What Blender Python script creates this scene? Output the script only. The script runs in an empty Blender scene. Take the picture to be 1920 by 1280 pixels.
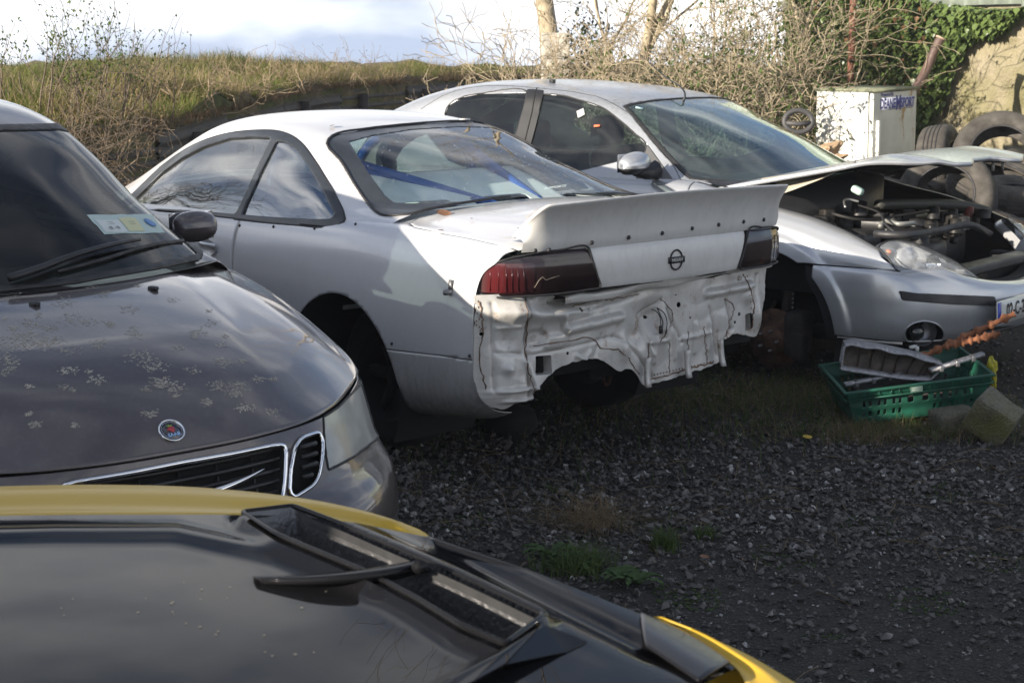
import bpy, math, random
import numpy as np
from math import radians as R, sin, cos, pi, sqrt
random.seed(7); np.random.seed(7)
rng = np.random.RandomState(11)

# ------------------------------------------------------------------ camera, sky, sun, exposure
SC = bpy.context.scene
F_PX = 3000.0; PITCH = R(10.37); CAM_H = 1.605; IW, IH = 1920.0, 1280.0
cam_d = bpy.data.cameras.new('camera'); cam = bpy.data.objects.new('camera', cam_d)
SC.collection.objects.link(cam); SC.camera = cam
cam_d.sensor_width = 36.0; cam_d.lens = F_PX / IW * 36.0
cam_d.clip_start = 0.05; cam_d.clip_end = 3000.0
cam.location = (0, 0, CAM_H); cam.rotation_euler = (R(90) - PITCH, 0, 0)
cam_d.dof.use_dof = True; cam_d.dof.focus_distance = 4.8; cam_d.dof.aperture_fstop = 11.0

SUN_AZ = R(-125.0)      # from +Y (view direction) towards -X
SUN_EL = R(16.5)
world = bpy.data.worlds.new('World'); SC.world = world; world.use_nodes = True
wn = world.node_tree; wn.nodes.clear()
def wnode(t, **k):
    n = wn.nodes.new(t)
    for a, b in k.items(): setattr(n, a, b)
    return n
sky = wnode('ShaderNodeTexSky', sky_type='NISHITA', sun_disc=False)
sky.sun_elevation = SUN_EL; sky.sun_rotation = SUN_AZ; sky.air_density = 1.1; sky.dust_density = .6; sky.ozone_density = 1.2
tc = wnode('ShaderNodeTexCoord')
mp = wnode('ShaderNodeMapping'); mp.inputs['Scale'].default_value = (1.0, 1.0, 2.6); mp.inputs['Location'].default_value = (3.1, 1.4, 0.3)
nz = wnode('ShaderNodeTexNoise'); nz.inputs['Scale'].default_value = 1.7; nz.inputs['Detail'].default_value = 7; nz.inputs['Roughness'].default_value = 0.52
cr = wnode('ShaderNodeValToRGB'); cr.color_ramp.elements[0].position = 0.36; cr.color_ramp.elements[1].position = 0.54
nz2 = wnode('ShaderNodeTexNoise'); nz2.inputs['Scale'].default_value = 2.6; nz2.inputs['Detail'].default_value = 6; nz2.inputs['Roughness'].default_value = 0.5
cr2 = wnode('ShaderNodeValToRGB'); cr2.color_ramp.elements[0].position = 0.43; cr2.color_ramp.elements[1].position = 0.58
cr2.color_ramp.elements[0].color = (3.4, 4.0, 5.2, 1); cr2.color_ramp.elements[1].color = (10.6, 10.6, 10.6, 1)
sx = wnode('ShaderNodeSeparateXYZ'); hz = wnode('ShaderNodeMapRange'); hz.inputs['From Min'].default_value = 0.02; hz.inputs['From Max'].default_value = 0.22; hz.inputs['To Min'].default_value = 1.0; hz.inputs['To Max'].default_value = 0.0
hm = wnode('ShaderNodeMath', operation='MAXIMUM')
mx = wnode('ShaderNodeMixRGB'); bg = wnode('ShaderNodeBackground'); wo = wnode('ShaderNodeOutputWorld')
sb = wnode('ShaderNodeMixRGB', blend_type='MULTIPLY'); sb.inputs['Fac'].default_value = 1.0; sb.inputs['Color2'].default_value = (0.9, 1.0, 1.18, 1)
bg.inputs['Strength'].default_value = 0.080
L = wn.links.new
L(tc.outputs['Generated'], mp.inputs['Vector']); L(mp.outputs['Vector'], nz.inputs['Vector']); L(mp.outputs['Vector'], nz2.inputs['Vector'])
L(nz.outputs['Fac'], cr.inputs['Fac']); L(nz2.outputs['Fac'], cr2.inputs['Fac']); L(tc.outputs['Generated'], sx.inputs[0]); L(sx.outputs['Z'], hz.inputs['Value'])
L(cr.outputs['Color'], hm.inputs[0]); L(hz.outputs['Result'], hm.inputs[1]); L(sky.outputs['Color'], sb.inputs['Color1'])
L(sb.outputs['Color'], mx.inputs['Color1']); L(cr2.outputs['Color'], mx.inputs['Color2']); L(hm.outputs[0], mx.inputs['Fac'])
vg = wnode('ShaderNodeValToRGB'); vg.color_ramp.elements[0].position = 0.05; vg.color_ramp.elements[1].position = 0.75; vg.color_ramp.elements[0].color = (1, 1, 1, 1); vg.color_ramp.elements[1].color = (.42, .44, .48, 1)
gm_ = wnode('ShaderNodeMixRGB', blend_type='MULTIPLY'); gm_.inputs['Fac'].default_value = 1.0
L(sx.outputs['Z'], vg.inputs['Fac']); L(mx.outputs['Color'], gm_.inputs['Color1']); L(vg.outputs['Color'], gm_.inputs['Color2']); L(gm_.outputs['Color'], bg.inputs['Color']); L(bg.outputs['Background'], wo.inputs['Surface'])

sun_d = bpy.data.lights.new('sun', 'SUN'); sun_d.energy = 5.0; sun_d.angle = R(0.55); sun_d.color = (1.0, 0.90, 0.76)
sun = bpy.data.objects.new('sun', sun_d); SC.collection.objects.link(sun)
sv = np.array([sin(SUN_AZ) * cos(SUN_EL), cos(SUN_AZ) * cos(SUN_EL), sin(SUN_EL)])   # towards the sun
sun.rotation_euler = (R(90) - SUN_EL, 0, -SUN_AZ + pi)
from mathutils import Vector
sun.rotation_euler = Vector(sv).to_track_quat('Z', 'Y').to_euler()
SC.view_settings.view_transform = 'Standard'; SC.view_settings.look = 'None'
SC.view_settings.exposure = 1.12; SC.view_settings.gamma = 1.0; SC.view_settings.use_curve_mapping = False
SC.render.engine = 'CYCLES'
SC.cycles.caustics_reflective = False; SC.cycles.caustics_refractive = False; SC.cycles.max_bounces = 10; SC.cycles.transparent_max_bounces = 24; SC.cycles.glossy_bounces = 5

# ------------------------------------------------------------------ helpers
def vnormals(m):
    V, T = m; n = np.cross(V[T[:, 1]]-V[T[:, 0]], V[T[:, 2]]-V[T[:, 0]]); N = np.zeros_like(V); [np.add.at(N, T[:, k], n) for k in range(3)]; return N/np.maximum(np.linalg.norm(N, axis=1), 1e-12)[:, None]
CARS = {'S': (-.014, 6.711, R(131)), 'M': (1.732, 8.251, R(-39.5)), 'A': (-1.31, 4.366, R(-52.9)), 'W': (0., 0., 0.)}
def _ray(px, py):
    u = (px - IW/2) / F_PX; v = -(py - IH/2) / F_PX; c, s = cos(PITCH), sin(PITCH)
    return np.array([u, c + v*s, -s + v*c])
def at(car, px, py, ax, val):
    """point on the sight line of a traced feature, on the plane ax=val of a car's own frame"""
    X, Y, a = CARS[car]; r = _ray(px, py); c, s = cos(a), sin(a)
    o = np.array([c*(-X) + s*(-Y), s*X - c*Y, CAM_H]); d = np.array([c*r[0] + s*r[1], -s*r[0] + c*r[1], r[2]])
    k = 'xyz'.index(ax); return o + (val - o[k]) / d[k] * d
def pj(car, P, mirror=False):
    X, Y, a = CARS[car]; P = np.asarray(P, float); c, s = cos(a), sin(a)
    y = P[:, 1] * (-1 if mirror else 1)
    wx = X + c*P[:, 0] - s*y; wy = Y + s*P[:, 0] + c*y; wz = P[:, 2] - CAM_H
    c, s = cos(PITCH), sin(PITCH); d = wy*c - wz*s; v = wy*s + wz*c
    d = np.maximum(d, .05)
    return np.stack([IW/2 + F_PX*wx/d, IH/2 - F_PX*v/d], 1)

def spline(P, n, closed=False):
    """smooth curve (or stack of rows) through the control points, resampled to n"""
    P = np.asarray(P, float)
    if closed: P = np.concatenate([P[-2:], P, P[:3]])
    k = len(P); flat = P.reshape(k, -1)
    d = np.sqrt(((flat[1:] - flat[:-1])**2).sum(1)); d = np.maximum(d, 1e-6)**.75
    t = np.concatenate([[0], np.cumsum(d)])
    m = np.zeros_like(flat)
    for i in range(1, k-1):
        a = (flat[i]-flat[i-1])/d[i-1]; b = (flat[i+1]-flat[i])/d[i]; m[i] = (a*d[i] + b*d[i-1])/(d[i]+d[i-1])
    m[0] = 1.5*(flat[1]-flat[0])/d[0] - .5*m[1]; m[-1] = 1.5*(flat[-1]-flat[-2])/d[-1] - .5*m[-2]
    lo, hi = (t[2], t[-3]) if closed else (t[0], t[-1])
    q = np.linspace(lo, hi, n + (1 if closed else 0))
    if closed: q = q[:-1]
    i = np.clip(np.searchsorted(t, q, side='right') - 1, 0, k-2); h = t[i+1]-t[i]; u = (q - t[i]) / h; u = u[:, None]; h = h[:, None]
    o = (2*u**3-3*u**2+1)*flat[i] + (u**3-2*u**2+u)*h*m[i] + (-2*u**3+3*u**2)*flat[i+1] + (u**3-u**2)*h*m[i+1]
    return o.reshape((n,) + P.shape[1:])
def sgrid(C, nr, nc, smooth=0):
    """control net rows x cols x 3 -> dense grid"""
    C = np.asarray(C, float); A = spline(C, nr); A = np.stack([spline(r, nc) for r in A])
    for _ in range(smooth):
        B = A.copy()
        B[1:-1] = .5*A[1:-1] + .25*(A[:-2] + A[2:]); A = B.copy()
        B[:, 1:-1] = .5*A[:, 1:-1] + .25*(A[:, :-2] + A[:, 2:]); A = B
    return A
def symgrid(C, nr, nc, smooth=0):
    """half net (y >= 0, first column on the centre line) -> dense half grid without a ridge on the centre line"""
    C = np.asarray(C, float); Mi = C[:, :0:-1].copy(); Mi[..., 1] *= -1; A = sgrid(np.concatenate([Mi, C], 1), nr, 2*nc - 1, smooth); A = A[:, nc-1:]; A[:, 0, 1] = 0; return A
def grid_mesh(A):
    nr, nc = A.shape[:2]; V = A.reshape(-1, 3)
    i = np.arange(nr-1)[:, None]*nc + np.arange(nc-1)[None]; i = i.ravel()
    T = np.concatenate([np.stack([i, i+1, i+nc+1], 1), np.stack([i, i+nc+1, i+nc], 1)])
    return V, T
def join(*ms):
    Vs = []; Ts = []; n = 0
    for V, T in ms:
        Vs.append(np.asarray(V, float).reshape(-1, 3)); Ts.append(np.asarray(T, int).reshape(-1, 3) + n); n += len(Vs[-1])
    return np.concatenate(Vs), np.concatenate(Ts)
def weld(m):
    """merge the doubled points on the centre line"""
    V, T = m; k = np.where(np.abs(V[:, 1]) < 1e-5)[0]; idx = np.arange(len(V)); seen = {}
    for i in k:
        q = (round(V[i, 0], 5), round(V[i, 2], 5)); idx[i] = seen.setdefault(q, i)
    T = idx[T]; T = T[(T[:, 0] != T[:, 1]) & (T[:, 1] != T[:, 2]) & (T[:, 0] != T[:, 2])]
    used = np.unique(T); mp_ = -np.ones(len(V), int); mp_[used] = np.arange(len(used)); return V[used], mp_[T]
def mirror(m):
    V, T = m; V = V.copy(); V[:, 1] *= -1; return V, T[:, ::-1]
def clip(m, f, keep=1):
    """keep the part of a triangle mesh where f(V) > 0, cutting triangles along f = 0"""
    V, T = m; d = f(V) * keep; ins = d > 0; c = ins[T].sum(1)
    full = T[c == 3]; mixed = T[(c > 0) & (c < 3)]
    newV = list(); cache = {}; out = []
    n0 = len(V)
    def ev(a, b):
        k = (a, b) if a < b else (b, a)
        if k not in cache:
            t = d[a] / (d[a] - d[b]); t = min(max(t, 0.0), 1.0); cache[k] = n0 + len(newV); newV.append(V[a] + t*(V[b]-V[a]))
        return cache[k]
    for tri in mixed:
        poly = []
        for j in range(3):
            a, b = int(tri[j]), int(tri[(j+1) % 3])
            if ins[a]: poly.append(a)
            if ins[a] != ins[b]: poly.append(ev(a, b))
        for j in range(1, len(poly)-1): out.append((poly[0], poly[j], poly[j+1]))
    V2 = np.concatenate([V, np.array(newV).reshape(-1, 3)]); T2 = np.concatenate([full, np.array(out, int).reshape(-1, 3)])
    if len(T2) == 0: return np.zeros((0, 3)), np.zeros((0, 3), int)
    used = np.unique(T2); mp_ = -np.ones(len(V2), int); mp_[used] = np.arange(len(used))
    return V2[used], mp_[T2]
def sd_poly(P, poly):
    """signed distance to a closed 2-D polygon, inside positive"""
    P = np.asarray(P); poly = np.asarray(poly, float); best = np.full(len(P), 1e9); inside = np.zeros(len(P), bool)
    for i in range(len(poly)):
        a = poly[i]; b = poly[(i+1) % len(poly)]; e = b-a; w = P - a
        t = np.clip((w @ e) / max(e @ e, 1e-12), 0, 1); q = w - t[:, None]*e; best = np.minimum(best, (q**2).sum(1))
        cond = (a[1] > P[:, 1]) != (b[1] > P[:, 1])
        with np.errstate(divide='ignore', invalid='ignore'):
            xi = a[0] + (P[:, 1]-a[1]) / (b[1]-a[1] + 1e-15) * (b[0]-a[0])
        inside ^= cond & (P[:, 0] < xi)
    return np.where(inside, 1, -1) * np.sqrt(best)
def px_region(car, poly, off=0., mirror_=False, cond=None):
    def f(V):
        d = sd_poly(pj(car, V, mirror_), poly) + off
        if cond is not None: d = np.where(cond(V), d, -50.)
        return d
    return f
def loc_region(poly, axes=(0, 2), off=0., cond=None):
    def f(V):
        d = sd_poly(V[:, list(axes)], poly) + off
        if cond is not None: d = np.where(cond(V), d, -1.)
        return d
    return f
def rounded(poly, n=80): return spline(poly, n, closed=True)
def roundpoly(poly, r, seg=5):
    """polygon with filleted corners"""
    poly = np.asarray(poly, float); out = []; n = len(poly)
    for i in range(n):
        p, a, b = poly[i], poly[i-1], poly[(i+1) % n]
        ea = a-p; eb = b-p; la = np.linalg.norm(ea); lb = np.linalg.norm(eb); rr = min(r, la*.45, lb*.45)
        A = p + ea/la*rr; B = p + eb/lb*rr
        for k in range(seg+1):
            t = k/seg; out.append((1-t)**2*A + 2*t*(1-t)*p + t*t*B)
    return np.array(out)

COL = SC.collection
def mk(name, V, T, mat, parent=None, smooth=True, loc=None):
    me = bpy.data.meshes.new(name); V = np.asarray(V, np.float32); 
    if isinstance(T, np.ndarray) and T.ndim == 2:
        n, k = T.shape
        me.vertices.add(len(V)); me.vertices.foreach_set('co', V.ravel())
        me.loops.add(n*k); me.loops.foreach_set('vertex_index', T.astype(np.int32).ravel())
        me.polygons.add(n); me.polygons.foreach_set('loop_start', np.arange(0, n*k, k, dtype=np.int32))
        try: me.polygons.foreach_set('loop_total', np.full(n, k, dtype=np.int32))
        except Exception: pass
        me.update(calc_edges=True); me.validate()
    else:
        me.from_pydata([tuple(map(float, v)) for v in V], [], [tuple(map(int, t)) for t in T]); me.update()
    me.polygons.foreach_set('use_smooth', [bool(smooth)] * len(me.polygons))
    if mat is not None: me.materials.append(mat)
    o = bpy.data.objects.new(name, me); COL.objects.link(o)
    if parent is not None: o.parent = parent
    if loc is not None: o.location = loc
    return o
def tag(o, label=None, cat=None, group=None, kind=None):
    if label: o['label'] = label
    if cat: o['category'] = cat
    if group: o['group'] = group
    if kind: o['kind'] = kind
    return o
def thing(name, label, cat, loc=(0, 0, 0), rot=0, group=None):
    o = bpy.data.objects.new(name, None); COL.objects.link(o); o.empty_display_size = .2; o.location = loc
    o.rotation_euler = (0, 0, rot) if not hasattr(rot, '__len__') else rot
    return tag(o, label, cat, group)
def sharp(o, ang=35):
    me = o.data
    try:
        me.set_sharp_from_angle(angle=R(ang))
    except Exception: pass
    return o
def solid(o, t, off=-1):
    m = o.modifiers.new('solid', 'SOLIDIFY'); m.thickness = t; m.offset = off; return o
def bev(o, w, seg=2, ang=30):
    m = o.modifiers.new('bev', 'BEVEL'); m.width = w; m.segments = seg; m.limit_method = 'ANGLE'; m.angle_limit = R(ang); return o
def tube(P, r, seg=8, cap=True, closed=False):
    P = np.asarray(P, float); n = len(P); r = np.broadcast_to(np.asarray(r, float), (n,))
    if closed: tg = np.roll(P, -1, 0) - np.roll(P, 1, 0)
    else: tg = np.gradient(P, axis=0)
    tg /= np.maximum(np.linalg.norm(tg, axis=1), 1e-9)[:, None]
    up = np.array([0, 0, 1.]) if abs(tg[0][2]) < .9 else np.array([1., 0, 0])
    V = []; nrm = np.cross(tg[0], up); nrm /= np.linalg.norm(nrm)
    a = np.linspace(0, 2*pi, seg, endpoint=False)
    for i in range(n):
        nrm = nrm - (nrm @ tg[i])*tg[i]; l = np.linalg.norm(nrm); nrm = nrm / l if l > 1e-9 else np.array([1., 0, 0])
        b = np.cross(tg[i], nrm); V.append(P[i] + r[i]*(np.cos(a)[:, None]*nrm + np.sin(a)[:, None]*b))
    V = np.concatenate(V); T = []; m = n if closed else n-1
    i = np.arange(m)[:, None]; j = np.arange(seg)[None]; j2 = (j+1) % seg; i2 = (i+1) % n
    a0 = (i*seg+j).ravel(); a1 = (i*seg+j2).ravel(); b0 = (i2*seg+j).ravel(); b1 = (i2*seg+j2).ravel()
    T = np.concatenate([np.stack([a0, a1, b1], 1), np.stack([a0, b1, b0], 1)])
    if cap and not closed:
        k = np.arange(1, seg-1)
        T = np.concatenate([T, np.stack([0*k, k+1, k], 1), np.stack([0*k + (n-1)*seg, (n-1)*seg+k, (n-1)*seg+k+1], 1)])
    return V, T
def box(c, s, rot=None):
    V = np.array([[x, y, z] for x in (-.5, .5) for y in (-.5, .5) for z in (-.5, .5)]) * np.asarray(s, float)
    if rot is not None: V = V @ np.asarray(rot).T
    V = V + np.asarray(c, float)
    T = np.array([[0, 1, 3], [0, 3, 2], [4, 6, 7], [4, 7, 5], [0, 4, 5], [0, 5, 1], [2, 3, 7], [2, 7, 6], [0, 2, 6], [0, 6, 4], [1, 5, 7], [1, 7, 3]])
    return V, T
def rotm(ax, a):
    c, s = cos(a), sin(a)
    return {'x': np.array([[1, 0, 0], [0, c, -s], [0, s, c]]), 'y': np.array([[c, 0, s], [0, 1, 0], [-s, 0, c]]), 'z': np.array([[c, -s, 0], [s, c, 0], [0, 0, 1]])}[ax]
def lathe(prof, seg=24, close=False):
    """profile (radius, height) spun round z"""
    P = np.asarray(prof, float); n = len(P); a = np.linspace(0, 2*pi, seg, endpoint=False)
    V = np.stack([np.outer(P[:, 0], np.cos(a)), np.outer(P[:, 0], np.sin(a)), np.repeat(P[:, 1][:, None], seg, 1)], 2).reshape(-1, 3)
    m = n if close else n-1; i = np.arange(m)[:, None]; j = np.arange(seg)[None]; j2 = (j+1) % seg; i2 = (i+1) % n
    a0 = (i*seg+j).ravel(); a1 = (i*seg+j2).ravel(); b0 = (i2*seg+j).ravel(); b1 = (i2*seg+j2).ravel()
    return V, np.concatenate([np.stack([a0, a1, b1], 1), np.stack([a0, b1, b0], 1)])
def prism(poly, z0, z1):
    """2-D outline extruded along z (fan caps from the centre)"""
    poly = np.asarray(poly, float); n = len(poly); c = poly.mean(0)
    V = np.concatenate([np.c_[poly, np.full(n, z0)], np.c_[poly, np.full(n, z1)], [[c[0], c[1], z0], [c[0], c[1], z1]]])
    T = []
    for i in range(n):
        j = (i+1) % n; T += [(i, j, n+j), (i, n+j, n+i), (2*n, j, i), (2*n+1, n+i, n+j)]
    return V, np.array(T)
def orient(m, c=(0, 0, .5), ax=None):
    """wind the triangles so that the sheet faces away from c"""
    V, T = m; a, b, d = V[T[:, 0]], V[T[:, 1]], V[T[:, 2]]; n = np.cross(b-a, d-a); r = (a+b+d)/3 - np.asarray(c, float)
    return (V, T) if (n*r).sum() > 0 else (V, T[:, ::-1].copy())
def lift(car, V, poly, n=None, sel=None, closed=True, k=8):
    """carry a traced outline on to a shell: nearest shell points on the near face"""
    poly = np.array(poly, float)
    if n: poly = spline(poly, n, closed=closed)
    X, Y, A = CARS[car]; P2 = pj(car, V); dep = np.hypot(X + cos(A)*V[:, 0] - sin(A)*V[:, 1], Y + sin(A)*V[:, 0] + cos(A)*V[:, 1]); out = []
    for q in poly:
        d = ((P2-q)**2).sum(1)
        if sel is not None: d = d + np.where(sel, 0, 1e9)
        c = np.where(d < d.min() + 60)[0]; c = c[dep[c] < dep[c].min() + .12]; c = c[np.argsort(d[c])[:k]]; w = 1/(d[c] + .5); out.append((V[c]*w[:, None]).sum(0)/w.sum())
    return np.array(out)
def mirr(f): return lambda V: f(V * np.array([1, -1, 1]))
def xf(m, M=None, t=(0, 0, 0)):
    V, T = m; V = V if M is None else V @ np.asarray(M).T
    return V + np.asarray(t, float), T
def align(z):
    """matrix whose third column is z"""
    z = np.asarray(z, float); z = z/np.linalg.norm(z); u = np.array([0, 0, 1.]) if abs(z[2]) < .95 else np.array([1., 0, 0])
    x = np.cross(u, z); x /= np.linalg.norm(x); y = np.cross(z, x); return np.stack([x, y, z], 1)
def text_mesh(s, size, depth=0.0008, font=None, bold=0.0, spacing=1.0, shear=0.0):
    cu = bpy.data.curves.new('lettering', 'FONT'); cu.body = s; cu.size = size; cu.extrude = depth; cu.align_x = 'CENTER'; cu.align_y = 'CENTER'
    cu.offset = bold; cu.space_character = spacing; cu.shear = shear; cu.resolution_u = 3
    o = bpy.data.objects.new('lettering', cu); COL.objects.link(o)
    dg = bpy.context.evaluated_depsgraph_get(); dg.update(); me = bpy.data.meshes.new_from_object(o.evaluated_get(dg))
    n = len(me.vertices); V = np.empty(n*3); me.vertices.foreach_get('co', V); V = V.reshape(-1, 3)
    me.calc_loop_triangles(); T = np.empty(len(me.loop_triangles)*3, int); me.loop_triangles.foreach_get('vertices', T); T = T.reshape(-1, 3)
    bpy.data.objects.remove(o); bpy.data.curves.remove(cu); bpy.data.meshes.remove(me)
    return V, T

# ------------------------------------------------------------------ materials
MATS = {}
class NT:
    def __init__(s, name):
        s.m = bpy.data.materials.new(name); s.m.use_nodes = True; s.t = s.m.node_tree; s.n = s.t.nodes; s.b = s.n['Principled BSDF']; s.out = s.n['Material Output']
        s.tc = s.n.new('ShaderNodeTexCoord')
    def node(s, t, **k):
        n = s.n.new(t)
        for a, b in k.items():
            if a in n.inputs: n.inputs[a].default_value = b
            else: setattr(n, a, b)
        return n
    def link(s, a, b): s.t.links.new(a, b)
    def noise(s, scale, detail=5, rough=.55, vec=None, dist=0., space='Object', stretch=None):
        n = s.n.new('ShaderNodeTexNoise'); n.inputs['Scale'].default_value = scale; n.inputs['Detail'].default_value = detail; n.inputs['Roughness'].default_value = rough; n.inputs['Distortion'].default_value = dist
        src = vec if vec is not None else s.tc.outputs[space]
        if stretch is not None:
            m = s.n.new('ShaderNodeMapping'); m.inputs['Scale'].default_value = stretch; s.link(src, m.inputs['Vector']); src = m.outputs['Vector']
        s.link(src, n.inputs['Vector']); return n.outputs['Fac']
    def vor(s, scale, feature='F1', out='Distance', rand=1., space='Object'):
        n = s.n.new('ShaderNodeTexVoronoi'); n.feature = feature; n.inputs['Scale'].default_value = scale; n.inputs['Randomness'].default_value = rand
        s.link(s.tc.outputs[space], n.inputs['Vector']); return n.outputs[out]
    def ramp(s, fac, stops):
        n = s.n.new('ShaderNodeValToRGB'); e = n.color_ramp.elements
        while len(e) < len(stops): e.new(0.5)
        for k, (p, c) in enumerate(stops):
            e[k].position = p; e[k].color = (c, c, c, 1) if not hasattr(c, '__len__') else (*c[:3], 1)
        s.link(fac, n.inputs['Fac']); return n.outputs['Color']
    def mix(s, fac, a, b, mode='MIX'):
        n = s.n.new('ShaderNodeMixRGB'); n.blend_type = mode
        for k, v in (('Fac', fac), ('Color1', a), ('Color2', b)):
            if hasattr(v, 'is_linked') or hasattr(v, 'links'): s.link(v, n.inputs[k])
            elif k == 'Fac': n.inputs[k].default_value = v
            else: n.inputs[k].default_value = (*v[:3], 1)
        return n.outputs['Color']
    def math(s, op, a, b=0.5):
        n = s.n.new('ShaderNodeMath'); n.operation = op
        for k, v in ((0, a), (1, b)):
            if hasattr(v, 'links'): s.link(v, n.inputs[k])
            else: n.inputs[k].default_value = v
        return n.outputs[0]
    def set(s, **k):
        for a, v in k.items():
            key = {'color': 'Base Color', 'rough': 'Roughness', 'metal': 'Metallic', 'coat': 'Coat Weight', 'coat_rough': 'Coat Roughness', 'spec': 'Specular IOR Level', 'alpha': 'Alpha', 'trans': 'Transmission Weight', 'ior': 'IOR', 'sss': 'Subsurface Weight', 'sheen': 'Sheen Weight'}[a]
            if hasattr(v, 'links'): s.link(v, s.b.inputs[key])
            elif hasattr(v, '__len__'): s.b.inputs[key].default_value = (*v[:3], 1)
            else: s.b.inputs[key].default_value = v
        return s
    def bump(s, h, strength=.3, dist=.01, normal=None):
        n = s.n.new('ShaderNodeBump'); n.inputs['Strength'].default_value = strength; n.inputs['Distance'].default_value = dist; s.link(h, n.inputs['Height'])
        if normal is not None: s.link(normal, n.inputs['Normal'])
        s.link(n.outputs['Normal'], s.b.inputs['Normal']); return n.outputs['Normal']
def M(name, fn=None):
    if name not in MATS: MATS[name] = fn()
    return MATS[name]
def plain(name, color, rough=.5, metal=0., coat=0., spec=.5, var=0., vscale=8., bump=0., bscale=60.):
    t = NT(name); t.set(color=color, rough=rough, metal=metal, coat=coat, spec=spec)
    if var > 0:
        n = t.noise(vscale); d = tuple(c*(1-var) for c in color); u = tuple(min(1, c*(1+var)) for c in color)
        t.set(color=t.ramp(n, [(.3, d), (.7, u)]), rough=t.ramp(n, [(.3, min(1, rough*1.25)), (.7, rough*.85)]))
    if bump > 0: t.bump(t.noise(bscale, 6), bump, .004)
    return t.m
def paint(name, color, metal=.3, rough=.3, coat=.8, dirt=.3, dirt_col=(.32, .30, .26), coat_rough=.04, flake=True, low_dirt=0.):
    t = NT(name); n1 = t.noise(3.2, 8, .65); n2 = t.noise(38, 6, .7, stretch=(1, 1, .35))
    m = t.ramp(n1, [(.42, 0.), (.75, 1.)]); m2 = t.ramp(n2, [(.48, 0.), (.7, 1.)])
    k = t.math('MULTIPLY', t.math('ADD', t.math('MULTIPLY', m, .6), t.math('MULTIPLY', m2, .4)), dirt)
    if low_dirt > 0:
        sx = t.n.new('ShaderNodeSeparateXYZ'); t.link(t.tc.outputs['Object'], sx.inputs[0])
        lo = t.ramp(sx.outputs['Z'], [(.25, 1.), (.55, 0.)]); k = t.math('ADD', k, t.math('MULTIPLY', t.math('MULTIPLY', lo, t.ramp(n2, [(.35, .2), (.6, 1.)])), low_dirt))
    t.set(color=t.mix(k, color, dirt_col), metal=metal, coat=coat, coat_rough=t.ramp(n1, [(.3, coat_rough), (.8, coat_rough + dirt*.25)]), rough=rough)
    return t.m
def glass(name, tint=(.75, .86, .84), refl=1.0, dust=.06, drops=False, rough=.0, base_refl=.09, edge=.9):
    m = bpy.data.materials.new(name); m.use_nodes = True; nt = m.node_tree; nt.nodes.clear(); N = nt.nodes.new; K = nt.links.new
    out = N('ShaderNodeOutputMaterial'); tr = N('ShaderNodeBsdfTransparent'); tr.inputs['Color'].default_value = (*tint, 1)
    gl = N('ShaderNodeBsdfGlossy'); gl.inputs['Roughness'].default_value = rough; gl.inputs['Color'].default_value = (refl, refl, refl, 1)
    lw = N('ShaderNodeLayerWeight'); pw = N('ShaderNodeMath'); pw.operation = 'POWER'; pw.inputs[1].default_value = 4.2; ml = N('ShaderNodeMath'); ml.operation = 'MULTIPLY_ADD'; ml.inputs[1].default_value = edge; ml.inputs[2].default_value = base_refl
    K(lw.outputs['Facing'], pw.inputs[0]); K(pw.outputs[0], ml.inputs[0]); fr = ml; mx_ = N('ShaderNodeMixShader')
    df = N('ShaderNodeBsdfDiffuse'); df.inputs['Color'].default_value = (.42, .43, .42, 1); mx2 = N('ShaderNodeMixShader')
    tcn = N('ShaderNodeTexCoord'); nz_ = N('ShaderNodeTexNoise'); nz_.inputs['Scale'].default_value = 6; nz_.inputs['Detail'].default_value = 8
    rp = N('ShaderNodeValToRGB'); rp.color_ramp.elements[0].position = .35; rp.color_ramp.elements[1].position = .8
    rp.color_ramp.elements[0].color = (dust*.4,)*3 + (1,); rp.color_ramp.elements[1].color = (dust*1.8,)*3 + (1,)
    K(tcn.outputs['Object'], nz_.inputs['Vector']); K(nz_.outputs['Fac'], rp.inputs['Fac'])
    K(fr.outputs[0], mx_.inputs[0]); K(tr.outputs[0], mx_.inputs[1]); K(gl.outputs[0], mx_.inputs[2])
    K(rp.outputs['Color'], mx2.inputs[0]); K(mx_.outputs[0], mx2.inputs[1]); K(df.outputs[0], mx2.inputs[2]); K(mx2.outputs[0], out.inputs['Surface'])
    b = N('ShaderNodeBump'); b.inputs['Strength'].default_value = .02; b.inputs['Distance'].default_value = .02; n3 = N('ShaderNodeTexNoise'); n3.inputs['Scale'].default_value = 5
    K(tcn.outputs['Object'], n3.inputs['Vector']); K(n3.outputs['Fac'], b.inputs['Height']); K(b.outputs[0], gl.inputs['Normal'])
    return m
BLACK_PLASTIC = plain('black_plastic', (.018, .018, .02), .45, var=.3)
BLACK_RUBBER = plain('black_rubber', (.02, .02, .022), .55, var=.3, vscale=30)
DARK_VOID = plain('dark_underbody_void', (.008, .008, .009), .9)  # near black for underbody parts and for painted darkness inside gaps
CHROME = plain('chrome', (.75, .76, .78), .08, metal=1.)
STEEL = plain('dull_steel', (.25, .25, .26), .4, metal=.8, var=.3, vscale=20)
RUST = plain('rusty_iron', (.085, .045, .03), .85, metal=.1, var=.5, vscale=25, bump=.5)
GLASS = glass('car_glass')
GLASS_DARK = glass('tinted_glass', (.30, .36, .36), dust=.02, base_refl=.06)
M('fabric_black', lambda: plain('black_cloth', (.02, .02, .022), .9, bump=.3))
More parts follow.
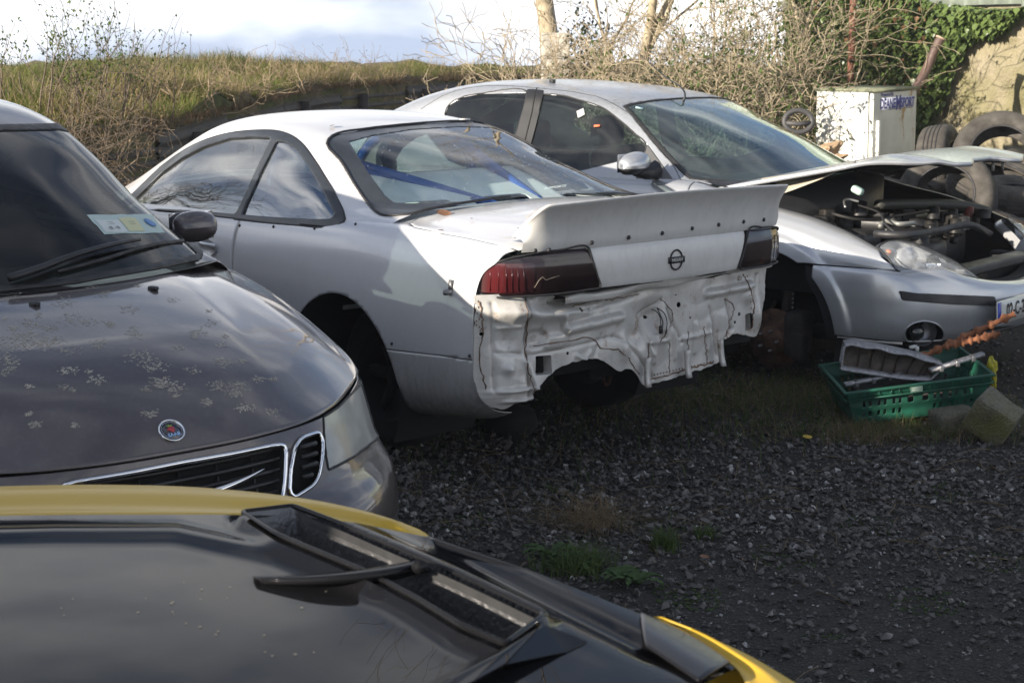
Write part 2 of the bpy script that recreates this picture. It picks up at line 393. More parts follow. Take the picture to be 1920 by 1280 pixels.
# ------------------------------------------------------------------ silver coupe (rear three-quarter)
DARK_WHEEL = plain('black_wheel', (.012, .012, .014), .5)
def wheel(parent, name, loc, r=.31, w=.2, side=1, rim=True, mat=None, rubber=None):
    rubber = rubber or BLACK_RUBBER
    t = (lathe([(r*.62, -w/2), (r*.80, -w/2-.005), (r*.93, -w/2+.004), (r*.985, -w/2+.02), (r, -w/2+.045), (r, w/2-.045), (r*.985, w/2-.02), (r*.93, w/2-.004), (r*.80, w/2+.005), (r*.62, w/2)], 40))
    wm = mk(name, *xf(t, rotm('x', pi/2), loc), rubber, parent)
    if rim:
        parts = [lathe([(r*.62, -w/2), (r*.60, -w/2+.01), (r*.58, 0), (r*.60, w/2-.01), (r*.62, w/2)], 40), lathe([(0.001, .04), (r*.14, .04), (r*.16, .02), (r*.18, 0)], 20)]
        for k in range(6):
            a = k*pi/3; parts.append(xf(box((r*.37, 0, .02), (r*.5, .045, .03)), rotm('z', a)))
        q = xf(join(*parts), rotm('x', -pi/2*side), loc); mk('rim', *q, mat or STEEL, wm)
    return wm

def coupe_materials():
    M('s_paint', lambda: paint('silver_white_paint', (.76, .755, .76), metal=.25, rough=.33, coat=.7, dirt=.16, dirt_col=(.40, .38, .34), low_dirt=.35))
    M('s_wing', lambda: paint('grimy_white_paint', (.67, .66, .635), metal=.05, rough=.42, coat=.35, dirt=.42, dirt_col=(.30, .28, .24), coat_rough=.2))
    def panel():
        t = NT('crumpled_panel_paint'); n1 = t.noise(5, 8, .7); n2 = t.noise(22, 9, .72); n3 = t.noise(90, 5, .7)
        base = t.mix(t.ramp(n1, [(.35, 0.), (.7, 1.)]), (.50, .485, .455), (.62, .605, .575))
        grime = t.mix(t.ramp(n2, [(.54, 0.), (.74, .6)]), base, (.30, .25, .18))
        n4 = t.noise(13, 7, .75, stretch=(1, 1, .45)); rust = t.math('MULTIPLY', t.ramp(n4, [(.57, 0.), (.66, 1.)]), t.ramp(n2, [(.42, .1), (.56, 1.)]))
        ao = t.n.new('ShaderNodeNewGeometry'); pt = t.ramp(ao.outputs['Pointiness'], [(.42, 1.), (.485, 0.)])  # painted occlusion: creases darkened in a grime and rust brown
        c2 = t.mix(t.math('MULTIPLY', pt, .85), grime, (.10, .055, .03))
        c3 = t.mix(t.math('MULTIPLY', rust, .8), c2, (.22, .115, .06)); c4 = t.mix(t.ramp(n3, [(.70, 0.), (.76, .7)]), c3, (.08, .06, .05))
        t.set(color=c4, rough=.36, metal=.10, coat=.35, coat_rough=.22); t.bump(n2, .25, .004); return t.m
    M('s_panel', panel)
    def lens():
        t = NT('smoked_red_lens'); t.set(color=(.016, .009, .010), rough=.15, coat=.7, coat_rough=.04, spec=.3); return t.m
    M('s_lens', lens)
    M('s_lens_red', lambda: plain('red_reflector', (.55, .045, .05), .25, coat=1.))
    M('s_lens_clear', lambda: plain('grey_side_lens', (.22, .21, .21), .25, coat=1.))
    M('s_white_int', lambda: plain('bare_white_interior', (.66, .68, .67), .6, var=.12, vscale=5))
    M('s_blue', lambda: plain('blue_cage_paint', (.010, .07, .30), .35, coat=.5))
    M('s_frit', lambda: plain('black_window_surround', (.022, .026, .032), .35, var=.25, coat=.3))
coupe_materials()

def plan_x(y, rear=-.955):
    """plan curve of the tail, x as a function of y"""
    ys = [0, .3, .43, .55, .63, .70, .755, .79, .812, .83]; xs = [0, .003, .010, .028, .045, .075, .115, .165, .20, .26]
    return rear + np.interp(np.abs(y), ys, xs)

def build_coupe():
    car = 'S'; X, Y, A = CARS[car]
    T0 = thing('silver_coupe', 'silver white two door coupe with bumperless crumpled rear and ducktail wing', 'car', (X, Y, 0), A)
    paintm = MATS['s_paint']
    # ---- lower body: stations from the tail forwards, each from the centre line out and down to the sill
    def st(x, zc, zs, side, dx=None):
        ys = [0, .28, .52, .66, .735]; zz = [zc, zc-.006, zc-.022, zc-.045, zs]
        pts = [[x, a, b] for a, b in zip(ys, zz)] + [[x, a, b] for a, b in side]
        if dx is not None:
            for p, d in zip(pts, dx): p[0] += d
        return pts
    S = []
    tail = [plan_x(v)+.03 for v in (0, .28, .52, .66, .735)]
    s0 = [(.775, .868), (.80, .83), (.822, .765), (.834, .69), (.838, .60), (.838, .52), (.832, .45), (.815, .39), (.77, .335), (.66, .30)]
    p0 = st(0, .955, .893, s0); xs = tail + [-.835, -.79, -.775, -.775, -.775, -.78, -.785, -.79, -.79, -.78]
    for p, x in zip(p0, xs): p[0] = x
    S.append(p0)
    s1 = [(.785, .872), (.81, .832), (.829, .765), (.842, .69), (.847, .60), (.847, .52), (.842, .44), (.824, .37), (.775, .315), (.66, .28)]
    p1 = st(0, .965, .905, s1); xs = [-.86, -.86, -.845, -.82, -.79, -.765, -.74, -.73, -.73, -.73, -.73, -.735, -.74, -.74, -.73]
    for p, x in zip(p1, xs): p[0] = x
    S.append(p1)
    S.append(st(-.62, .982, .925, [(.79, .882), (.818, .835), (.836, .765), (.850, .69), (.856, .60), (.856, .52), (.851, .43), (.835, .35), (.79, .29), (.66, .25)]))
    S.append(st(-.35, .990, .937, [(.79, .895), (.822, .84), (.842, .77), (.857, .69), (.865, .60), (.865, .52), (.860, .43), (.846, .34), (.80, .26), (.66, .22)]))
    S.append(st(0., .99, .945, [(.792, .915), (.826, .855), (.845, .78), (.861, .69), (.870, .60), (.871, .52), (.866, .43), (.850, .33), (.80, .24), (.66, .20)]))
    S.append(st(.35, .985, .94, [(.792, .905), (.822, .845), (.840, .77), (.854, .69), (.862, .60), (.862, .52), (.855, .43), (.838, .33), (.80, .24), (.66, .20)]))
    S.append(st(.9, .98, .93, [(.792, .895), (.820, .835), (.836, .77), (.848, .69), (.853, .60), (.850, .52), (.842, .43), (.825, .33), (.80, .24), (.66, .20)]))
    S.append(st(1.5, .97, .92, [(.790, .885), (.818, .825), (.834, .76), (.846, .68), (.850, .60), (.846, .52), (.838, .43), (.822, .33), (.80, .24), (.66, .20)]))
    S.append(st(2.05, .955, .89, [(.785, .86), (.815, .81), (.836, .75), (.850, .68), (.856, .60), (.852, .52), (.843, .43), (.826, .33), (.80, .24), (.66, .20)]))
    S.append(st(2.55, .88, .83, [(.77, .81), (.805, .77), (.832, .72), (.852, .66), (.860, .59), (.857, .52), (.846, .43), (.828, .33), (.80, .24), (.66, .20)]))
    S.append(st(3.0, .79, .745, [(.74, .73), (.77, .70), (.80, .66), (.825, .61), (.838, .56), (.838, .50), (.83, .42), (.81, .33), (.78, .24), (.64, .20)]))
    S.append(st(3.3, .70, .66, [(.66, .65), (.70, .63), (.72, .59), (.745, .55), (.76, .51), (.765, .46), (.76, .40), (.745, .32), (.71, .25), (.60, .21)], dx=[.10, .09, .06, .02, .0]+[-.01]*10))
    S.append(st(3.42, .52, .50, [(.60, .50), (.63, .49), (.65, .48), (.67, .46), (.68, .44), (.69, .41), (.69, .37), (.68, .31), (.65, .25), (.55, .22)], dx=[.12, .10, .06, .0, -.03]+[-.04]*10))
    G = symgrid(S, 260, 90, smooth=3); shell = grid_mesh(G)
    # openings and seams, traced on the shell
    def archf(xc, zc, r): return lambda V: np.hypot(V[:, 0]-xc, V[:, 2]-zc) - r + np.where(np.abs(V[:, 1]) < .55, 50, 0)
    shell = clip(shell, archf(.02, .295, .372)); shell = clip(shell, archf(2.545, .295, .352))
    # greenhouse opening in the deck
    gh = np.array([(-.10, 0), (-.095, .30), (-.06, .52), (.06, .68), (.18, .745), (2.0, .73), (2.12, .5), (2.2, 0), (2.2, -.1), (-.10, -.1)])
    shell = clip(shell, lambda V: -sd_poly(V[:, :2], gh) + np.where(V[:, 2] < .86, 50, 0))
    gap = .0022
    door = roundpoly([(.832, 1.2), (.835, .74), (.80, .55), (.70, .34), (.66, .14), (2.05, .14), (2.06, .50), (2.02, .95), (2.02, 1.2)], .05)
    def side_only(V): return (V[:, 1] > .60)
    dsd = lambda V, o: np.where(V[:, 1] > .70, sd_poly(V[:, [0, 2]], door) + o, -5)
    doorp = clip(shell, lambda V: dsd(V, -gap)); rest = clip(shell, lambda V: -dsd(V, gap))
    # over-fender lower edge: riveted panel above, grimy lower quarter below
    low = np.array([at(car, *q) for q in [(735, 655, 'y', .85), (770, 659, 'y', .85), (830, 665, 'y', .84), (887, 673, 'y', .82)]])
    lz = lambda V: V[:, 2] - np.interp(V[:, 0], low[::-1, 0], low[::-1, 2])
    lowsel = lambda V: np.where((V[:, 0] < -.2) & (V[:, 1] > .5), -lz(V) - gap*.7, -5)
    lowp = clip(rest, lowsel); rest = clip(rest, lambda V: np.where((V[:, 0] < -.2) & (V[:, 1] > .5), lz(V) - gap*.7, 5))
    # boot lid
    bl = np.array([at(car, *q)[:2] for q in [(776, 404, 'z', .97), (787, 413, 'z', .965), (808, 423, 'z', .955), (850, 431, 'z', .95), (905, 436, 'z', .95), (967, 441, 'z', .945)]])
    bl = np.array([(-.09, .0), (-.12, .40), (-.155, .60), (-.20, .675), (-.28, .715), (-.5, .725), (-.72, .712), (-.86, .69), (-1.2, .66), (-1.2, -.1), (-.09, -.1)])
    bs = lambda V, o: np.where((V[:, 2] > .85) & (V[:, 0] < 0), sd_poly(V[:, :2], bl) + o, -5)
    boot = clip(rest, lambda V: bs(V, -gap)); hood_x = lambda V: np.where((V[:, 0] > 2.0) & (V[:, 2] > .66), .70 - V[:, 1], -5)
    rest = clip(rest, lambda V: -bs(V, gap))
    hoodp = clip(rest, hood_x); rest = clip(rest, lambda V: -hood_x(V) - .003)
    def both(m): return weld(join(m, mirror(m)))
    r2 = mirror(clip(rest, lambda V: np.where((V[:, 0] < -.50) & (V[:, 1] > .5), V[:, 2] - .735, 5)))
    solid(mk('body_shell', *weld(join(orient(rest, (1.3, 0, .3)), orient(r2, (1.3, 0, .3)))), paintm, T0), .0025)
    solid(mk('bonnet', *orient(both(hoodp)), paintm, T0), .0025)
    solid(mk('boot_lid', *orient(both(boot)), paintm, T0), .0025)
    for s in (1, -1):
        d = solid(mk('door', *orient(doorp if s > 0 else mirror(doorp)), paintm, T0), .003)
        # pull handle
        hp = at(car, 398, 467, 'y', .845*1) if s > 0 else None
        hx, hz = 1.02, .755
        cup = lathe([(.001, .0), (.035, .002), (.046, .008)], 24); cup = xf(cup, np.diag([1.5, .75, 1]))
        h = mk('handle', *xf(join(xf(cup, rotm('x', -pi/2)), tube([(-.06, .004, .012), (-.04, .02, .014), (0, .026, .015), (.04, .02, .014), (.06, .004, .012)], .009, 8)), None if s > 0 else np.diag([1, -1, 1]), (hx, .843*s, hz)), paintm, d)
        q = s < 0 or solid(mk('lower_quarter_panel', *orient(lowp), M('s_low', lambda: paint('grimy_bumper_paint', (.58, .575, .565), metal=.15, rough=.42, coat=.3, dirt=.35, low_dirt=.8, coat_rough=.2)), T0), .003)
    # liner behind every gap, painted black to stand for the shade inside
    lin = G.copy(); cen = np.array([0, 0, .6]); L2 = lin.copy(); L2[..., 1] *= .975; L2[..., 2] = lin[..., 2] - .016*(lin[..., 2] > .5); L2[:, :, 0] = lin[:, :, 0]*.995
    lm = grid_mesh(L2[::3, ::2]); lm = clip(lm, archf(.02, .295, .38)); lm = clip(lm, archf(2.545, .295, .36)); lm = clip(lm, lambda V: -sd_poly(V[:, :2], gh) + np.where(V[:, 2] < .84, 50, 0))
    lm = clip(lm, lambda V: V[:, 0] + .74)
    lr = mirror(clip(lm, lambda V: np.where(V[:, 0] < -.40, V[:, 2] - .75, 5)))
    mk('dark_inner_fill', *join(lm, lr), DARK_VOID, T0)
    # wheel housings, floor, wheels
    for xc in (.02, 2.545):
        for s in (1, -1):
            a = np.linspace(-.45, pi+.45, 26); rr = .375
            ring = [[(xc + rr*cos(t), yy*s, .295 + rr*sin(t)) for t in a] for yy in (.852, .80, .62, .46)]
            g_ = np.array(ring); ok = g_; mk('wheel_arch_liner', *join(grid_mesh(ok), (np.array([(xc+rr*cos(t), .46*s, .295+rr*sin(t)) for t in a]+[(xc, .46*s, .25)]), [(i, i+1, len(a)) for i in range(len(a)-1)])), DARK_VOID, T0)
            wheel(T0, 'wheel', (xc, (.69 if xc > 1 else .56)*s, .305), r=.29, w=.18, side=s, mat=DARK_VOID, rubber=DARK_VOID)  # tyre and rim painted near black for the deep arch shade
    mk('floor_pan', *join(box((1.75, 0, .24), (3.0, 1.0, .04)), box((1.28, 0, .24), (1.75, 1.5, .05)), box((-.25, .05, .47), (.5, .8, .03))), DARK_VOID, T0)
    mk('rear_subframe', *join(tube([(.0, -.62, .27), (.0, .62, .27)], .035), tube([(-.15, -.3, .3), (-.15, .3, .3)], .05), lathe([(.001, -.09), (.11, -.06), (.13, 0), (.11, .06), (.001, .09)], 20)), DARK_VOID, T0).location = (0, 0, .02)
    # ---- greenhouse
    ys = None
    g = []
    def gs(x, pts): g.append([(x, a, b) for a, b in pts])
    #          centre      .2         .4          .52          rail-in      rail        below rail   mid        belt
    gs(-.16, [(0, 1.010), (.22, 1.008), (.42, .998), (.52, .990), (.58, .982), (.63, .972), (.67, .962), (.71, .95), (.78, 0.895)])
    gs(.0,  [(0, 1.072), (.22, 1.069), (.42, 1.050), (.52, 1.034), (.575, 1.015), (.625, .990), (.675, .972), (.725, .955), (.785, 0.895)])
    gs(.14, [(0, 1.126), (.22, 1.122), (.42, 1.098), (.515, 1.076), (.57, 1.050), (.62, 1.015), (.675, .990), (.73, .967), (.792, 0.895)])
    gs(.28, [(0, 1.172), (.22, 1.168), (.42, 1.140), (.51, 1.112), (.565, 1.088), (.61, 1.062), (.665, 1.035), (.73, .995), (.795, 0.890)])
    gs(.45, [(0, 1.220), (.22, 1.216), (.41, 1.195), (.50, 1.178), (.555, 1.160), (.60, 1.134), (.655, 1.085), (.72, 1.015), (.796, 0.885)])
    gs(.62, [(0, 1.258), (.22, 1.254), (.40, 1.242), (.49, 1.232), (.55, 1.214), (.595, 1.184), (.65, 1.115), (.72, 1.025), (.797, 0.882)])
    gs(.80, [(0, 1.292), (.22, 1.288), (.40, 1.278), (.485, 1.266), (.545, 1.250), (.59, 1.215), (.645, 1.135), (.72, 1.03), (.797, 0.880)])
    gs(1.05, [(0, 1.316), (.22, 1.312), (.40, 1.300), (.485, 1.288), (.543, 1.268), (.588, 1.230), (.645, 1.14), (.72, 1.03), (.797, 0.875)])
    gs(1.30, [(0, 1.318), (.22, 1.313), (.40, 1.298), (.485, 1.282), (.545, 1.260), (.592, 1.218), (.648, 1.13), (.72, 1.022), (.796, 0.870)])
    gs(1.50, [(0, 1.300), (.22, 1.294), (.40, 1.272), (.49, 1.250), (.556, 1.220), (.605, 1.175), (.66, 1.10), (.725, 1.01), (.795, 0.865)])
    gs(1.66, [(0, 1.25), (.22, 1.242), (.41, 1.218), (.51, 1.190), (.582, 1.152), (.63, 1.105), (.68, 1.05), (.735, .98), (.793, 0.860)])
    gs(1.85, [(0, 1.17), (.22, 1.16), (.43, 1.13), (.54, 1.10), (.615, 1.062), (.66, 1.02), (.705, .98), (.75, .935), (.79, 0.855)])
    gs(2.06, [(0, 1.06), (.23, 1.05), (.45, 1.02), (.58, .99), (.655, .96), (.70, .93), (.735, .91), (.765, .89), (.788, 0.875)])
    gs(2.25, [(0, .95), (.23, .94), (.45, .925), (.60, .905), (.68, .89), (.72, .88), (.75, .87), (.77, .86), (.783, 0.850)])
    GG = symgrid(g, 200, 90, smooth=2); G3 = GG; bub = grid_mesh(GG)
    side_trim = [(240, 372), (300, 315), (340, 286), (380, 265), (430, 250), (480, 245), (520, 246), (545, 254), (568, 271), (592, 303), (612, 336), (632, 371), (645, 400), (646, 415), (636, 423), (610, 427), (560, 423), (500, 418), (440, 411), (380, 404), (300, 398), (200, 392)]
    glass_rear = [(519, 266), (532, 266), (548, 275), (562, 288), (582, 318), (604, 356), (622, 390), (628, 403), (622, 411), (600, 412), (550, 410), (500, 407), (456, 403), (462, 385), (490, 325)]
    glass_door = [(230, 400), (256, 372), (305, 324), (342, 297), (382, 276), (430, 261), (470, 258), (505, 259), (508, 262), (480, 322), (452, 385), (443, 402), (380, 396), (300, 392)]
    side_c = lambda V: (V[:, 1] > .53)
    ST = lambda V: np.where((V[:, 1] > .50) & (V[:, 0] < 1.95), sd_poly(pj(car, V), side_trim), -30)
    # windscreen cut in plan
    ws = np.array([(1.60, 0), (1.60, .30), (1.59, .44), (1.61, .50), (1.78, .56), (2.05, .635), (2.20, .66), (2.20, -.05), (1.60, -.05)])
    WS = lambda V: np.where((V[:, 0] > 1.4), sd_poly(V[:, :2], ws)*400, -30)
    rw = [(613, 271), (617, 260), (631, 252), (684, 243), (772, 233.5), (861, 228), (932, 231), (987, 237), (1050, 261), (1100, 289), (1150, 319), (1217, 358), (1216, 364), (1100, 376), (1013, 383), (900, 392), (772, 402), (735, 405), (716, 404), (703, 396), (690, 382), (665, 346), (640, 304)]
    rw_in = [(655, 266), (700, 254), (772, 243), (861, 237.5), (930, 239), (983, 245), (1045, 268), (1095, 293), (1145, 322), (1196, 352), (1100, 363), (1006, 371), (900, 376), (800, 380), (762, 381), (738, 379), (722, 366), (690, 322)]
    # the rear screen is symmetrical: use the nearer half of the trace and mirror it
    RW = lambda V: np.where((V[:, 0] < 1.0) & (V[:, 2] > .95), np.minimum(sd_poly(pj(car, V), rw), 30), -30)
    RI = lambda V: np.where((V[:, 0] < 1.0), sd_poly(pj(car, V), rw_in), -30)
    full = orient(join(bub, mirror(bub)), (.8, 0, .7))
    full = (full[0], orient(bub, (.8, 0, .7))[1]) if False else weld(join(orient(bub, (.8, -.3, .6)), orient(mirror(bub), (.8, .3, .6))))
    # rear screen regions on the whole bubble
    frit = clip(clip(full, lambda V: RW(V) - .6), lambda V: -RI(V) - .3); rg = clip(full, lambda V: RI(V))
    shell2 = clip(full, lambda V: -RW(V) - .4)
    shell2 = clip(shell2, lambda V: -WS(V)); shell2 = clip(shell2, lambda V: -mirr(WS)(V)); shell2 = clip(shell2, lambda V: -ST(V)); shell2 = clip(shell2, lambda V: -mirr(ST)(V))
    shell2 = clip(shell2, lambda V: V[:, 0] + np.where(np.abs(V[:, 1]) > .6, .15, .12))
    solid(mk('roof', *shell2, paintm, T0), .0025)
    solid(mk('windscreen', *clip(full, lambda V: np.maximum(WS(V), mirr(WS)(V))), GLASS, T0), .003)
    fr = solid(mk('rear_screen_surround', *frit, MATS['s_frit'], T0), .004)
    # glass sheet carries the rain drops
    rgo = mk('rear_screen', *xf(rg, None, (0, 0, -.002)), glass('rear_glass', (.86, .95, .94), dust=.015, base_refl=.035), T0)
    # rubber seal round the screen
    Vb = full[0]
    def trace(poly, n, off=.003, mirror_=False, sel=None):
        """lift a traced outline on to the bubble"""
        out = []; pp = spline(np.array(poly, float), n, closed=True) if n else np.array(poly, float); P2 = pj(car, Vb); dep = None
        wy = np.hypot(X + np.cos(A)*Vb[:, 0] - np.sin(A)*Vb[:, 1], Y + np.sin(A)*Vb[:, 0] + np.cos(A)*Vb[:, 1])
        for q in pp:
            d = ((P2 - q)**2).sum(1); c = np.where(d < d.min() + 40)[0] if sel is None else np.where((d < d[sel].min() + 40) & sel)[0]
            near = c[wy[c] < wy[c].min() + .15]; w = 1/(d[near] + .5); out.append((Vb[near]*w[:, None]).sum(0)/w.sum())
        o = np.array(out); 
        return o
    seal = trace(rw, 90, sel=(Vb[:, 0] < 1.0)); seal[:, 2] += .003
    mk('rear_screen_seal', *tube(seal, .0055, 6, closed=True), BLACK_RUBBER, T0)
    for s in (1, -1):
        f = (lambda g_: g_) if s > 0 else mirr
        sd = clip(full, f(ST))
        RGL = f(lambda V: np.where(V[:, 1] > .5, sd_poly(pj(car, V), glass_rear), -30)); DGL = f(lambda V: np.where((V[:, 1] > .5) & (V[:, 0] < 1.98), sd_poly(pj(car, V), glass_door), -30))
        tr = clip(clip(sd, lambda V: -RGL(V)), lambda V: -DGL(V))
        so = solid(mk('side_window_trim', *tr, MATS['s_frit'], T0), .008, off=.4)
        mk('quarter_glass', *xf(clip(full, RGL), None, (0, -.003*s, 0)), M('s_glass_q', lambda: glass('quarter_glass', (.22, .24, .26), dust=.03, base_refl=.34)), T0)
        mk('door_glass', *xf(clip(full, DGL), None, (0, -.006*s, 0)), M('s_glass_d', lambda: glass('door_glass', (.28, .36, .35), dust=.06, base_refl=.26)), T0)
        tl = trace(side_trim[1:19], 0, sel=(Vb[:, 1] > .5)); tl = spline(tl, 90); tl[:, 1] += .002
        if s < 0: tl[:, 1] *= -1
        mk('window_seal', *tube(tl, .005, 6), BLACK_RUBBER, T0)
    # ---- tail: fascia with lamps
    ysf = np.concatenate([np.linspace(0, .6, 16), np.linspace(.63, .83, 22)])
    rows = []
    for z, off in [(.735, .014), (.755, .004), (.79, -.002), (.83, -.004), (.865, -.001), (.89, .006), (.905, .018), (.913, .035)]:
        rows.append([(plan_x(y) + off + (.0 if y < .7 else 0), y, z) for y in ysf])
    FG = symgrid(rows, 40, 120, smooth=1); fas = grid_mesh(FG); fas = weld(join(orient(fas, (0, 0, .8)), orient(mirror(fas), (0, 0, .8))))
    lampL = [(895, 553), (898, 530), (910, 510), (940, 493), (985, 481), (1025, 473.5), (1062, 469), (1104, 464), (1114, 492), (1129, 540), (1050, 549), (960, 554)]
    # symmetrical outline in (y, z)
    lamp_yz = np.array([(-2, 0)]) 
    li = .432
    lamp = np.array([(.385, .757), (.402, .80), (.425, .855), (.445, .905), (.56, .903), (.63, .899), (.70, .889), (.755, .874), (.785, .852), (.802, .82), (.806, .755), (.79, .745), (.68, .745), (.55, .746), (.45, .750)])
    cen = np.array([(.378, .750), (.394, .80), (.418, .862), (.436, .92), (0, .925), (-.436, .92), (-.418, .862), (-.394, .80), (-.378, .750), (0, .745)])
    boot_face = clip(fas, lambda V: sd_poly(V[:, [1, 2]], cen)); solid(mk('boot_face_panel', *boot_face, MATS['s_wing'], T0), .012)
    back = clip(clip(fas, lambda V: .885 - V[:, 2]), lambda V: .74 - np.abs(V[:, 1])); mk('lamp_recess', *xf(back, np.diag([1, .985, 1]), (.035, 0, 0)), DARK_VOID, T0)
    for s in (1, -1):
        lf = lambda V: np.where(V[:, 1]*s > 0, sd_poly(np.stack([np.abs(V[:, 1]), V[:, 2]], 1), lamp), -1)
        lm_ = clip(fas, lf); lo = solid(mk('tail_lamp', *xf(lm_, None, (-.004, 0, 0)), MATS['s_lens'], T0), .02)
        if s > 0:
            tag(lo, 'cracked smoked red tail lamp')
        red = clip(lm_, lambda V: np.minimum(np.abs(V[:, 1]) - .66, np.minimum(.862 - V[:, 2], np.minimum(V[:, 2] - .757, .818-np.abs(V[:, 1])))))
        nr = mk('red_reflector', *xf(red, None, (-.0052, .0012*s, 0)), M('s_redgrad', lambda: red_lens()), lo)
        ribs = []
        for k in range(6):
            yy = .70 + k*.017; ribs.append(tube([(plan_x(yy)-.0085, yy*s, .762), (plan_x(yy)-.012, yy*s, .81), (plan_x(yy)-.008, yy*s, .855)], .0014, 5))
        mk('lens_rib', *join(*ribs), M('s_redgrad'), lo)
        edge = [(np.array([plan_x(y) - .006, y*s, z])) for y, z in rounded([(a, b) for a, b in lamp], 90)]
        mk('lamp_seal', *tube(np.array(edge), .004, 5, closed=True), BLACK_RUBBER, lo)
        if s > 0:
            cr_ = [(plan_x(y)-.0125, y, z) for y, z in [(.665, .775), (.650, .800), (.638, .812), (.625, .800), (.600, .806), (.57, .812)]]
            mk('crack', *tube(cr_, .0010, 4), plain('cracked_edge', (.28, .24, .20), .5), lo)
    # dark sheet painted in for the shaded gap under the boot face
    mk('boot_gap_shade', *grid_mesh(np.array([[(plan_x(y)+.03, y, .765) for y in np.linspace(-.75, .75, 40)], [(plan_x(y)+.085, y, .71) for y in np.linspace(-.75, .75, 40)]])), DARK_VOID, T0)
    # emblem
    bp = np.array([plan_x(0)-.006, -.005, .822])
    Mx = align((-1, 0, 0)); ring = xf(tube([(.033*cos(t), .033*sin(t), 0) for t in np.linspace(0, 2*pi, 40, endpoint=False)], .0032, 6, closed=True), np.diag([1, 1.12, 1]))
    bar = box((0, 0, 0), (.086, .024, .008)); em = mk('emblem', *xf(join(ring, bar), Mx, bp), BLACK_PLASTIC, T0)
    tx = text_mesh('NISSAN', .0175, .0006, bold=.0004); mk('lettering', *xf(tx, Mx, bp + np.array([-.0050, 0, 0])), plain('emblem_letter_grey', (.45, .45, .43), .5), em)
    # ---- ducktail wing
    wy = np.linspace(-.685, .705, 61); rows = []
    def top_h(y):
        a = abs(y); k = np.clip((a-.60)/.10, 0, 1); return 1.082 - .0*k
    prof = [(-.944, .902), (-.952, .925), (-.955, .955), (-.962, .99), (-.975, 1.025), (-.993, 1.055), (-1.012, 1.078), (-1.018, 1.086), (-1.012, 1.089), (-1.0, 1.083), (-.972, 1.050), (-.945, 1.01), (-.915, .978), (-.88, .962), (-.83, .962)]
    base = np.array(prof)
    for y in wy:
        a = abs(y); k = np.clip((a-.655)/.05, 0, 1)**2; r = []
        pc = plan_x(y) - plan_x(0)
        for i, (x, z) in enumerate(prof):
            zz = z; xx = x
            if z > .965: zz = z - (z-.965)*k*.93; xx = x + k*(z-.965)*.9
            r.append((xx + pc*.8, y, zz - (.018*(a/.7)**2 if z > .93 else .002)))
        rows.append(r)
    WG = sgrid(np.array(rows), 150, 44, smooth=1); wm = mk('ducktail_wing', *grid_mesh(WG), MATS['s_wing'], T0)
    for q in [(1003, 470), (1029, 469), (1109, 455), (1178, 445), (1241, 437), (1298, 428), (1349, 421), (1397, 415), (1436, 411)]:
        p = at(car, *q, 'x', -.945); 
        for _ in range(2): p = at(car, *q, 'x', -.952 + (plan_x(p[1]) - plan_x(0))*.8)
        mk('bolt', *xf(lathe([(.0001, .006), (.005, .0055), (.0078, .003), (.0085, 0)], 12), align((-1, 0, 0)), p + np.array([-.002, 0, 0])), BLACK_PLASTIC, wm)
    # ---- crumpled bare rear panel
    ny, nz_ = 330, 150
    yy = np.linspace(-.79, .845, ny); zz = np.linspace(.245, .765, nz_); Yg, Zg = np.meshgrid(yy, zz)
    Xg = np.interp(np.abs(Yg), [0, .45, .62, .72, .78, .82, .85], [-.875, -.872, -.862, -.845, -.82, -.795, -.775])
    def bump_(y, z, ry, rz, h, p=2): return -h*np.exp(-(np.abs((Yg-y)/ry)**p + np.abs((Zg-z)/rz)**p))
    def bead(y0, z0, y1, z1, w, h):
        a = np.array([y0, z0]); b = np.array([y1, z1]); e = b-a; t = np.clip(((Yg-a[0])*e[0] + (Zg-a[1])*e[1])/(e@e), 0, 1); d = np.hypot(Yg-a[0]-t*e[0], Zg-a[1]-t*e[1])
        return -h/(1+np.exp((d-w)/(.0035)))
    def fbm(sc, seed, oct_=4):
        r_ = np.random.RandomState(seed); o = np.zeros_like(Yg)
        for k in range(oct_):
            for _ in range(7):
                a = r_.uniform(0, pi); f = sc*(2**k)*r_.uniform(.7, 1.3); o += np.sin((Yg*cos(a) + Zg*sin(a))*f + r_.uniform(0, 6.3) + .8*np.sin((Yg*sin(a)-Zg*cos(a))*f*.6)) / (7*1.9**k)
        return o
    D = .0045*fbm(7, 3, 2) + .0050*np.abs(fbm(16, 5, 2)) - .0035*np.abs(fbm(34, 15, 1))
    D += bump_(.70, .69, .10, .035, .022) + bump_(.38, .70, .22, .02, -.022) + bump_(.52, .665, .12, .028, .018)   # dents under the lamp
    D += bump_(.05, .60, .05, .05, -.02) + bump_(-.02, .55, .03, .06, .018) + bump_(.12, .53, .06, .04, -.016) + bump_(.18, .50, .03, .05, .014)
    D += bead(.20, .615, .48, .600, .016, .011) + bead(.48, .600, .50, .645, .008, .006)
    D += bead(-.28, .655, -.56, .665, .014, .010) + bead(-.60, .70, -.58, .60, .007, -.006)
    D += bead(.02, .42, .02, .52, .007, .007) + bead(-.10, .42, -.10, .52, .007, .007) + bead(-.22, .43, -.22, .54, .007, .007) + bead(-.30, .43, -.30, .54, .007, .007)
    D += bead(.05, .50, -.06, .50, .006, .005) + bead(-.13, .49, -.30, .50, .006, .005)
    D += bead(.42, .455, .36, .50, .004, .006) + bead(.43, .495, .35, .46, .004, .006)                           # stamped X
    D += bead(.63, .58, .60, .58, .03, -.009) + bead(.56, .56, .50, .56, .025, .006)
    D += bump_(.73, .58, .028, .045, -.012) + bump_(.73, .48, .018, .018, .012) + bump_(.70, .40, .07, .008, .012) + bump_(.69, .36, .05, .008, .011)
    D += bead(.66, .74, .64, .30, .006, -.008) + bead(.60, .34, .655, .50, .008, .009)
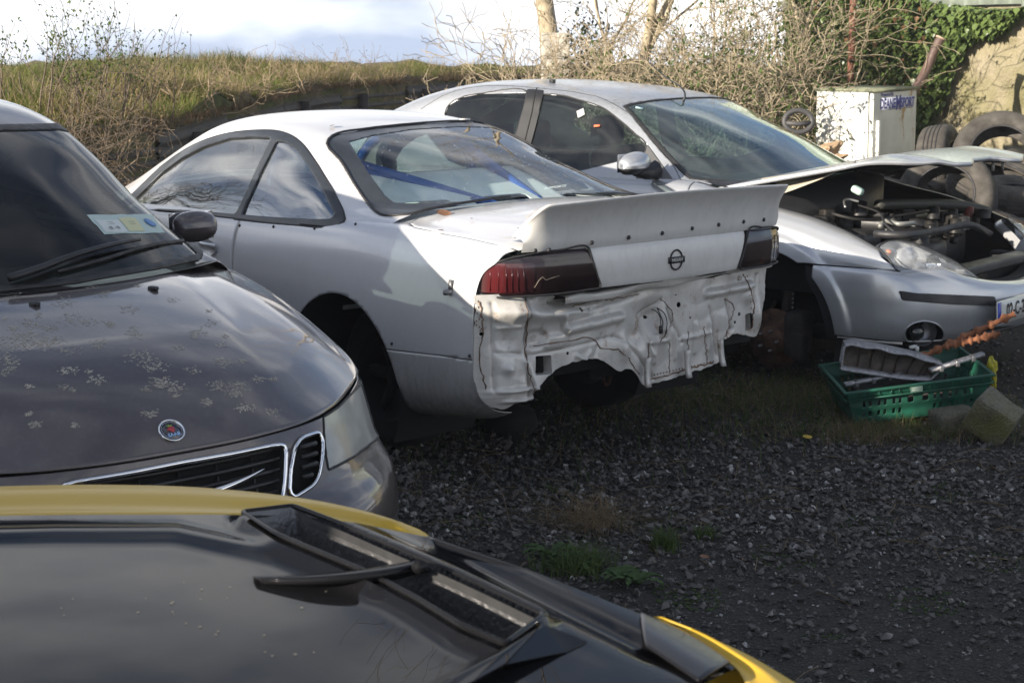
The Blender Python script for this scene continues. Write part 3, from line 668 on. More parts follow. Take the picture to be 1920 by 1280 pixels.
    D += bead(.64, .52, .24, .545, .0035, -.004) + bead(.24, .545, .15, .51, .0035, -.004) + bead(.15, .51, .02, .36, .006, -.008)
    D += bead(-.40, .62, -.44, .50, .005, -.006) + bead(-.44, .50, -.40, .45, .005, -.006)
    D += bump_(-.54, .62, .03, .03, .012) + bump_(-.60, .54, .03, .06, .014)
    D += .010*np.clip((.36-Zg)/.1, 0, 1)*fbm(30, 12, 2) + .02*np.clip((.38-Zg)/.1, 0, 1)*np.clip((Yg-.6)/.1, 0, 1)
    D += bead(.30, .56, .34, .47, .0025, -.004) + bead(-.02, .66, .10, .60, .003, -.006) + bead(-.05, .62, -.14, .48, .003, -.006) + bead(.09, .60, .03, .45, .003, .006) + bead(.55, .70, .36, .66, .003, -.006) + bead(.36, .66, .10, .70, .003, -.005) + bead(-.30, .60, -.36, .40, .003, -.005) + bead(.79, .72, .78, .40, .004, -.006) + bead(.68, .63, .77, .63, .004, .005) + bead(.68, .53, .77, .54, .004, -.005)
    Xg = Xg + D*2.0
    PG = np.stack([Xg, Yg, Zg], 2); pan = grid_mesh(PG)
    out_px = [(892, 548), (889, 575), (886, 640), (884, 690), (893, 728), (905, 750), (925, 764), (947, 769), (975, 757), (999, 748), (997, 735), (1012, 722), (1035, 700), (1065, 682), (1100, 673), (1128, 675), (1148, 688), (1163, 696), (1182, 692), (1196, 706), (1204, 720), (1216, 722), (1250, 712), (1290, 700), (1340, 684), (1353, 676), (1358, 655), (1364, 636), (1376, 626), (1398, 629), (1414, 630), (1419, 610), (1426, 590), (1432, 545), (1434, 495), (1430, 470), (1100, 520), (1000, 540)]
    hx_ = lambda q: at(car, *q, 'x', -.868)
    outl = []
    for q in out_px:
        p = at(car, *q, 'x', -.868)
        for _ in range(4): p = at(car, *q, 'x', float(np.interp(abs(p[1]), [0, .45, .62, .72, .78, .82, .85], [-.875, -.872, -.862, -.845, -.82, -.795, -.775])))
        outl.append((p[1]*1.0, p[2]))
    outl = np.array(outl); m_ = outl[:, 0] < -.35; outl[m_, 0] = -.35 + (outl[m_, 0] + .35)*1.12
    jag = spline(outl, 420, closed=True); r_ = np.random.RandomState(4); jn = r_.randn(420)*.0028; jn = .5*jn + .25*(np.roll(jn, 1) + np.roll(jn, -1)); jag = jag + jn[:, None]
    pan = clip(pan, lambda V: sd_poly(V[:, 1:], jag) + np.where(V[:, 2] > .72, .05, 0)); pan = orient(clip(pan, lambda V: .752 - V[:, 2]), (1, 0, .5))
    def hole(m, poly): return clip(m, lambda V: -sd_poly(V[:, 1:], np.array(poly)))
    def circ(y, z, r, n=14): return [(y + r*cos(t), z + r*sin(t)) for t in np.linspace(0, 2*pi, n, endpoint=False)]
    def yz(px, py): p = at(car, px, py, 'x', -.868); return p[1], p[2]
    sq = roundpoly([yz(1006, 668), yz(1035, 666), yz(1036, 702), yz(1006, 704)], .008); pan = hole(pan, sq)
    sq2 = roundpoly([(-.535, .475), (-.575, .485), (-.565, .55), (-.53, .545)], .006); pan = hole(pan, sq2)
    for q, r in [((899, 582), .008), ((898, 660), .007), ((1087, 580), .0085), ((926, 631), .007), ((914, 717), .006), ((915, 567), .004), ((1063, 662), .006), ((1273, 571), .011), ((1389, 588), .008), ((1219, 596), .007), ((1293, 595), .005), ((1268, 553), .004), ((1380, 603), .007)]:
        y_, z_ = yz(*q); pan = hole(pan, circ(y_, z_, r))
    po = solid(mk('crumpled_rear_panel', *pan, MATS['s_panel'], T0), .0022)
    for s_, r in ((sq, .09), (sq2, .04)):
        n_ = len(s_); ring = [[(-.862 + d, a, b) for a, b in np.vstack([s_, s_[:1]])] for d in (0, r)]
        mk('box_channel', *join(grid_mesh(np.array(ring))), M('s_panel'), T0)
    PV = pan[0]
    def onpan(px, py):
        d = ((pj(car, PV) - np.array([px, py]))**2).sum(1); c = np.argsort(d)[:5]; w = 1/(d[c]+.5); return (PV[c]*w[:, None]).sum(0)/w.sum() + np.array([-.0015, 0, 0])
    SEAM = plain('cracked_brown_sealant', (.15, .09, .055), .9, var=.6, vscale=60)
    for pts, r in (([(984, 562), (990, 600), (985, 650), (992, 700), (1002, 738)], .0026), ([(1000, 648), (1060, 640), (1112, 634), (1128, 652), (1160, 655), (1178, 672), (1196, 700)], .0020), ([(1238, 560), (1262, 590), (1250, 622), (1236, 640)], .0018), ([(1212, 712), (1250, 703), (1290, 692), (1340, 678)], .0030), ([(1362, 560), (1380, 576), (1372, 600), (1366, 632)], .0018), ([(900, 566), (905, 620), (899, 680), (912, 730)], .0022), ([(1072, 575), (1100, 566), (1150, 560), (1200, 552)], .0016), ([(1395, 512), (1412, 540), (1418, 580), (1410, 615)], .0022), ([(1216, 640), (1214, 705)], .0018), ([(1254, 640), (1256, 700)], .0014), ([(1292, 620), (1290, 690)], .0014), ([(1322, 612), (1328, 680)], .0014)):
        q = spline(np.array(pts, float), 26); rr_ = np.random.RandomState(int(pts[0][0])); mk('seam', *tube(np.array([onpan(*z) for z in q + rr_.randn(26, 2)*1.1]), r*(.6+.8*rr_.rand(26)), 5), SEAM, po)
    for k in range(46):
        t_ = k/45.; q = (896 + 6*sin(k), 565 + 165*t_) if k < 16 else (1214 + (k-16)*6.0, 708 - (k-16)*1.35 - 3) if k < 38 else (1404 + (k-38)*1.5, 505 + (k-38)*12); c_ = onpan(*q); mk('spot_weld', *xf(lathe([(.0001, -.0004), (.0026, -.0004), (.0036, .0006)], 8), align((-1, 0, 0)), c_), SEAM, po)
    # void behind the panel
    mk('boot_well', *join(box((-.52, .0, .52), (.6, 1.25, .2)), box((-.79, .0, .64), (.03, 1.3, .22)), box((-.80, .65, .50), (.03, .18, .25)), box((-.76, -.1, .47), (.03, .70, .2))), DARK_VOID, T0)
    # folded lip along the top
    lp = [(1057, 563), (1085, 557), (1110, 556), (1150, 549), (1190, 539), (1230, 531), (1270, 523), (1310, 515), (1350, 507), (1395, 498), (1432, 489)]
    ctr = []
    for k, q in enumerate(lp):
        p = at(car, *q, 'x', -.90); ctr.append([p[0] + .004*((k*7) % 3 - 1), p[1]*(1.0 if p[1] > -.3 else 1.06), p[2]])
    ctr = spline(ctr, 80); lip = []
    r_ = np.random.RandomState(9); w = spline(r_.uniform(-1, 1, (14, 2)), 80)
    for k, c in enumerate(ctr):
        h = .017 + .004*w[k, 0]; dx = .006*w[k, 1]
        lip.append([(c[0]+.045, c[1], c[2]+h*.9), (c[0]+.012+dx, c[1], c[2]+h), (c[0]-.004+dx, c[1], c[2]+h*.7), (c[0]-.006+dx, c[1], c[2]-h*.3), (c[0]-.002+dx*1.5, c[1], c[2]-h), (c[0]+.02, c[1], c[2]-h*.8)])
    lipg = sgrid(np.array(lip), 160, 18, smooth=0); mk('torn_panel_lip', *grid_mesh(lipg), MATS['s_panel'], T0)
    # hanging brackets
    for a, b in [((1213, 670), (1209, 724)), ((1288, 655), (1287, 706)), ((1351, 636), (1353, 684))]:
        p = at(car, *a, 'x', -.895); q = at(car, *b, 'x', -.895); 
        prof_ = np.array([(-.011, 0), (-.011, -.014), (.011, -.014), (.011, 0)]); rows = []
        for t in np.linspace(0, 1, 8):
            c = p + (q-p)*t; c[0] += -.012*t**3
            rows.append([(c[0]+d, c[1]+w_, c[2]) for w_, d in prof_])
        solid(mk('hanging_bracket', *grid_mesh(np.array(rows)), MATS['s_panel'], T0), .003)
    # towing eye and loop under the panel
    p = at(car, 1138, 700, 'x', -.70); mk('tow_hook', *xf(tube([(0, .02*cos(t), .045*sin(t)) for t in np.linspace(0, 2*pi, 20, endpoint=False)], .007, 6, closed=True), None, p), RUST, T0)
    # frayed wires
    for k, pts in enumerate([[(1232, 577), (1238, 590), (1243, 605), (1240, 622)], [(1233, 578), (1246, 588), (1251, 605), (1248, 625)], [(1222, 580), (1232, 585), (1238, 596), (1239, 610)]]):
        mk('frayed_wire', *tube(spline([at(car, *q, 'x', -.905-.01*k) for q in pts], 14), .0022, 5), BLACK_PLASTIC, T0)
    q = at(car, 1239, 618, 'x', -.905); mk('wire_plug', *box(q, (.008, .014, .03)), BLACK_PLASTIC, T0)
    # scratch crayon and round grommet
    q = at(car, 1386, 521, 'x', -.885); mk('grommet', *xf(join(lathe([(.004, .003), (.007, .004), (.008, 0)], 14), tube([(.014*cos(t), .014*sin(t), 0) for t in np.linspace(0, 2*pi, 20, endpoint=False)], .0022, 5, closed=True)), align((-1, 0, 0)), q + np.array([-.012, 0, 0])), M('s_panel'), T0)
    # rivets of the widened arch
    fl = G.reshape(-1, 3)
    def on_side(px, py):
        d = ((pj(car, fl) - np.array([px, py]))**2).sum(1); return fl[d.argmin()]
    for q in [(450, 425), (515, 427), (589, 431), (668, 422), (750, 411), (845, 541), (735, 645), (879, 668)]:
        p = on_side(*q); mk('rivet', *xf(lathe([(.0001, .004), (.005, .0035), (.007, 0)], 10), align((0, 1, .25) if q[1] > 420 else (0, .4, 1)), p + np.array([0, .001, .001])), BLACK_PLASTIC, T0)
    p = on_side(847, 545); br = mk('bonnet_clip', *xf(join(box((0, 0, .012), (.014, .008, .045)), xf(lathe([(.0001, .03), (.010, .028), (.011, 0)], 12), rotm('x', -pi/2), (0, 0, -.01))), None, p + np.array([0, .004, 0])), STEEL, T0)
    # gap shadow-line crease
    # ---- interior: bare white cabin, blue cage
    I = MATS['s_white_int']
    mk('cabin_floor', *join(box((1.35, 0, .42), (1.6, 1.2, .03)), box((.02, .60, .78), (.8, .16, .14)), box((.02, -.60, .78), (.8, .16, .14))), I, T0)
    mk('inner_side_panel', *box((1.25, .735, .79), (1.3, .012, .20)), I, T0); mk('inner_side_panel', *box((1.25, -.735, .79), (1.3, .012, .20)), I, T0)
    mk('dashboard', *bx_round((1.9, 0, .80), (.35, 1.36, .22)), BLACK_PLASTIC, T0)
    # rear bulkhead with openings (blue edged)
    bh = clip(grid_mesh(np.stack(np.broadcast_arrays(.28 + 0*np.linspace(0, 1, 60)[:, None], np.linspace(-.66, .66, 120)[None], np.linspace(.55, .93, 60)[:, None]), 2)), lambda V: -sd_poly(V[:, 1:], roundpoly([(-.45, .62), (.45, .62), (.40, .84), (-.40, .84)], .05)))
    solid(mk('rear_bulkhead', *bh, I, T0), .004)
    shelf = np.stack(np.broadcast_arrays(np.linspace(-.10, .28, 20)[:, None], np.linspace(-.62, .62, 60)[None], .93 + 0*np.linspace(0, 1, 20)[:, None]), 2).copy(); shelf[..., 2] += .006*np.sign(np.sin(shelf[..., 1]*40))
    shm = clip(grid_mesh(shelf), lambda V: -sd_poly(V[:, :2], roundpoly([(.0, -.5), (.0, -.1), (.2, -.1), (.2, -.5)], .03))); shm = clip(shm, lambda V: -sd_poly(V[:, :2], roundpoly([(.0, .5), (.0, .1), (.2, .1), (.2, .5)], .03)))
    solid(mk('parcel_shelf', *shm, MATS['s_blue'], T0), .004)
    cage = thing_part = []
    def cg(P, n=20, r=.026): mk('roll_cage_tube', *tube(spline(P, n), r, 10), MATS['s_blue'], T0)
    cg([(.92, .60, .45), (.92, .60, .9), (.92, .53, 1.14), (.92, .44, 1.215), (.92, 0, 1.235), (.92, -.44, 1.215), (.92, -.53, 1.14), (.92, -.60, .9), (.92, -.60, .45)], 70)
    cg([(.92, .44, 1.20), (.02, .46, .80)]); cg([(.92, -.44, 1.20), (.02, -.46, .80)]); cg([(.90, .46, 1.18), (.04, -.42, .82)]); cg([(.92, -.58, .95), (.92, .58, .95)])
    cg([(.92, .50, 1.19), (1.4, .50, 1.21), (1.75, .54, 1.08), (2.0, .62, .8), (2.0, .62, .5)], 30); cg([(.92, -.50, 1.19), (1.4, -.50, 1.21), (1.75, -.54, 1.08), (2.0, -.62, .8), (2.0, -.62, .5)], 30)
    sl = sgrid([[(.16 - .0*abs(y), y, .895), (.40, y, .985), (.66, y, 1.06)] for y in np.linspace(-.60, .60, 9)], 60, 30); slm = grid_mesh(sl)
    for y0, y1 in ((-.40, -.06), (.06, .40)): slm = clip(slm, lambda V: -sd_poly(V[:, :2], roundpoly([(.24, y0*.95), (.24, y1*.95), (.34, y1), (.34, y0)], .02)))
    solid(mk('sunlit_firewall_panel', *slm, I, T0), .004)  # extra white panel, sloped so it shows sunlit through the rear screen
    # white window sticker lettering at the screen's foot
    for s_, sz, q, dz in (('DRIFTGAMES', .030, (1010, 349), 0), ('DSSudos', .048, (1060, 362), 0), ('INTERNATIONAL', .017, (1070, 372), 0)):
        pass
    n0 = Vb; P2 = pj(car, Vb); sel = (Vb[:, 0] < .9)
    def onglass(px, py):
        d = ((P2 - np.array([px, py]))**2).sum(1) + np.where(sel, 0, 1e9); c = np.argsort(d)[:12]; w = 1/(d[c]+1); return (Vb[c]*w[:, None]).sum(0)/w.sum()
    for s_, sz, q, sh in (('SUPPORTS', .030, (1045, 352), .1), ('DSSudios', .046, (1063, 361.5), .15), ('Distribution', .020, (1072, 372), 0.)):
        c = onglass(*q); a = onglass(q[0]-14, q[1]+1.8); b = onglass(q[0]+14, q[1]-1.8); ux = (b-a)/np.linalg.norm(b-a); d = onglass(q[0]+8, q[1]-10) - c; nrm = np.cross(ux, d); nrm /= np.linalg.norm(nrm); nrm *= np.sign(nrm[2]); uy = np.cross(nrm, ux)
        st_ = mk('screen_sticker', *xf(text_mesh(s_, sz*.8, .0002, bold=.0004, shear=sh), np.stack([ux, uy, nrm], 1), c + nrm*.004), plain('white_vinyl', (.62, .62, .62), .5), T0)
    # rain drops on the screen
    r_ = np.random.RandomState(3); V_ = []; 
    GR = rg[0]; cand = GR[r_.choice(len(GR), 420)] + r_.randn(420, 3)*.006
    for c in cand:
        k = np.argmin(((GR-c)**2).sum(1)); q = GR[k] + (c-GR[k])*np.array([1, 1, .0]); rad = r_.uniform(.0012, .0034); V_.append(xf(lathe([(.0001, rad*.55), (rad*.6, rad*.42), (rad, 0)], 7), align((-.45, 0, .9)), q + np.array([-.001, 0, .001])))
    tag(mk('rain_drops', *join(*V_), M('water', lambda: drop_mat()), T0), kind='stuff')
    # door gap wiring/roof tape
    tp = seal; mk('roof_antenna_base', *xf(join(box((0, 0, .006), (.02, .05, .012))), None, onglass(880, 229) + np.array([.02, 0, .004])), M('s_wing'), T0)
    return T0
def red_lens():
    t = NT('red_reflector_lens'); n = t.n.new('ShaderNodeSeparateXYZ'); t.link(t.tc.outputs['Object'], n.inputs[0])
    a = t.math('ABSOLUTE', n.outputs['Y']); t.set(color=t.ramp(a, [(.67, (.02, .008, .010)), (.74, (.055, .008, .010)), (.785, (.10, .014, .016)), (.81, (.07, .05, .05))]), rough=.2, coat=1., coat_rough=.03); return t.m
def drop_mat():
    t = NT('water_drop'); t.set(color=(1, 1, 1), rough=.02, trans=1., ior=1.33); return t.m
def bx_round(c, s, r=.04, n=3):
    """soft-edged box"""
    P = []; 
    u = np.linspace(-1, 1, 9); fs = []; nn = 0; Vs = []; Ts = []
    for ax in range(3):
        for sg in (-1, 1):
            A_, B_ = np.meshgrid(u, u); C_ = np.full_like(A_, sg); arr = [None]*3; arr[ax] = C_; arr[(ax+1) % 3] = A_; arr[(ax+2) % 3] = B_
            g_ = np.stack(arr, 2); V, T = grid_mesh(g_); V = V.copy(); h = np.array(s)/2; 
            q = V*h; inner = np.clip(q, -(h-r*min(1, h.min()/r*.8)), (h-r*min(1, h.min()/r*.8))); d = q - inner; l = np.linalg.norm(d, axis=1); rr = r*min(1, h.min()/r*.8)
            q = inner + np.where(l[:, None] > 1e-9, d/np.maximum(l, 1e-9)[:, None]*rr, 0); Vs.append(q + np.array(c)); Ts.append((T if sg > 0 else T[:, ::-1]) + nn); nn += len(V)
    return np.concatenate(Vs), np.concatenate(Ts)
coupe = build_coupe()
for o_ in [c for c in coupe.children] + [d for c in coupe.children for d in c.children]:      # the far flank sits slightly nearer the middle
    if o_.type == 'MESH' and o_.data.get('_s') is None:
        me_ = o_.data; n_ = len(me_.vertices); c_ = np.empty(n_*3, np.float32); me_.vertices.foreach_get('co', c_); c_ = c_.reshape(-1, 3)
        k_ = c_[:, 1] < 0; c_[k_, 1] *= .972; me_.vertices.foreach_set('co', c_.ravel()); me_['_s'] = 1
# ------------------------------------------------------------------ dark grey hatchback (nose towards the camera)
def build_dark_car():
    car = 'A'; X, Y, A = CARS[car]
    T0 = thing('dark_hatchback', 'dark grey hatchback with lichen marks on its bonnet and cloudy headlamps', 'car', (X - sin(A)*.0122, Y + cos(A)*.0122, -.0087), (R(1.0), 0, A))
    def pm():
        t = NT('dark_graphite_paint'); n1 = t.noise(2.5, 7, .6); n2 = t.noise(60, 5, .7)
        t.set(color=t.mix(t.math('MULTIPLY', t.ramp(n2, [(.50, 0.), (.72, 1.)]), .22), (.076, .063, .066), (.16, .15, .14)), metal=.35, rough=.38, coat=1., coat_rough=t.ramp(n1, [(.35, .03), (.75, .09)])); return t.m
    P = M('a_paint', pm)
    cols = np.array([0, .20, .38, .52, .63, .71, .765, .80])
    def st(xc, zc, xo, zo, side, p=2.3, q=3.0):
        t = cols/.80; pts = [(xc + (xo-xc)*a**p, y, zc - (zc-zo)*a**q) for a, y in zip(t, cols)]
        return pts + list(side)
    def sd(x, zo, xs=None, low=.18, ymx=.845):
        zs = [zo-.045, zo-.11, .60, .48, .36, low+.04, low]; ys = [.822, ymx-.008, ymx, ymx, ymx-.008, ymx-.035, ymx-.14]
        if zs[1] < .62: zs[2] = zs[1]-.05
        if xs is None: xs = [x]*7
        return [(a, b, c) for a, b, c in zip(xs, ys, zs)]
    S = []
    f0 = [(.872, 0, .676), (.860, .20, .677), (.808, .38, .680), (.715, .52, .685), (.600, .63, .688), (.505, .71, .690), (.430, .765, .688), (.375, .80, .682)]
    S.append(f0 + [(.345, .818, .655), (.33, .830, .60), (.335, .838, .54), (.345, .842, .46), (.36, .838, .37), (.37, .81, .24), (.37, .70, .20)])
    S.append(st(.825, .722, .335, .712, sd(.31, .71, [.31, .30, .305, .315, .33, .335, .335])))
    S.append(st(.72, .790, .23, .752, sd(.20, .75)))
    S.append(st(.55, .852, .07, .802, sd(.05, .80)))
    S.append(st(.32, .905, -.12, .850, sd(-.13, .85)))
    S.append(st(.04, .950, -.42, .896, sd(-.45, .895)))
    S.append(st(-.25, .96, -.70, .915, sd(-.75, .912)))
    S.append(st(-1.2, .96, -1.5, .925, sd(-1.5, .922)))
    S.append(st(-2.3, .96, -2.5, .93, sd(-2.5, .928)))
    S.append(st(-3.1, .95, -3.1, .915, sd(-3.1, .91)))
    S.append(st(-3.5, .90, -3.4, .86, sd(-3.4, .85)))
    S.append(st(-3.62, .60, -3.5, .56, [(-3.5, .78, .54), (-3.5, .78, .50), (-3.5, .78, .45), (-3.5, .78, .40), (-3.5, .77, .33), (-3.48, .74, .22), (-3.45, .6, .18)]))
    G = symgrid(S, 240, 110, smooth=2)
    # character creases running from the screen corners to the lamps
    for xs in (1,):
        x, y = G[..., 0], G[..., 1]; yc = .50 - .16*np.clip((x+.1)/.9, 0, 1); k = np.clip((.75-x)/.3, 0, 1)*np.clip((x+.6)/.3, 0, 1)
        G[..., 2] += np.where(y < .75, .010*k/(1+np.exp(-(yc - y)/.02)), 0)
    sh = grid_mesh(G); sh = clip(sh, lambda V: np.hypot(V[:, 0]-.0, V[:, 2]-.28) - .365 + np.where(np.abs(V[:, 1]) < .5, 50, 0)); sh = clip(sh, lambda V: np.hypot(V[:, 0]+2.605, V[:, 2]-.28) - .355 + np.where(np.abs(V[:, 1]) < .5, 50, 0))
    # plan of the glass base
    op = np.array([(-.035, -.1), (-.035, 0), (-.06, .2), (-.14, .4), (-.235, .53), (-.36, .64), (-.48, .70), (-1., .735), (-3., .72), (-3.3, .5), (-3.3, -.1)])
    sh = clip(sh, lambda V: -sd_poly(V[:, :2], op) + np.where(V[:, 2] < .8, 50, 0))
    bonnet = clip(sh, lambda V: np.where(V[:, 2] > .62, V[:, 0] + .48 - .0*V[:, 1], -5)); bonnet = clip(bonnet, lambda V: V[:, 2] - (.645 + np.where(V[:, 0] < .3, .10 + .12*np.clip((.3-V[:, 0])/.8, 0, 1), .0)))
    rest = clip(sh, lambda V: np.where((V[:, 2] > .62) & (V[:, 0] > -.48), -(V[:, 2] - (.645 + np.where(V[:, 0] < .3, .10 + .12*np.clip((.3-V[:, 0])/.8, 0, 1), .0))) - .003, 5))
    both = lambda m: weld(join(orient(m, (-1.3, 0, .3)), orient(mirror(m), (-1.3, 0, .3))))
    bo = solid(mk('bonnet', *both(bonnet), P, T0), .003); solid(mk('body_shell', *both(rest), P, T0), .003)
    lg = G.copy(); lg[..., 1] *= .97; lg[..., 2] -= .02; lg[..., 0] = lg[..., 0]*.985; lm = grid_mesh(lg[::3, ::2]); lm = clip(lm, lambda V: np.hypot(V[:, 0], V[:, 2]-.28) - .37 + np.where(np.abs(V[:, 1]) < .5, 50, 0)); lm = clip(lm, lambda V: -sd_poly(V[:, :2], op) + np.where(V[:, 2] < .75, 50, 0)); lm = clip(lm, lambda V: np.hypot(V[:, 0]+2.605, V[:, 2]-.28) - .36 + np.where(np.abs(V[:, 1]) < .5, 50, 0))
    mk('dark_inner_fill', *join(lm, mirror(lm)), DARK_VOID, T0)  # black liner painted for the shade inside the bonnet and body gaps
    for xc in (0., -2.605):
        for s in (1, -1):
            a = np.linspace(-.4, pi+.4, 24); mk('wheel_arch_liner', *grid_mesh(np.array([[(xc+.37*cos(t), yy*s, .28+.37*sin(t)) for t in a] for yy in (.835, .7, .5, .45)])), DARK_VOID, T0)
            wheel(T0, 'wheel', (xc, .73*s, .30), r=.30, w=.19, side=s)
    mk('floor_pan', *box((-1.3, 0, .22), (4.0, 1.5, .04)), DARK_VOID, T0)
    # ---- nose: lamp, grilles, bumper
    yv = np.array([0, .15, .30, .42, .52, .61, .69, .75, .79, .815, .83, .84])
    def row(z, xs, ys=None): return [(a, b, z) for a, b in zip(xs, yv if ys is None else ys)]
    R0 = row(.672, [.868, .862, .832, .785, .712, .622, .525, .448, .392, .355, .335, .322], [0, .15, .30, .42, .52, .61, .69, .75, .785, .808, .82, .828])
    R1 = row(.64, [.880, .873, .846, .802, .735, .648, .552, .470, .408, .366, .342, .326], [0, .15, .30, .42, .52, .61, .69, .75, .79, .813, .826, .833])
    R2 = row(.58, [.898, .891, .866, .826, .765, .682, .586, .500, .432, .384, .354, .333], [0, .15, .30, .42, .52, .61, .69, .752, .795, .818, .831, .838])
    R3 = row(.52, [.912, .906, .882, .845, .790, .712, .616, .528, .456, .402, .366, .340], [0, .15, .30, .42, .52, .61, .695, .758, .80, .824, .836, .842])
    R3b = row(.492, [.925, .919, .897, .862, .810, .735, .642, .552, .474, .414, .374, .344], [0, .15, .30, .42, .52, .615, .70, .765, .807, .83, .842, .847])
    R4 = row(.45, [.955, .950, .930, .898, .848, .775, .682, .590, .506, .440, .392, .352], [0, .15, .30, .42, .52, .62, .706, .772, .815, .84, .852, .856])
    R5 = row(.40, [.968, .963, .944, .913, .865, .793, .700, .606, .520, .452, .400, .356], [0, .15, .30, .42, .52, .62, .71, .776, .82, .845, .857, .860])
    R6 = row(.34, [.968, .963, .944, .913, .865, .793, .700, .606, .520, .452, .400, .356], [0, .15, .30, .42, .52, .62, .71, .776, .82, .845, .857, .860])
    R7 = row(.27, [.955, .950, .930, .898, .850, .778, .686, .594, .510, .444, .396, .354], [0, .15, .30, .42, .52, .62, .706, .77, .812, .836, .848, .852])
    R8 = row(.20, [.91, .905, .885, .853, .805, .735, .645, .555, .48, .42, .38, .35], [0, .15, .30, .42, .52, .61, .69, .75, .79, .81, .82, .825])
    N_ = symgrid([R0, R1, R2, R3, R3b, R4, R5, R6, R7, R8], 150, 150, smooth=1); nose = grid_mesh(N_)
    bump_line = [(0, 0), (0, 0)]
    lamp_px = roundpoly([(606, 776), (650, 748), (694, 707), (710, 738), (728, 795), (704, 826), (660, 858), (614, 880), (608, 830)], 4)
    LP = lambda V: np.where(V[:, 1] > .3, sd_poly(pj(car, V), lamp_px), -30)
    sg_px = roundpoly([(562, 818), (594, 808), (602, 822), (601, 852), (594, 890), (583, 908), (548, 929), (539, 920), (541, 880), (550, 835)], 9)
    SGR = lambda V: np.where(V[:, 1] > .2, sd_poly(pj(car, V), sg_px), -30)
    mg = roundpoly([(.0, .653), (.245, .648), (.292, .642), (.262, .54), (.225, .475), (.0, .462), (-.1, .462), (-.1, .653)], .02)
    MG = lambda V: np.where(V[:, 0] > .7, sd_poly(np.stack([V[:, 1], V[:, 2]], 1), mg)*400, -30)
    lowb = lambda V: V[:, 2] - .345
    f = clip(clip(clip(nose, lambda V: -LP(V)-1.2), lambda V: -SGR(V)), lambda V: -MG(V)); up = clip(f, lambda V: lowb(V)-.0015); lo = clip(f, lambda V: -lowb(V)-.0015)
    bm = solid(mk('front_bumper', *both(up), P, T0), .004); solid(mk('lower_bumper', *both(lo), plain('dark_bumper_plastic', (.030, .030, .033), .5, var=.2, bump=.05), T0), .004)
    mk('inner_nose', *xf(both(grid_mesh(N_[::3, ::3])), np.diag([.97, .985, .985]), (-.02, 0, .008)), DARK_VOID, T0)
    for s in (1, -1):
        mm = (lambda m: m) if s > 0 else mirror
        lens = clip(nose, LP); lo_ = solid(mk('headlamp', *orient(mm(xf(lens, None, (-.002, 0, 0))), (0, 0, .5)), M('a_lens', lambda: lens_mat()), T0), .012)
        mk('headlamp_seal', *mm(tube(lift(car, nose[0], lamp_px, 90, sel=nose[0][:, 1] > .3) + np.array([.0, 0, 0]), .0035, 5, closed=True)), BLACK_RUBBER, lo_)
        out = lift(car, nose[0], sg_px, 80, sel=nose[0][:, 1] > .2); fr = mk('side_grille', *mm(tube(out + np.array([.004, .001, 0]), .0062, 8, closed=True)), CHROME, T0)
        b = clip(nose, SGR); mk('grille_backing', *mm(xf(b, None, (-.045, -.01, 0))), DARK_VOID, fr)
        for k in range(6):
            z = .632 - .0255*k; pts = [(np.interp(y, N_[60, :, 1], N_[60, :, 0]) - .022 + .0*k, y, z) for y in np.linspace(.325, .445, 8)]
            pts = [p for p in pts if SGR(np.array([[p[0]+.02, p[1], p[2]]]))[0] > -3]
            if len(pts) > 2: mk('slat', *mm(xf(tube(pts, .006, 6), np.diag([1, 1, 1]))), BLACK_PLASTIC, fr)
    # main grille
    mgo = [(y, z) for y, z in roundpoly([(-.292, .642), (-.245, .648), (0, .653), (.245, .648), (.292, .642), (.262, .54), (.225, .475), (0, .462), (-.225, .475), (-.262, .54)], .02)]
    mgo = np.array(mgo); yy_ = N_[45, :, 1]; 
    def nx(y, z):
        k = np.clip(np.searchsorted(-N_[:, 0, 2], -z), 1, len(N_)-1); return np.interp(abs(y), N_[k, :, 1], N_[k, :, 0])
    ring = np.array([(nx(y, z)+.004, y, z) for y, z in spline(mgo, 160, closed=True)]); gr = mk('main_grille', *tube(ring, .0068, 8, closed=True), CHROME, T0)
    gb = clip(nose, lambda V: MG(V) + 3); mk('grille_backing', *xf(join(gb, mirror(gb)), None, (-.05, 0, 0)), DARK_VOID, gr)
    for k in range(7):
        z = .632 - .0255*k; hw = np.interp(z, [.475, .54, .642], [.225, .262, .285])
        mk('slat', *tube([(nx(y, z) - .024, y, z) for y in np.linspace(-hw, hw, 24)], .0065, 6), BLACK_PLASTIC, gr)
    for k in range(-2, 3):
        mk('grille_post', *tube([(nx(k*.1, z)-.034, k*.1, z) for z in (.47, .56, .645)], .004, 5), BLACK_PLASTIC, gr)
    for s in (1, -1):
        w = [(nx(y, z)+.008, y*s, z) for y, z in [(.035, .572), (.10, .580), (.16, .590), (.212, .601)]]
        w = spline(w, 14); mk('wing_badge', *xf(tube(w, np.interp(np.linspace(0, 1, 14), [0, .15, 1], [.004, .0105, .0015]), 8)), CHROME, gr)
    mk('wing_badge', *xf(lathe([(.0001, .006), (.018, .005), (.022, 0)], 16), align((1, 0, 0)), (nx(0, .57)+.004, 0, .57)), CHROME, gr)
    # licence-plate recess and fog lamps below (behind the yellow car)
    mk('lower_intake', *tube([(nx(y, .30)+.003, y, .30) for y in np.linspace(-.5, .5, 20)], .02, 6), BLACK_PLASTIC, T0)
    # round emblem
    V0 = np.concatenate([sh[0], mirror(sh)[0]]); c = lift(car, V0, [(321, 803)], None)[0]
    a = lift(car, V0, [(296, 808), (346, 797), (323, 786), (319, 820)]); ux = a[1]-a[0]; ux /= np.linalg.norm(ux); uy = a[2]-a[3]; n = np.cross(ux, uy); n /= np.linalg.norm(n); uy = np.cross(n, ux)
    if n[2] < 0: n = -n; uy = np.cross(n, ux)
    Mx = np.stack([ux, uy, n], 1); r = .0325
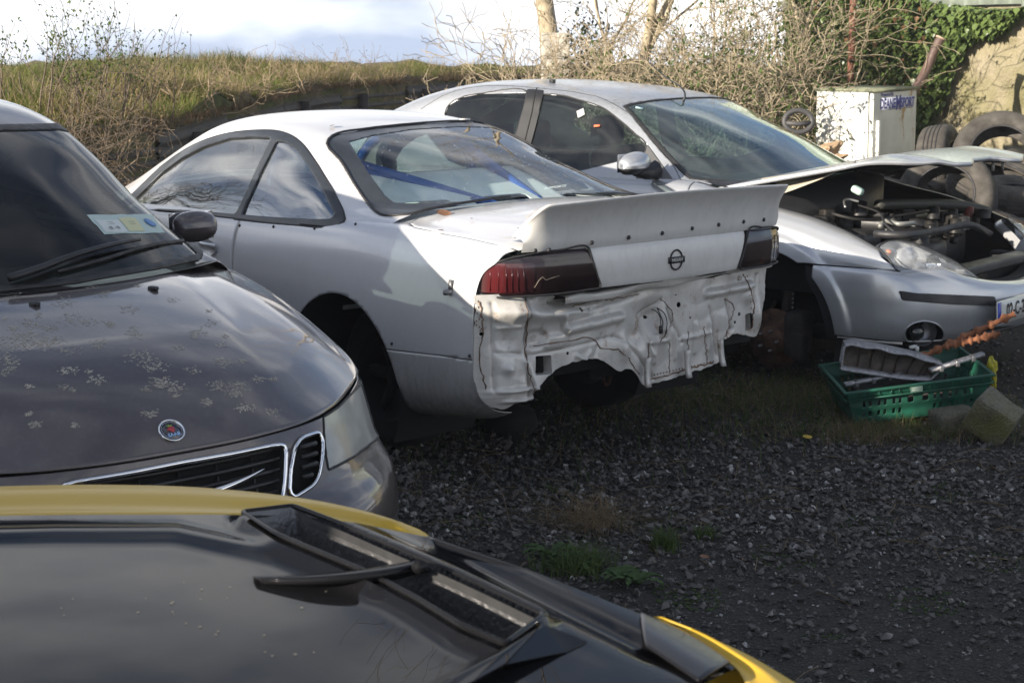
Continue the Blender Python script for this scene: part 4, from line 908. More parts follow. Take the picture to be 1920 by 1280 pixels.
    em = mk('emblem', *xf(lathe([(.0001, .003), (r*.86, .003), (r*.88, .006), (r*.97, .007), (r, .003), (r, -.004)], 48), Mx, c), CHROME, T0)
    mk('emblem_disc', *xf(lathe([(.0001, .0052), (r*.85, .0048), (r*.86, .002)], 40), Mx, c), plain('emblem_navy', (.006, .007, .022), .25, coat=1), em)
    mk('emblem_line', *xf(tube([(r*.76*cos(t), r*.76*sin(t), .0054) for t in np.linspace(0, 2*pi, 40, endpoint=False)], .0005, 4, closed=True), Mx, c), plain('emblem_silver', (.45, .5, .6), .3), em)
    mk('lettering', *xf(text_mesh('SAAB', .0135, .0003, bold=.0004), Mx, c + n*.0058 - uy*.0135), plain('emblem_blue_letters', (.30, .48, .75), .4), em)
    # crowned head of a beast: head, beak, neck, crown
    gp = [(-.010, .004), (-.006, .008), (-.001, .010), (.005, .009), (.009, .004), (.008, -.002), (.004, -.007), (.001, -.010), (-.001, -.006), (-.005, -.005), (-.003, -.002), (-.008, -.001), (-.012, .0005)]
    mk('crest', *xf(prism(gp, .0053, .0058), Mx, c + uy*.001), plain('emblem_red', (.45, .04, .05), .4), em)
    cp = [(-.007, .009), (-.0085, .0155), (-.0045, .012), (-.001, .0165), (.002, .012), (.006, .0150), (.005, .009)]
    mk('crown', *xf(prism(cp, .0053, .0058), Mx, c + uy*.002), plain('emblem_green_gold', (.25, .38, .08), .4), em)
    # ---- greenhouse
    g = []
    def gs(x, pts): g.append([(x + (0 if len(p) < 3 else p[2]), p[0], p[1]) for p in pts])
    gs(.02, [(0, .968), (.22, .966, -.02), (.40, .958, -.09), (.50, .952, -.16), (.57, .948, -.22), (.62, .945, -.27), (.66, .942, -.31), (.70, .938, -.34), (.74, .925, -.36), (.785, .87, -.36)])
    gs(-.13, [(0, 1.055), (.22, 1.050, -.01), (.40, 1.030, -.07), (.50, 1.015, -.12), (.57, 1.000, -.16), (.62, .985, -.19), (.655, .972, -.22), (.70, .955, -.23), (.745, .93, -.24), (.787, .88, -.24)])
    gs(-.33, [(0, 1.155), (.22, 1.148), (.40, 1.120, -.05), (.50, 1.095, -.08), (.57, 1.068, -.11), (.62, 1.040, -.14), (.65, 1.015, -.16), (.69, .985, -.17), (.745, .945, -.17), (.79, .88, -.17)])
    gs(-.55, [(0, 1.252), (.22, 1.245), (.40, 1.215, -.03), (.49, 1.185, -.05), (.56, 1.150, -.08), (.605, 1.112, -.10), (.64, 1.075, -.12), (.69, 1.01, -.13), (.745, .95, -.13), (.79, .88, -.13)])
    gs(-.75, [(0, 1.328), (.22, 1.322), (.40, 1.298, -.01), (.48, 1.272, -.03), (.54, 1.240, -.05), (.585, 1.205, -.08), (.62, 1.165, -.10), (.68, 1.05, -.10), (.745, .96, -.10), (.79, .88, -.10)])
    gs(-.93, [(0, 1.392), (.22, 1.384), (.38, 1.358), (.46, 1.340), (.515, 1.318, -.03), (.557, 1.290, -.06), (.60, 1.23, -.08), (.67, 1.08, -.08), (.745, .965, -.08), (.79, .88, -.08)])
    gs(-1.12, [(0, 1.437), (.22, 1.430), (.38, 1.410), (.46, 1.388), (.51, 1.363), (.552, 1.325), (.59, 1.265), (.665, 1.10), (.745, .97), (.79, .88)])
    gs(-1.6, [(0, 1.470), (.22, 1.464), (.38, 1.446), (.46, 1.424), (.51, 1.390), (.553, 1.345), (.592, 1.27), (.665, 1.10), (.745, .97), (.79, .88)])
    gs(-2.1, [(0, 1.465), (.22, 1.455), (.38, 1.425), (.46, 1.362), (.51, 1.342), (.553, 1.31), (.592, 1.25), (.665, 1.10), (.745, .97), (.79, .88)])
    gs(-2.7, [(0, 1.30), (.22, 1.295), (.38, 1.275), (.46, 1.255), (.51, 1.23), (.553, 1.195), (.592, 1.15), (.665, 1.05), (.745, .96), (.79, .88)])
    gs(-3.2, [(0, 1.08), (.22, 1.075), (.38, 1.06), (.46, 1.045), (.51, 1.03), (.56, 1.01), (.61, .99), (.67, .96), (.74, .93), (.785, .87)])
    gs(-3.4, [(0, .95), (.22, .945), (.38, .94), (.46, .935), (.51, .93), (.56, .92), (.61, .91), (.67, .90), (.73, .88), (.77, .85)])
    B = symgrid(g, 200, 100, smooth=2); bub = grid_mesh(B); full = weld(join(orient(bub, (-1.5, -.3, .5)), orient(mirror(bub), (-1.5, .3, .5))))
    wsp = [(-700, 243), (0, 243), (118, 243), (136, 248), (158, 268), (250, 350), (352, 455), (372, 478), (300, 492), (190, 508), (60, 530), (0, 538), (-700, 600)]
    fx = lambda V: (V[:, 0] > -1.25) & (V[:, 2] > .93)
    W1 = lambda V: np.where(fx(V) & (V[:, 1] > -.01), sd_poly(pj(car, V), wsp), -30); W = lambda V: np.maximum(W1(V), mirr(W1)(V))
    Wo = lambda V: W(V) + 11
    sw = roundpoly([(-.72, .965), (-1.12, 1.235), (-1.5, 1.305), (-2.1, 1.295), (-2.6, 1.18), (-2.85, .97)], .04)
    SW = lambda V: np.where(np.abs(V[:, 1]) > .54, sd_poly(V[:, [0, 2]], sw), -1.)
    gl = clip(full, W); mk('windscreen', *gl, GLASS_A, T0)
    solid(mk('windscreen_surround', *clip(clip(full, lambda V: -W(V)), Wo), BLACK_RUBBER, T0), .006, off=.2)
    roof = clip(clip(clip(full, lambda V: -Wo(V)), lambda V: -SW(V)), lambda V: -(V[:, 0] + .30) + np.where(np.abs(V[:, 1]) > .6, 1, 0)); solid(mk('roof', *roof, P, T0), .003)
    for s in (1, -1): solid(mk('side_glass', *xf(clip(clip(full, SW), lambda V: V[:, 1]*s), None, (0, -.004*s, 0)), M('a_side', lambda: glass('dark_side_glass', (.07, .08, .08), dust=.02)), T0), .003)
    # wiper
    on = lambda pts, up=.012: lift(car, np.concatenate([full[0], sh[0]]), pts) + np.array([.004, 0, up])
    wp = spline(on([(20, 527), (70, 512), (150, 485), (240, 463), (345, 455)]), 24); arm = mk('wiper', *tube(wp[:17] + np.array([0, 0, .008]), np.linspace(.012, .006, 17), 6), BLACK_PLASTIC, T0)
    bl = spline(on([(110, 508), (190, 488), (270, 466), (345, 456)], .006), 24); mk('wiper_blade', *tube(bl, .0065, 5), BLACK_RUBBER, arm)
    wp2 = wp.copy(); wp2[:, 1] -= .62; wp2[:, 0] += .02; mk('wiper', *tube(wp2 + np.array([0, 0, .008]), .008, 6), BLACK_PLASTIC, T0)
    cw = [[(.055 - 1.12*y*y*.62 + d, y, .962 - .04*y*y + (0 if d > -.05 else -.006)) for y in np.linspace(-.72, .72, 50)] for d in (.0, -.05, -.12, -.2)]
    mk('cowl', *grid_mesh(np.array(cw)), BLACK_PLASTIC, T0)
    for q in [(68, 565), (290, 540)]:
        c = lift(car, np.concatenate([sh[0], mirror(sh)[0]]), [q])[0]; mk('washer_nozzle', *xf(bx_round((0, 0, .004), (.032, .018, .012), .006), rotm('z', .3), c), BLACK_PLASTIC, T0)
    # mirror
    for s in (1, -1):
        th = np.linspace(0, pi, 18); ph = np.linspace(0, 2*pi, 28); mv = []
        c = at(car, 367, 428, 'y', .92) if s > 0 else np.array([c_m[0], -c_m[1], c_m[2]])
        if s > 0: c_m = c.copy()
        for a in th: mv.append([(.055*cos(b)*sin(a)**.7*(1 if cos(b) > 0 else .35), .082*cos(a)*1.0, .056*sin(b)*sin(a)**.6) for b in ph])
        mh = mk('door_mirror', *xf(grid_mesh(np.array(mv)), None, c), P, T0)
        mk('mirror_glass', *xf(bx_round((-.024, 0, 0), (.006, .17, .10), .01), None, c), CHROME, mh)
        mk('mirror_stalk', *tube([c + np.array([0, -.04*s, -.02]), c + np.array([.02, -.15*s, -.05]), c + np.array([.03, -.22*s, -.06])], [.03, .026, .035], 8), BLACK_PLASTIC, mh)
    # ---- cabin
    mk('dashboard', *bx_round((-.50, 0, .80), (.70, 1.30, .24), .06), M('dash', lambda: plain('dark_trim', (.022, .022, .024), .6)), T0)
    for s in (1, -1):
        q = xf(bx_round((0, 0, .30), (.14, .50, .66), .07), rotm('y', -.25), (-1.45, .36*s, .42)); hd = bx_round((-1.68, .36*s, 1.13), (.10, .26, .19), .05)
        mk('seat', *join(bx_round((-1.15, .36*s, .50), (.5, .5, .18), .06), q, hd), M('leather', lambda: plain('grey_leather', (.06, .062, .065), .45, coat=.2)), T0)
    mk('cabin_floor', *box((-1.6, 0, .30), (2.8, 1.4, .03)), DARK_VOID, T0); mk('rear_seat', *bx_round((-2.5, 0, .62), (.3, 1.3, .7), .08), M('leather'), T0)
    cst = np.array([-.93, -.36, .93]); Ms = align((-.82, 0, .57)); sw_ = tube([(.185*cos(t), .185*sin(t), 0) for t in np.linspace(0, 2*pi, 36, endpoint=False)], .014, 8, closed=True)
    mk('steering_wheel', *xf(join(sw_, lathe([(.0001, .03), (.06, .02), (.07, -.02)], 20), box((.1, 0, 0), (.16, .03, .015)), box((-.1, 0, 0), (.16, .03, .015)), box((0, -.1, 0), (.03, .16, .015))), Ms, cst), BLACK_PLASTIC, T0)
    # windscreen discs behind the glass
    cp = np.array([(166, 401), (288, 402), (312, 437), (199, 437)], float)
    q = lift(car, full[0], cp); a, b, d = q[0], q[1], q[3]; nn = np.cross(b-a, d-a); nn /= np.linalg.norm(nn); nn *= np.sign(nn[0])
    gv = full[0]; ksel = (gv[:, 0] > -1.3) & (gv[:, 0] < .1) & (gv[:, 1] > .1); gv = gv[ksel]
    def L_(t, v, k=1.): return lift(car, gv, [(1-v)*((1-t)*cp[0] + t*cp[1]) + v*((1-t)*cp[3] + t*cp[2])])[0] + nn*.0012*k
    def sheet_(t0, t1, v0, v1, k, nu=8, nv=5): return grid_mesh(np.array([[L_(t0 + (t1-t0)*x, v0 + (v1-v0)*y, k) for x in np.linspace(0, 1, nu)] for y in np.linspace(0, 1, nv)]))
    hold = mk('paper_disc_holder', *sheet_(0, 1, 0, 1, 1, 12, 6), plain('pale_green_paper', (.42, .52, .49), .6), T0)
    mk('tax_disc', *sheet_(.05, .42, .28, .92, 2), plain('white_paper', (.56, .60, .58), .6), hold); mk('insurance_disc', *sheet_(.44, .70, .18, .90, 2), plain('yellow_paper', (.55, .55, .33), .6), hold)
    cc = L_(.86, .50, 4); ux = (b-a)/np.linalg.norm(b-a); uy = np.cross(nn, ux); Mp = np.stack([ux, uy, nn], 1)
    mk('test_disc', *xf(prism([(.021*cos(t), .021*sin(t)) for t in np.linspace(0, 2*pi, 24, endpoint=False)], 0, .0005), Mp, cc), plain('blue_paper', (.12, .25, .50), .6), hold)
    mk('lettering', *xf(text_mesh('07 - 17', .019, .0002, bold=.0003), Mp, L_(.25, .72, 4)), plain('print_black', (.02, .02, .03), .6), hold)
    for k in range(4): mk('print_line', *xf(box((0, 0, 0), (.034, .0014, .0003)), Mp, L_(.24 if k < 2 else .58, .40+.12*(k % 2), 4)), MATS.setdefault('pl', plain('print_grey', (.15, .2, .2), .6)), hold)
    # lichen rosettes on the bonnet
    r_ = np.random.RandomState(21)
    spots = [(18, 632, 26), (70, 628, 30), (40, 640, 22), (135, 592, 24), (100, 606, 16), (170, 598, 20), (133, 648, 22), (20, 668, 18), (132, 686, 18), (185, 704, 18), (190, 637, 18), (268, 664, 28), (290, 680, 24), (252, 622, 18), (338, 648, 14), (372, 620, 18), (362, 690, 16), (300, 712, 26), (325, 722, 22), (410, 718, 22), (440, 728, 22), (388, 750, 14), (420, 676, 20), (25, 550, 22), (60, 600, 24), (120, 560, 22), (195, 548, 16), (245, 575, 18), (205, 600, 10), (66, 785, 14), (55, 765, 8), (140, 788, 7), (10, 690, 14), (283, 768, 16), (200, 545, 10), (260, 532, 10), (175, 533, 12), (210, 604, 12), (55, 714, 8), (110, 630, 18), (5, 655, 22), (45, 622, 24), (85, 640, 20), (460, 760, 18), (510, 770, 16)]
    spots += [(r_.uniform(0, 560), r_.uniform(545, 760), r_.uniform(4, 13)) for _ in range(26)]
    Vs = []; fullm = weld(join(orient(sh, (-1.3, 0, .3)), orient(mirror(sh), (-1.3, 0, .3)))); nv = vnormals(fullm); kk = (fullm[0][:, 2] > .6) & (fullm[0][:, 0] > -.5); hv = fullm[0][kk]; hn = nv[kk]; hp = pj(car, hv)
    for (px, py, sz) in spots:
        pet = r_.randint(5, 9)
        for _ in range(int(sz*3.4)):
            rr = 1.15*sz*sqrt(r_.rand()); t = r_.rand()*2*pi; lobe = .72 + .28*cos(pet*t + px)
            x = px + rr*1.15*lobe*cos(t); y = py + rr*.52*lobe*sin(t)
            if x < -30 or r_.rand() > 1.15 - .5*(1-rr/sz/1.15): continue
            d = ((hp - np.array([x, y]))**2).sum(1); cc_ = np.argpartition(d, 6)[:6]; w = 1/(d[cc_]+.3); w /= w.sum(); c = (hv[cc_]*w[:, None]).sum(0); n_ = (hn[cc_]*w[:, None]).sum(0); n_ /= np.linalg.norm(n_)
            m_ = 7; an = np.linspace(0, 2*pi, m_, endpoint=False); rad = r_.uniform(.0012, .0040)*(1 + .3*r_.randn(m_)).clip(.35, 1.8); Q = align(n_); P_ = c + (np.cos(an)*rad)[:, None]*Q[:, 0] + (np.sin(an)*rad)[:, None]*Q[:, 1] + n_*.0007
            Vs.append((P_, np.array([(0, k, k+1) for k in range(1, m_-1)])))
    tag(mk('lichen_marks', *join(*Vs), lichen_mat(), T0), kind='stuff')
    return T0
def lichen_mat():
    t = NT('dried_lichen'); n = t.noise(260, 4, .7); n2 = t.noise(9, 4, .6); t.set(color=(.40, .375, .32), rough=.9, alpha=t.math('MULTIPLY', t.ramp(n, [(.36, .25), (.56, 1.)]), t.ramp(n2, [(.35, .35), (.6, 1.)]))); return t.m
def lens_mat():
    t = NT('clouded_headlamp_plastic'); n = t.noise(14, 7, .6); t.set(color=t.ramp(n, [(.3, (.24, .25, .235)), (.7, (.36, .37, .35))]), rough=t.ramp(n, [(.3, .28), (.7, .5)]), coat=.6, coat_rough=.12, spec=.5); return t.m
GLASS_A = glass('windscreen_glass', (.24, .28, .28), dust=.012, base_refl=.03, edge=.55)
dark_car = build_dark_car()
# ------------------------------------------------------------------ silver saloon with its bonnet ajar and a front wheel missing
def build_saloon():
    car = 'M'; X, Y, A = CARS[car]
    T0 = thing('silver_saloon', 'silver saloon with bonnet propped ajar, missing front wheel and foggy headlamp', 'car', (X, Y, 0), A)
    P = M('m_paint', lambda: paint('silver_metallic_paint', (.46, .475, .50), metal=.55, rough=.30, coat=.8, dirt=.14, dirt_col=(.28, .28, .24), low_dirt=.15))
    PJ = lambda V: pj(car, V, True)          # the half shell is built at y > 0; the flank in view is its mirror
    def st(x, zt, y0, side): return [(x, y0, zt)] + [(x, a, b) for a, b in side]
    S = []
    #            top edge      then outwards and down
    S.append([(.575, .775, .700), (.590, .800, .688), (.605, .812, .672), (.630, .815, .655), (.655, .812, .640), (.665, .812, .630), (.672, .811, .622), (.676, .81, .618), (.677, .81, .616), (.678, .81, .614)])
    S.append([(.50, .762, .730), (.51, .793, .722), (.52, .815, .705), (.53, .830, .682), (.54, .838, .662), (.548, .840, .648), (.552, .841, .638), (.555, .842, .630), (.557, .842, .624), (.558, .842, .619)])
    S.append([(.38, .748, .772), (.38, .785, .766), (.38, .818, .748), (.38, .842, .72), (.38, .856, .695), (.38, .862, .675), (.38, .866, .658), (.38, .868, .644), (.38, .869, .632), (.38, .870, .620)])
    S.append([(.22, .738, .818), (.22, .78, .812), (.22, .818, .793), (.22, .846, .762), (.22, .862, .73), (.22, .870, .702), (.22, .875, .678), (.22, .878, .656), (.22, .880, .638), (.22, .882, .620)])
    S.append([(.0, .732, .858), (.0, .778, .852), (.0, .82, .832), (.0, .85, .795), (.0, .866, .75), (.0, .875, .71), (.0, .880, .67), (.0, .884, .64), (.0, .886, .60), (.0, .886, .56)])
    S.append([(-.22, .73, .905), (-.22, .78, .895), (-.22, .82, .87), (-.22, .85, .82), (-.22, .866, .76), (-.22, .876, .70), (-.22, .880, .62), (-.22, .882, .52), (-.22, .87, .40), (-.22, .83, .20)])
    S.append([(-.45, .75, .955), (-.45, .80, .94), (-.45, .832, .90), (-.45, .85, .84), (-.45, .862, .77), (-.45, .87, .70), (-.45, .875, .60), (-.45, .875, .48), (-.45, .86, .34), (-.45, .81, .18)])
    for x, d in ((-1.0, 0), (-1.7, .01), (-2.4, .015)):
        S.append([(x, .79, .955+d), (x, .825, .935+d), (x, .848, .89+d), (x, .86, .83), (x, .868, .76), (x, .874, .69), (x, .876, .60), (x, .875, .48), (x, .86, .34), (x, .81, .18)])
    S.append([(-2.95, .77, .99), (-2.95, .81, .97), (-2.95, .84, .92), (-2.95, .86, .85), (-2.95, .87, .78), (-2.95, .876, .70), (-2.95, .878, .60), (-2.95, .875, .48), (-2.95, .86, .34), (-2.95, .81, .22)])
    S.append([(-3.5, .72, .99), (-3.5, .76, .96), (-3.5, .79, .90), (-3.5, .81, .83), (-3.5, .82, .76), (-3.5, .825, .69), (-3.5, .825, .60), (-3.5, .82, .48), (-3.5, .80, .36), (-3.5, .75, .26)])
    S.append([(-3.70, .60, .93), (-3.72, .62, .88), (-3.74, .64, .82), (-3.76, .66, .76), (-3.78, .67, .70), (-3.79, .68, .64), (-3.79, .68, .56), (-3.79, .67, .48), (-3.77, .65, .36), (-3.72, .6, .28)])
    G = sgrid(S, 300, 80, smooth=1)
    rr = np.hypot(G[..., 0]-.02, G[..., 2]-.27); fl = 1/(1+np.exp((rr-.475)/.006)); G[..., 1] += .012*fl*np.clip((.80-G[..., 2])/.06, 0, 1)
    sh = grid_mesh(G); arch = lambda r: (lambda V: np.hypot(V[:, 0]-.02, V[:, 2]-.27) - r)
    sh = clip(sh, arch(.402)); sh = clip(sh, lambda V: np.hypot(V[:, 0]+2.754, V[:, 2]-.29) - .36)
    sh = clip(sh, lambda V: np.where(V[:, 0] > .0, V[:, 2] - .6185, 1))
    gx = lambda V: V[:, 0] - np.interp(V[:, 2], [.3, .7, .85, 1.0], [-.36, -.40, -.43, -.452])
    fen = clip(sh, lambda V: gx(V)-.003); body = clip(sh, lambda V: -gx(V)-.003)
    d1 = lambda V: V[:, 0] + 1.50 + (V[:, 2]-.6)*.05; rdoor = clip(body, lambda V: -d1(V)-.003); fdoor = clip(body, lambda V: d1(V)-.003)
    d2 = lambda V: V[:, 0] + 2.42; quarter = clip(rdoor, lambda V: -d2(V)-.003); rdoor = clip(rdoor, lambda V: d2(V)-.003)
    for s in (-1, 1):
        mm = (lambda m: orient(m, (-1.5, 0, .4))) if s > 0 else (lambda m: orient(mirror(m), (-1.5, 0, .4)))
        solid(mk('front_wing', *mm(fen), P, T0), .003); solid(mk('front_door', *mm(fdoor), P, T0), .003); solid(mk('rear_door', *mm(rdoor), P, T0), .003); solid(mk('rear_quarter', *mm(quarter), P, T0), .003)
    lg = G.copy(); lg[..., 1] *= .975; lm = clip(grid_mesh(lg[::3, ::2]), arch(.41)); lm = clip(lm, lambda V: .45 - V[:, 0]); lm = clip(lm, lambda V: np.hypot(V[:, 0]+2.754, V[:, 2]-.29) - .37); mk('dark_inner_fill', *join(lm, mirror(lm)), DARK_VOID, T0)  # near-black inner skin paints the shade into the door gaps
    # ---- bumper
    yv = [0, .12, .24, .36, .48, .60, .70, .775, .82, .85, .868, .878, .884]
    def row(z, xs, dy=0., zc=0.):
        return [(x, y + dy*(y/.88)**2, z - zc*(1-min(1, y/.6)**2)) for x, y in zip(xs, yv)]
    R_ = [row(.6155, [.925, .918, .903, .880, .847, .802, .757, .705, .650, .575, .49, .40, .30], -.008, .105),
          row(.600, [.950, .944, .930, .906, .872, .826, .778, .725, .665, .590, .50, .41, .30], -.002, .085),
          row(.570, [.972, .967, .955, .932, .897, .848, .797, .742, .680, .600, .51, .415, .30], .002, .055),
          row(.530, [.992, .987, .974, .951, .914, .864, .812, .755, .690, .610, .515, .42, .30], .004, .03),
          row(.49, [1.004, .999, .986, .962, .925, .874, .821, .763, .697, .615, .52, .42, .30], .005, .012),
          row(.45, [1.010, 1.005, .992, .968, .931, .880, .826, .768, .70, .618, .52, .42, .30], .004),
          row(.40, [1.010, 1.005, .992, .968, .931, .880, .826, .768, .70, .617, .52, .42, .30], .003),
          row(.35, [1.000, .995, .982, .958, .921, .870, .817, .760, .692, .610, .515, .415, .30], .0),
          row(.31, [.985, .980, .967, .943, .906, .856, .804, .747, .68, .60, .508, .41, .30], -.006),
          row(.27, [.95, .945, .932, .908, .872, .822, .772, .715, .655, .58, .495, .405, .30], -.02)]
    N_ = symgrid(R_, 150, 170, smooth=1)
    rr = np.hypot(N_[..., 0]-.02, N_[..., 2]-.27); N_[..., 1] += .012/(1+np.exp((rr-.475)/.006))
    nose = grid_mesh(N_); nose = clip(nose, arch(.402))
    # lower edge rises to the wheel arch
    nose = clip(nose, lambda V: V[:, 2] - np.interp(V[:, 0], [.3, .45, .65, .8, .95], [.305, .300, .292, .285, .28]))
    fog = np.array(at(car, 1733, 628, 'x', .90)); fpx = np.array([(1733 + 37*cos(t), 627 + 25*sin(t)) for t in np.linspace(0, 2*pi, 40, endpoint=False)])
    plate_px = [(1872, 555), (1990, 545), (1990, 625), (1868, 613)]
    grl_px = roundpoly([(1786, 641), (1822, 617), (1900, 610), (2080, 600), (2080, 640), (1900, 652), (1790, 652)], 5)
    strip_px = roundpoly([(1685, 545), (1720, 550), (1863, 556), (1866, 573), (1790, 571), (1692, 563)], 3)
    FG = lambda V: np.where(V[:, 1] > .2, sd_poly(PJ(V), fpx), -30); GR = lambda V: sd_poly(PJ(V), grl_px); ST = lambda V: np.where(V[:, 1] > .2, sd_poly(PJ(V), strip_px), -30)
    bb = clip(clip(nose, lambda V: -FG(V)), lambda V: -GR(V)); b1 = clip(bb, lambda V: -ST(V)); both = lambda m: weld(join(orient(mirror(m), (-1.5, 0, .4)), orient(m, (-1.5, 0, .4))))
    bo = solid(mk('front_bumper', *both(b1), P, T0), .004)
    for m_ in (orient(mirror(clip(nose, ST)), (-1.5, 0, .4)), orient(clip(nose, ST), (-1.5, 0, .4))): solid(mk('bumper_strip', *xf(m_, None, (.004, 0, 0)), BLACK_PLASTIC, bo), .012, off=-.2)
    mk('inner_nose', *xf(both(clip(clip(grid_mesh(N_[::3, ::3]), arch(.402)), lambda V: .60 - V[:, 2])), np.diag([.96, .98, 1]), (-.04, 0, 0)), DARK_VOID, T0)
    out = lift(car, mirror(nose)[0], [(1733 + 37*cos(t), 627 + 25*sin(t)) for t in np.linspace(0, 2*pi, 40, endpoint=False)]); mk('fog_lamp_rim', *tube(out, .004, 6, closed=True), P, bo)
    c = out.mean(0); ax = np.array([.80, -.6, 0]); Mx = align(ax)
    fl = mk('fog_lamp', *xf(lathe([(.062, .0), (.058, -.03), (.045, -.05), (.0001, -.055)], 30), Mx, c), STEEL, T0)
    mk('fog_lens', *xf(lathe([(.0001, .012), (.02, .010), (.034, .0), (.036, -.02)], 24), Mx, c + np.array([-.02, -.025, .0])), GLASS_DARK, fl)
    mk('fog_bowl', *xf(lathe([(.036, -.006), (.025, -.022), (.0001, -.03)], 24), Mx, c + np.array([-.02, -.025, .0])), BLACK_PLASTIC, fl)
    bk = at(car, 1712, 650, 'x', .80); mk('broken_tab', *join(box(bk, (.015, .05, .012)), box(bk + np.array([.01, .02, -.015]), (.012, .018, .03))), plain('white_plastic', (.6, .6, .58), .5), bo)
    mk('torn_lower_edge', *tube(lift(car, mirror(nose)[0], [(1568, 628), (1600, 633), (1640, 638), (1690, 645)]) + np.array([0, .01, -.012]), [.004, .006, .005, .008], 5), MATS['s_panel'], bo)
    for z in (.30, .335, .365):
        mk('grille_bar', *tube([(np.interp(abs(y), N_[100, :, 1], N_[100, :, 0]) - .03, y, z) for y in np.linspace(-.42, .42, 16)], .008, 5), BLACK_PLASTIC, bo)
    # number plate
    pa = at(car, 1872, 560, 'x', 1.018); pw, ph = .52, .11
    yc = pa[1] + pw/2; zc = .405 ; Mp = np.stack([[0, 1, 0], [-.06, 0, 1], [1, 0, .06]], 1)
    pl = mk('number_plate', *xf(prism(roundpoly([(-pw/2, -ph/2), (pw/2, -ph/2), (pw/2, ph/2), (-pw/2, ph/2)], .008), 0, .006), Mp, (1.012, yc, zc)), plain('white_plate', (.62, .62, .58), .35, coat=.4), T0)
    mk('plate_band', *xf(box((-pw/2+.022, 0, .0064), (.038, ph-.012, .001)), Mp, (1.012, yc, zc)), plain('plate_blue', (.02, .06, .42), .35), pl)
    mk('lettering', *xf(text_mesh('02-C-27148'[:10], .088, .0004, bold=.0015, spacing=1.05), Mp @ np.diag([.82, 1, 1]), np.array([1.012, yc+.022, zc]) + np.array([.0085, 0, 0])), plain('plate_black', (.01, .01, .012), .4), pl)
    mk('lettering', *xf(text_mesh('IRL', .018, .0004, bold=.0004), Mp, np.array([1.021, yc-pw/2+.022, zc-.036])), plain('plate_letter_white', (.7, .7, .7), .4), pl)
    # ---- headlamp
    top = [(.568, -.775, .708), (.575, -.71, .730), (.610, -.61, .727), (.665, -.55, .706), (.73, -.505, .672), (.80, -.455, .63), (.85, -.415, .592), (.885, -.39, .556)]
    bot = [(.672, -.806, .622), (.690, -.790, .608), (.725, -.74, .590), (.765, -.69, .580), (.80, -.63, .573), (.835, -.56, .566), (.865, -.48, .558), (.890, -.395, .552)]
    rows = []
    for t in np.linspace(0, 1, 7):
        r = []
        for k, (a, b) in enumerate(zip(top, bot)):
            p = (1-t)*np.array(a) + t*np.array(b); bul = .035*sin(pi*t)*sin(pi*(k+.6)/8.2); p += np.array([.75, -.5, .45])*bul; r.append(p)
        rows.append(r)
    LG = sgrid(rows, 40, 60)
    for s in (1, -1):
        mm = (lambda m: m) if s > 0 else mirror
        def lensm():
            t = NT('foggy_lamp_lens'); t.n.remove(t.b); N = t.n.new; tr = N('ShaderNodeBsdfTransparent'); df = N('ShaderNodeBsdfDiffuse'); df.inputs['Color'].default_value = (.62, .64, .64, 1); gl = N('ShaderNodeBsdfGlossy'); gl.inputs['Roughness'].default_value = .12
            m1 = N('ShaderNodeMixShader'); m2 = N('ShaderNodeMixShader'); n = t.noise(18, 7, .6); n3 = t.noise(5, 4, .6); t.link(t.ramp(t.math('ADD', t.math('MULTIPLY', n, .5), t.math('MULTIPLY', n3, .5)), [(.38, .06), (.62, .42)]), m1.inputs[0]); t.link(tr.outputs[0], m1.inputs[1]); t.link(df.outputs[0], m1.inputs[2]); m2.inputs[0].default_value = .10; t.link(m1.outputs[0], m2.inputs[1]); t.link(gl.outputs[0], m2.inputs[2]); t.link(m2.outputs[0], t.out.inputs['Surface']); return t.m
        lo = mk('headlamp', *mm(grid_mesh(LG)), M('m_lens', lensm), T0)
        back = grid_mesh(sgrid([[np.array(p) + np.array([-.10, .04, -.03])*(.3 if i in (0, 6) else 1) for p in r] for i, r in enumerate(rows)], 20, 30)); mk('reflector', *mm(back), M('m_refl', lambda: plain('lamp_reflector', (.72, .73, .75), .25, metal=.6)), lo)
        q = np.array([.665, -.665, .655]); Ml = align((.85, -.35, .2)); mk('projector_lens', *mm(xf(join(lathe([(.0001, .03), (.028, .024), (.046, .005), (.052, .005), (.055, -.03)], 30)), Ml, q)), M('m_lamp_in', lambda: plain('lamp_glass', (.35, .37, .40), .08, coat=1, spec=.8)), lo)
        q = np.array([.735, -.565, .625]); mk('main_beam_bowl', *mm(xf(lathe([(.045, .015), (.036, -.005), (.012, -.03), (.0001, -.03)], 30), Ml, q)), CHROME, lo)
        mk('indicator_bulb', *mm(xf(lathe([(.0001, .02), (.012, .012), (.015, 0)], 16), Ml, (.60, -.735, .685))), plain('amber_bulb', (.55, .16, .06), .3, coat=1), lo)
        edge = np.concatenate([LG[0], LG[:, -1], LG[-1, ::-1], LG[::-1, 0]]); mk('lamp_gasket', *mm(tube(edge[::3], .0045, 5, closed=True)), BLACK_RUBBER, lo)
    # ---- greenhouse
    g = []
    def gs(x, pts): g.append([(x + (0 if len(p) < 3 else p[2]), p[0], p[1]) for p in pts])
    gs(-.05, [(0, .975), (.25, .972, -.03), (.42, .965, -.09), (.53, .955, -.17), (.61, .948, -.24), (.66, .945, -.29), (.70, .943, -.33), (.74, .935, -.36), (.79, .925, -.38), (.835, .895, -.38)])
    gs(-.22, [(0, 1.045), (.25, 1.038, -.02), (.42, 1.022, -.06), (.53, 1.002, -.11), (.61, .985, -.16), (.66, .972, -.20), (.695, .965, -.22), (.735, .955, -.23), (.785, .94, -.23), (.835, .90, -.23)])
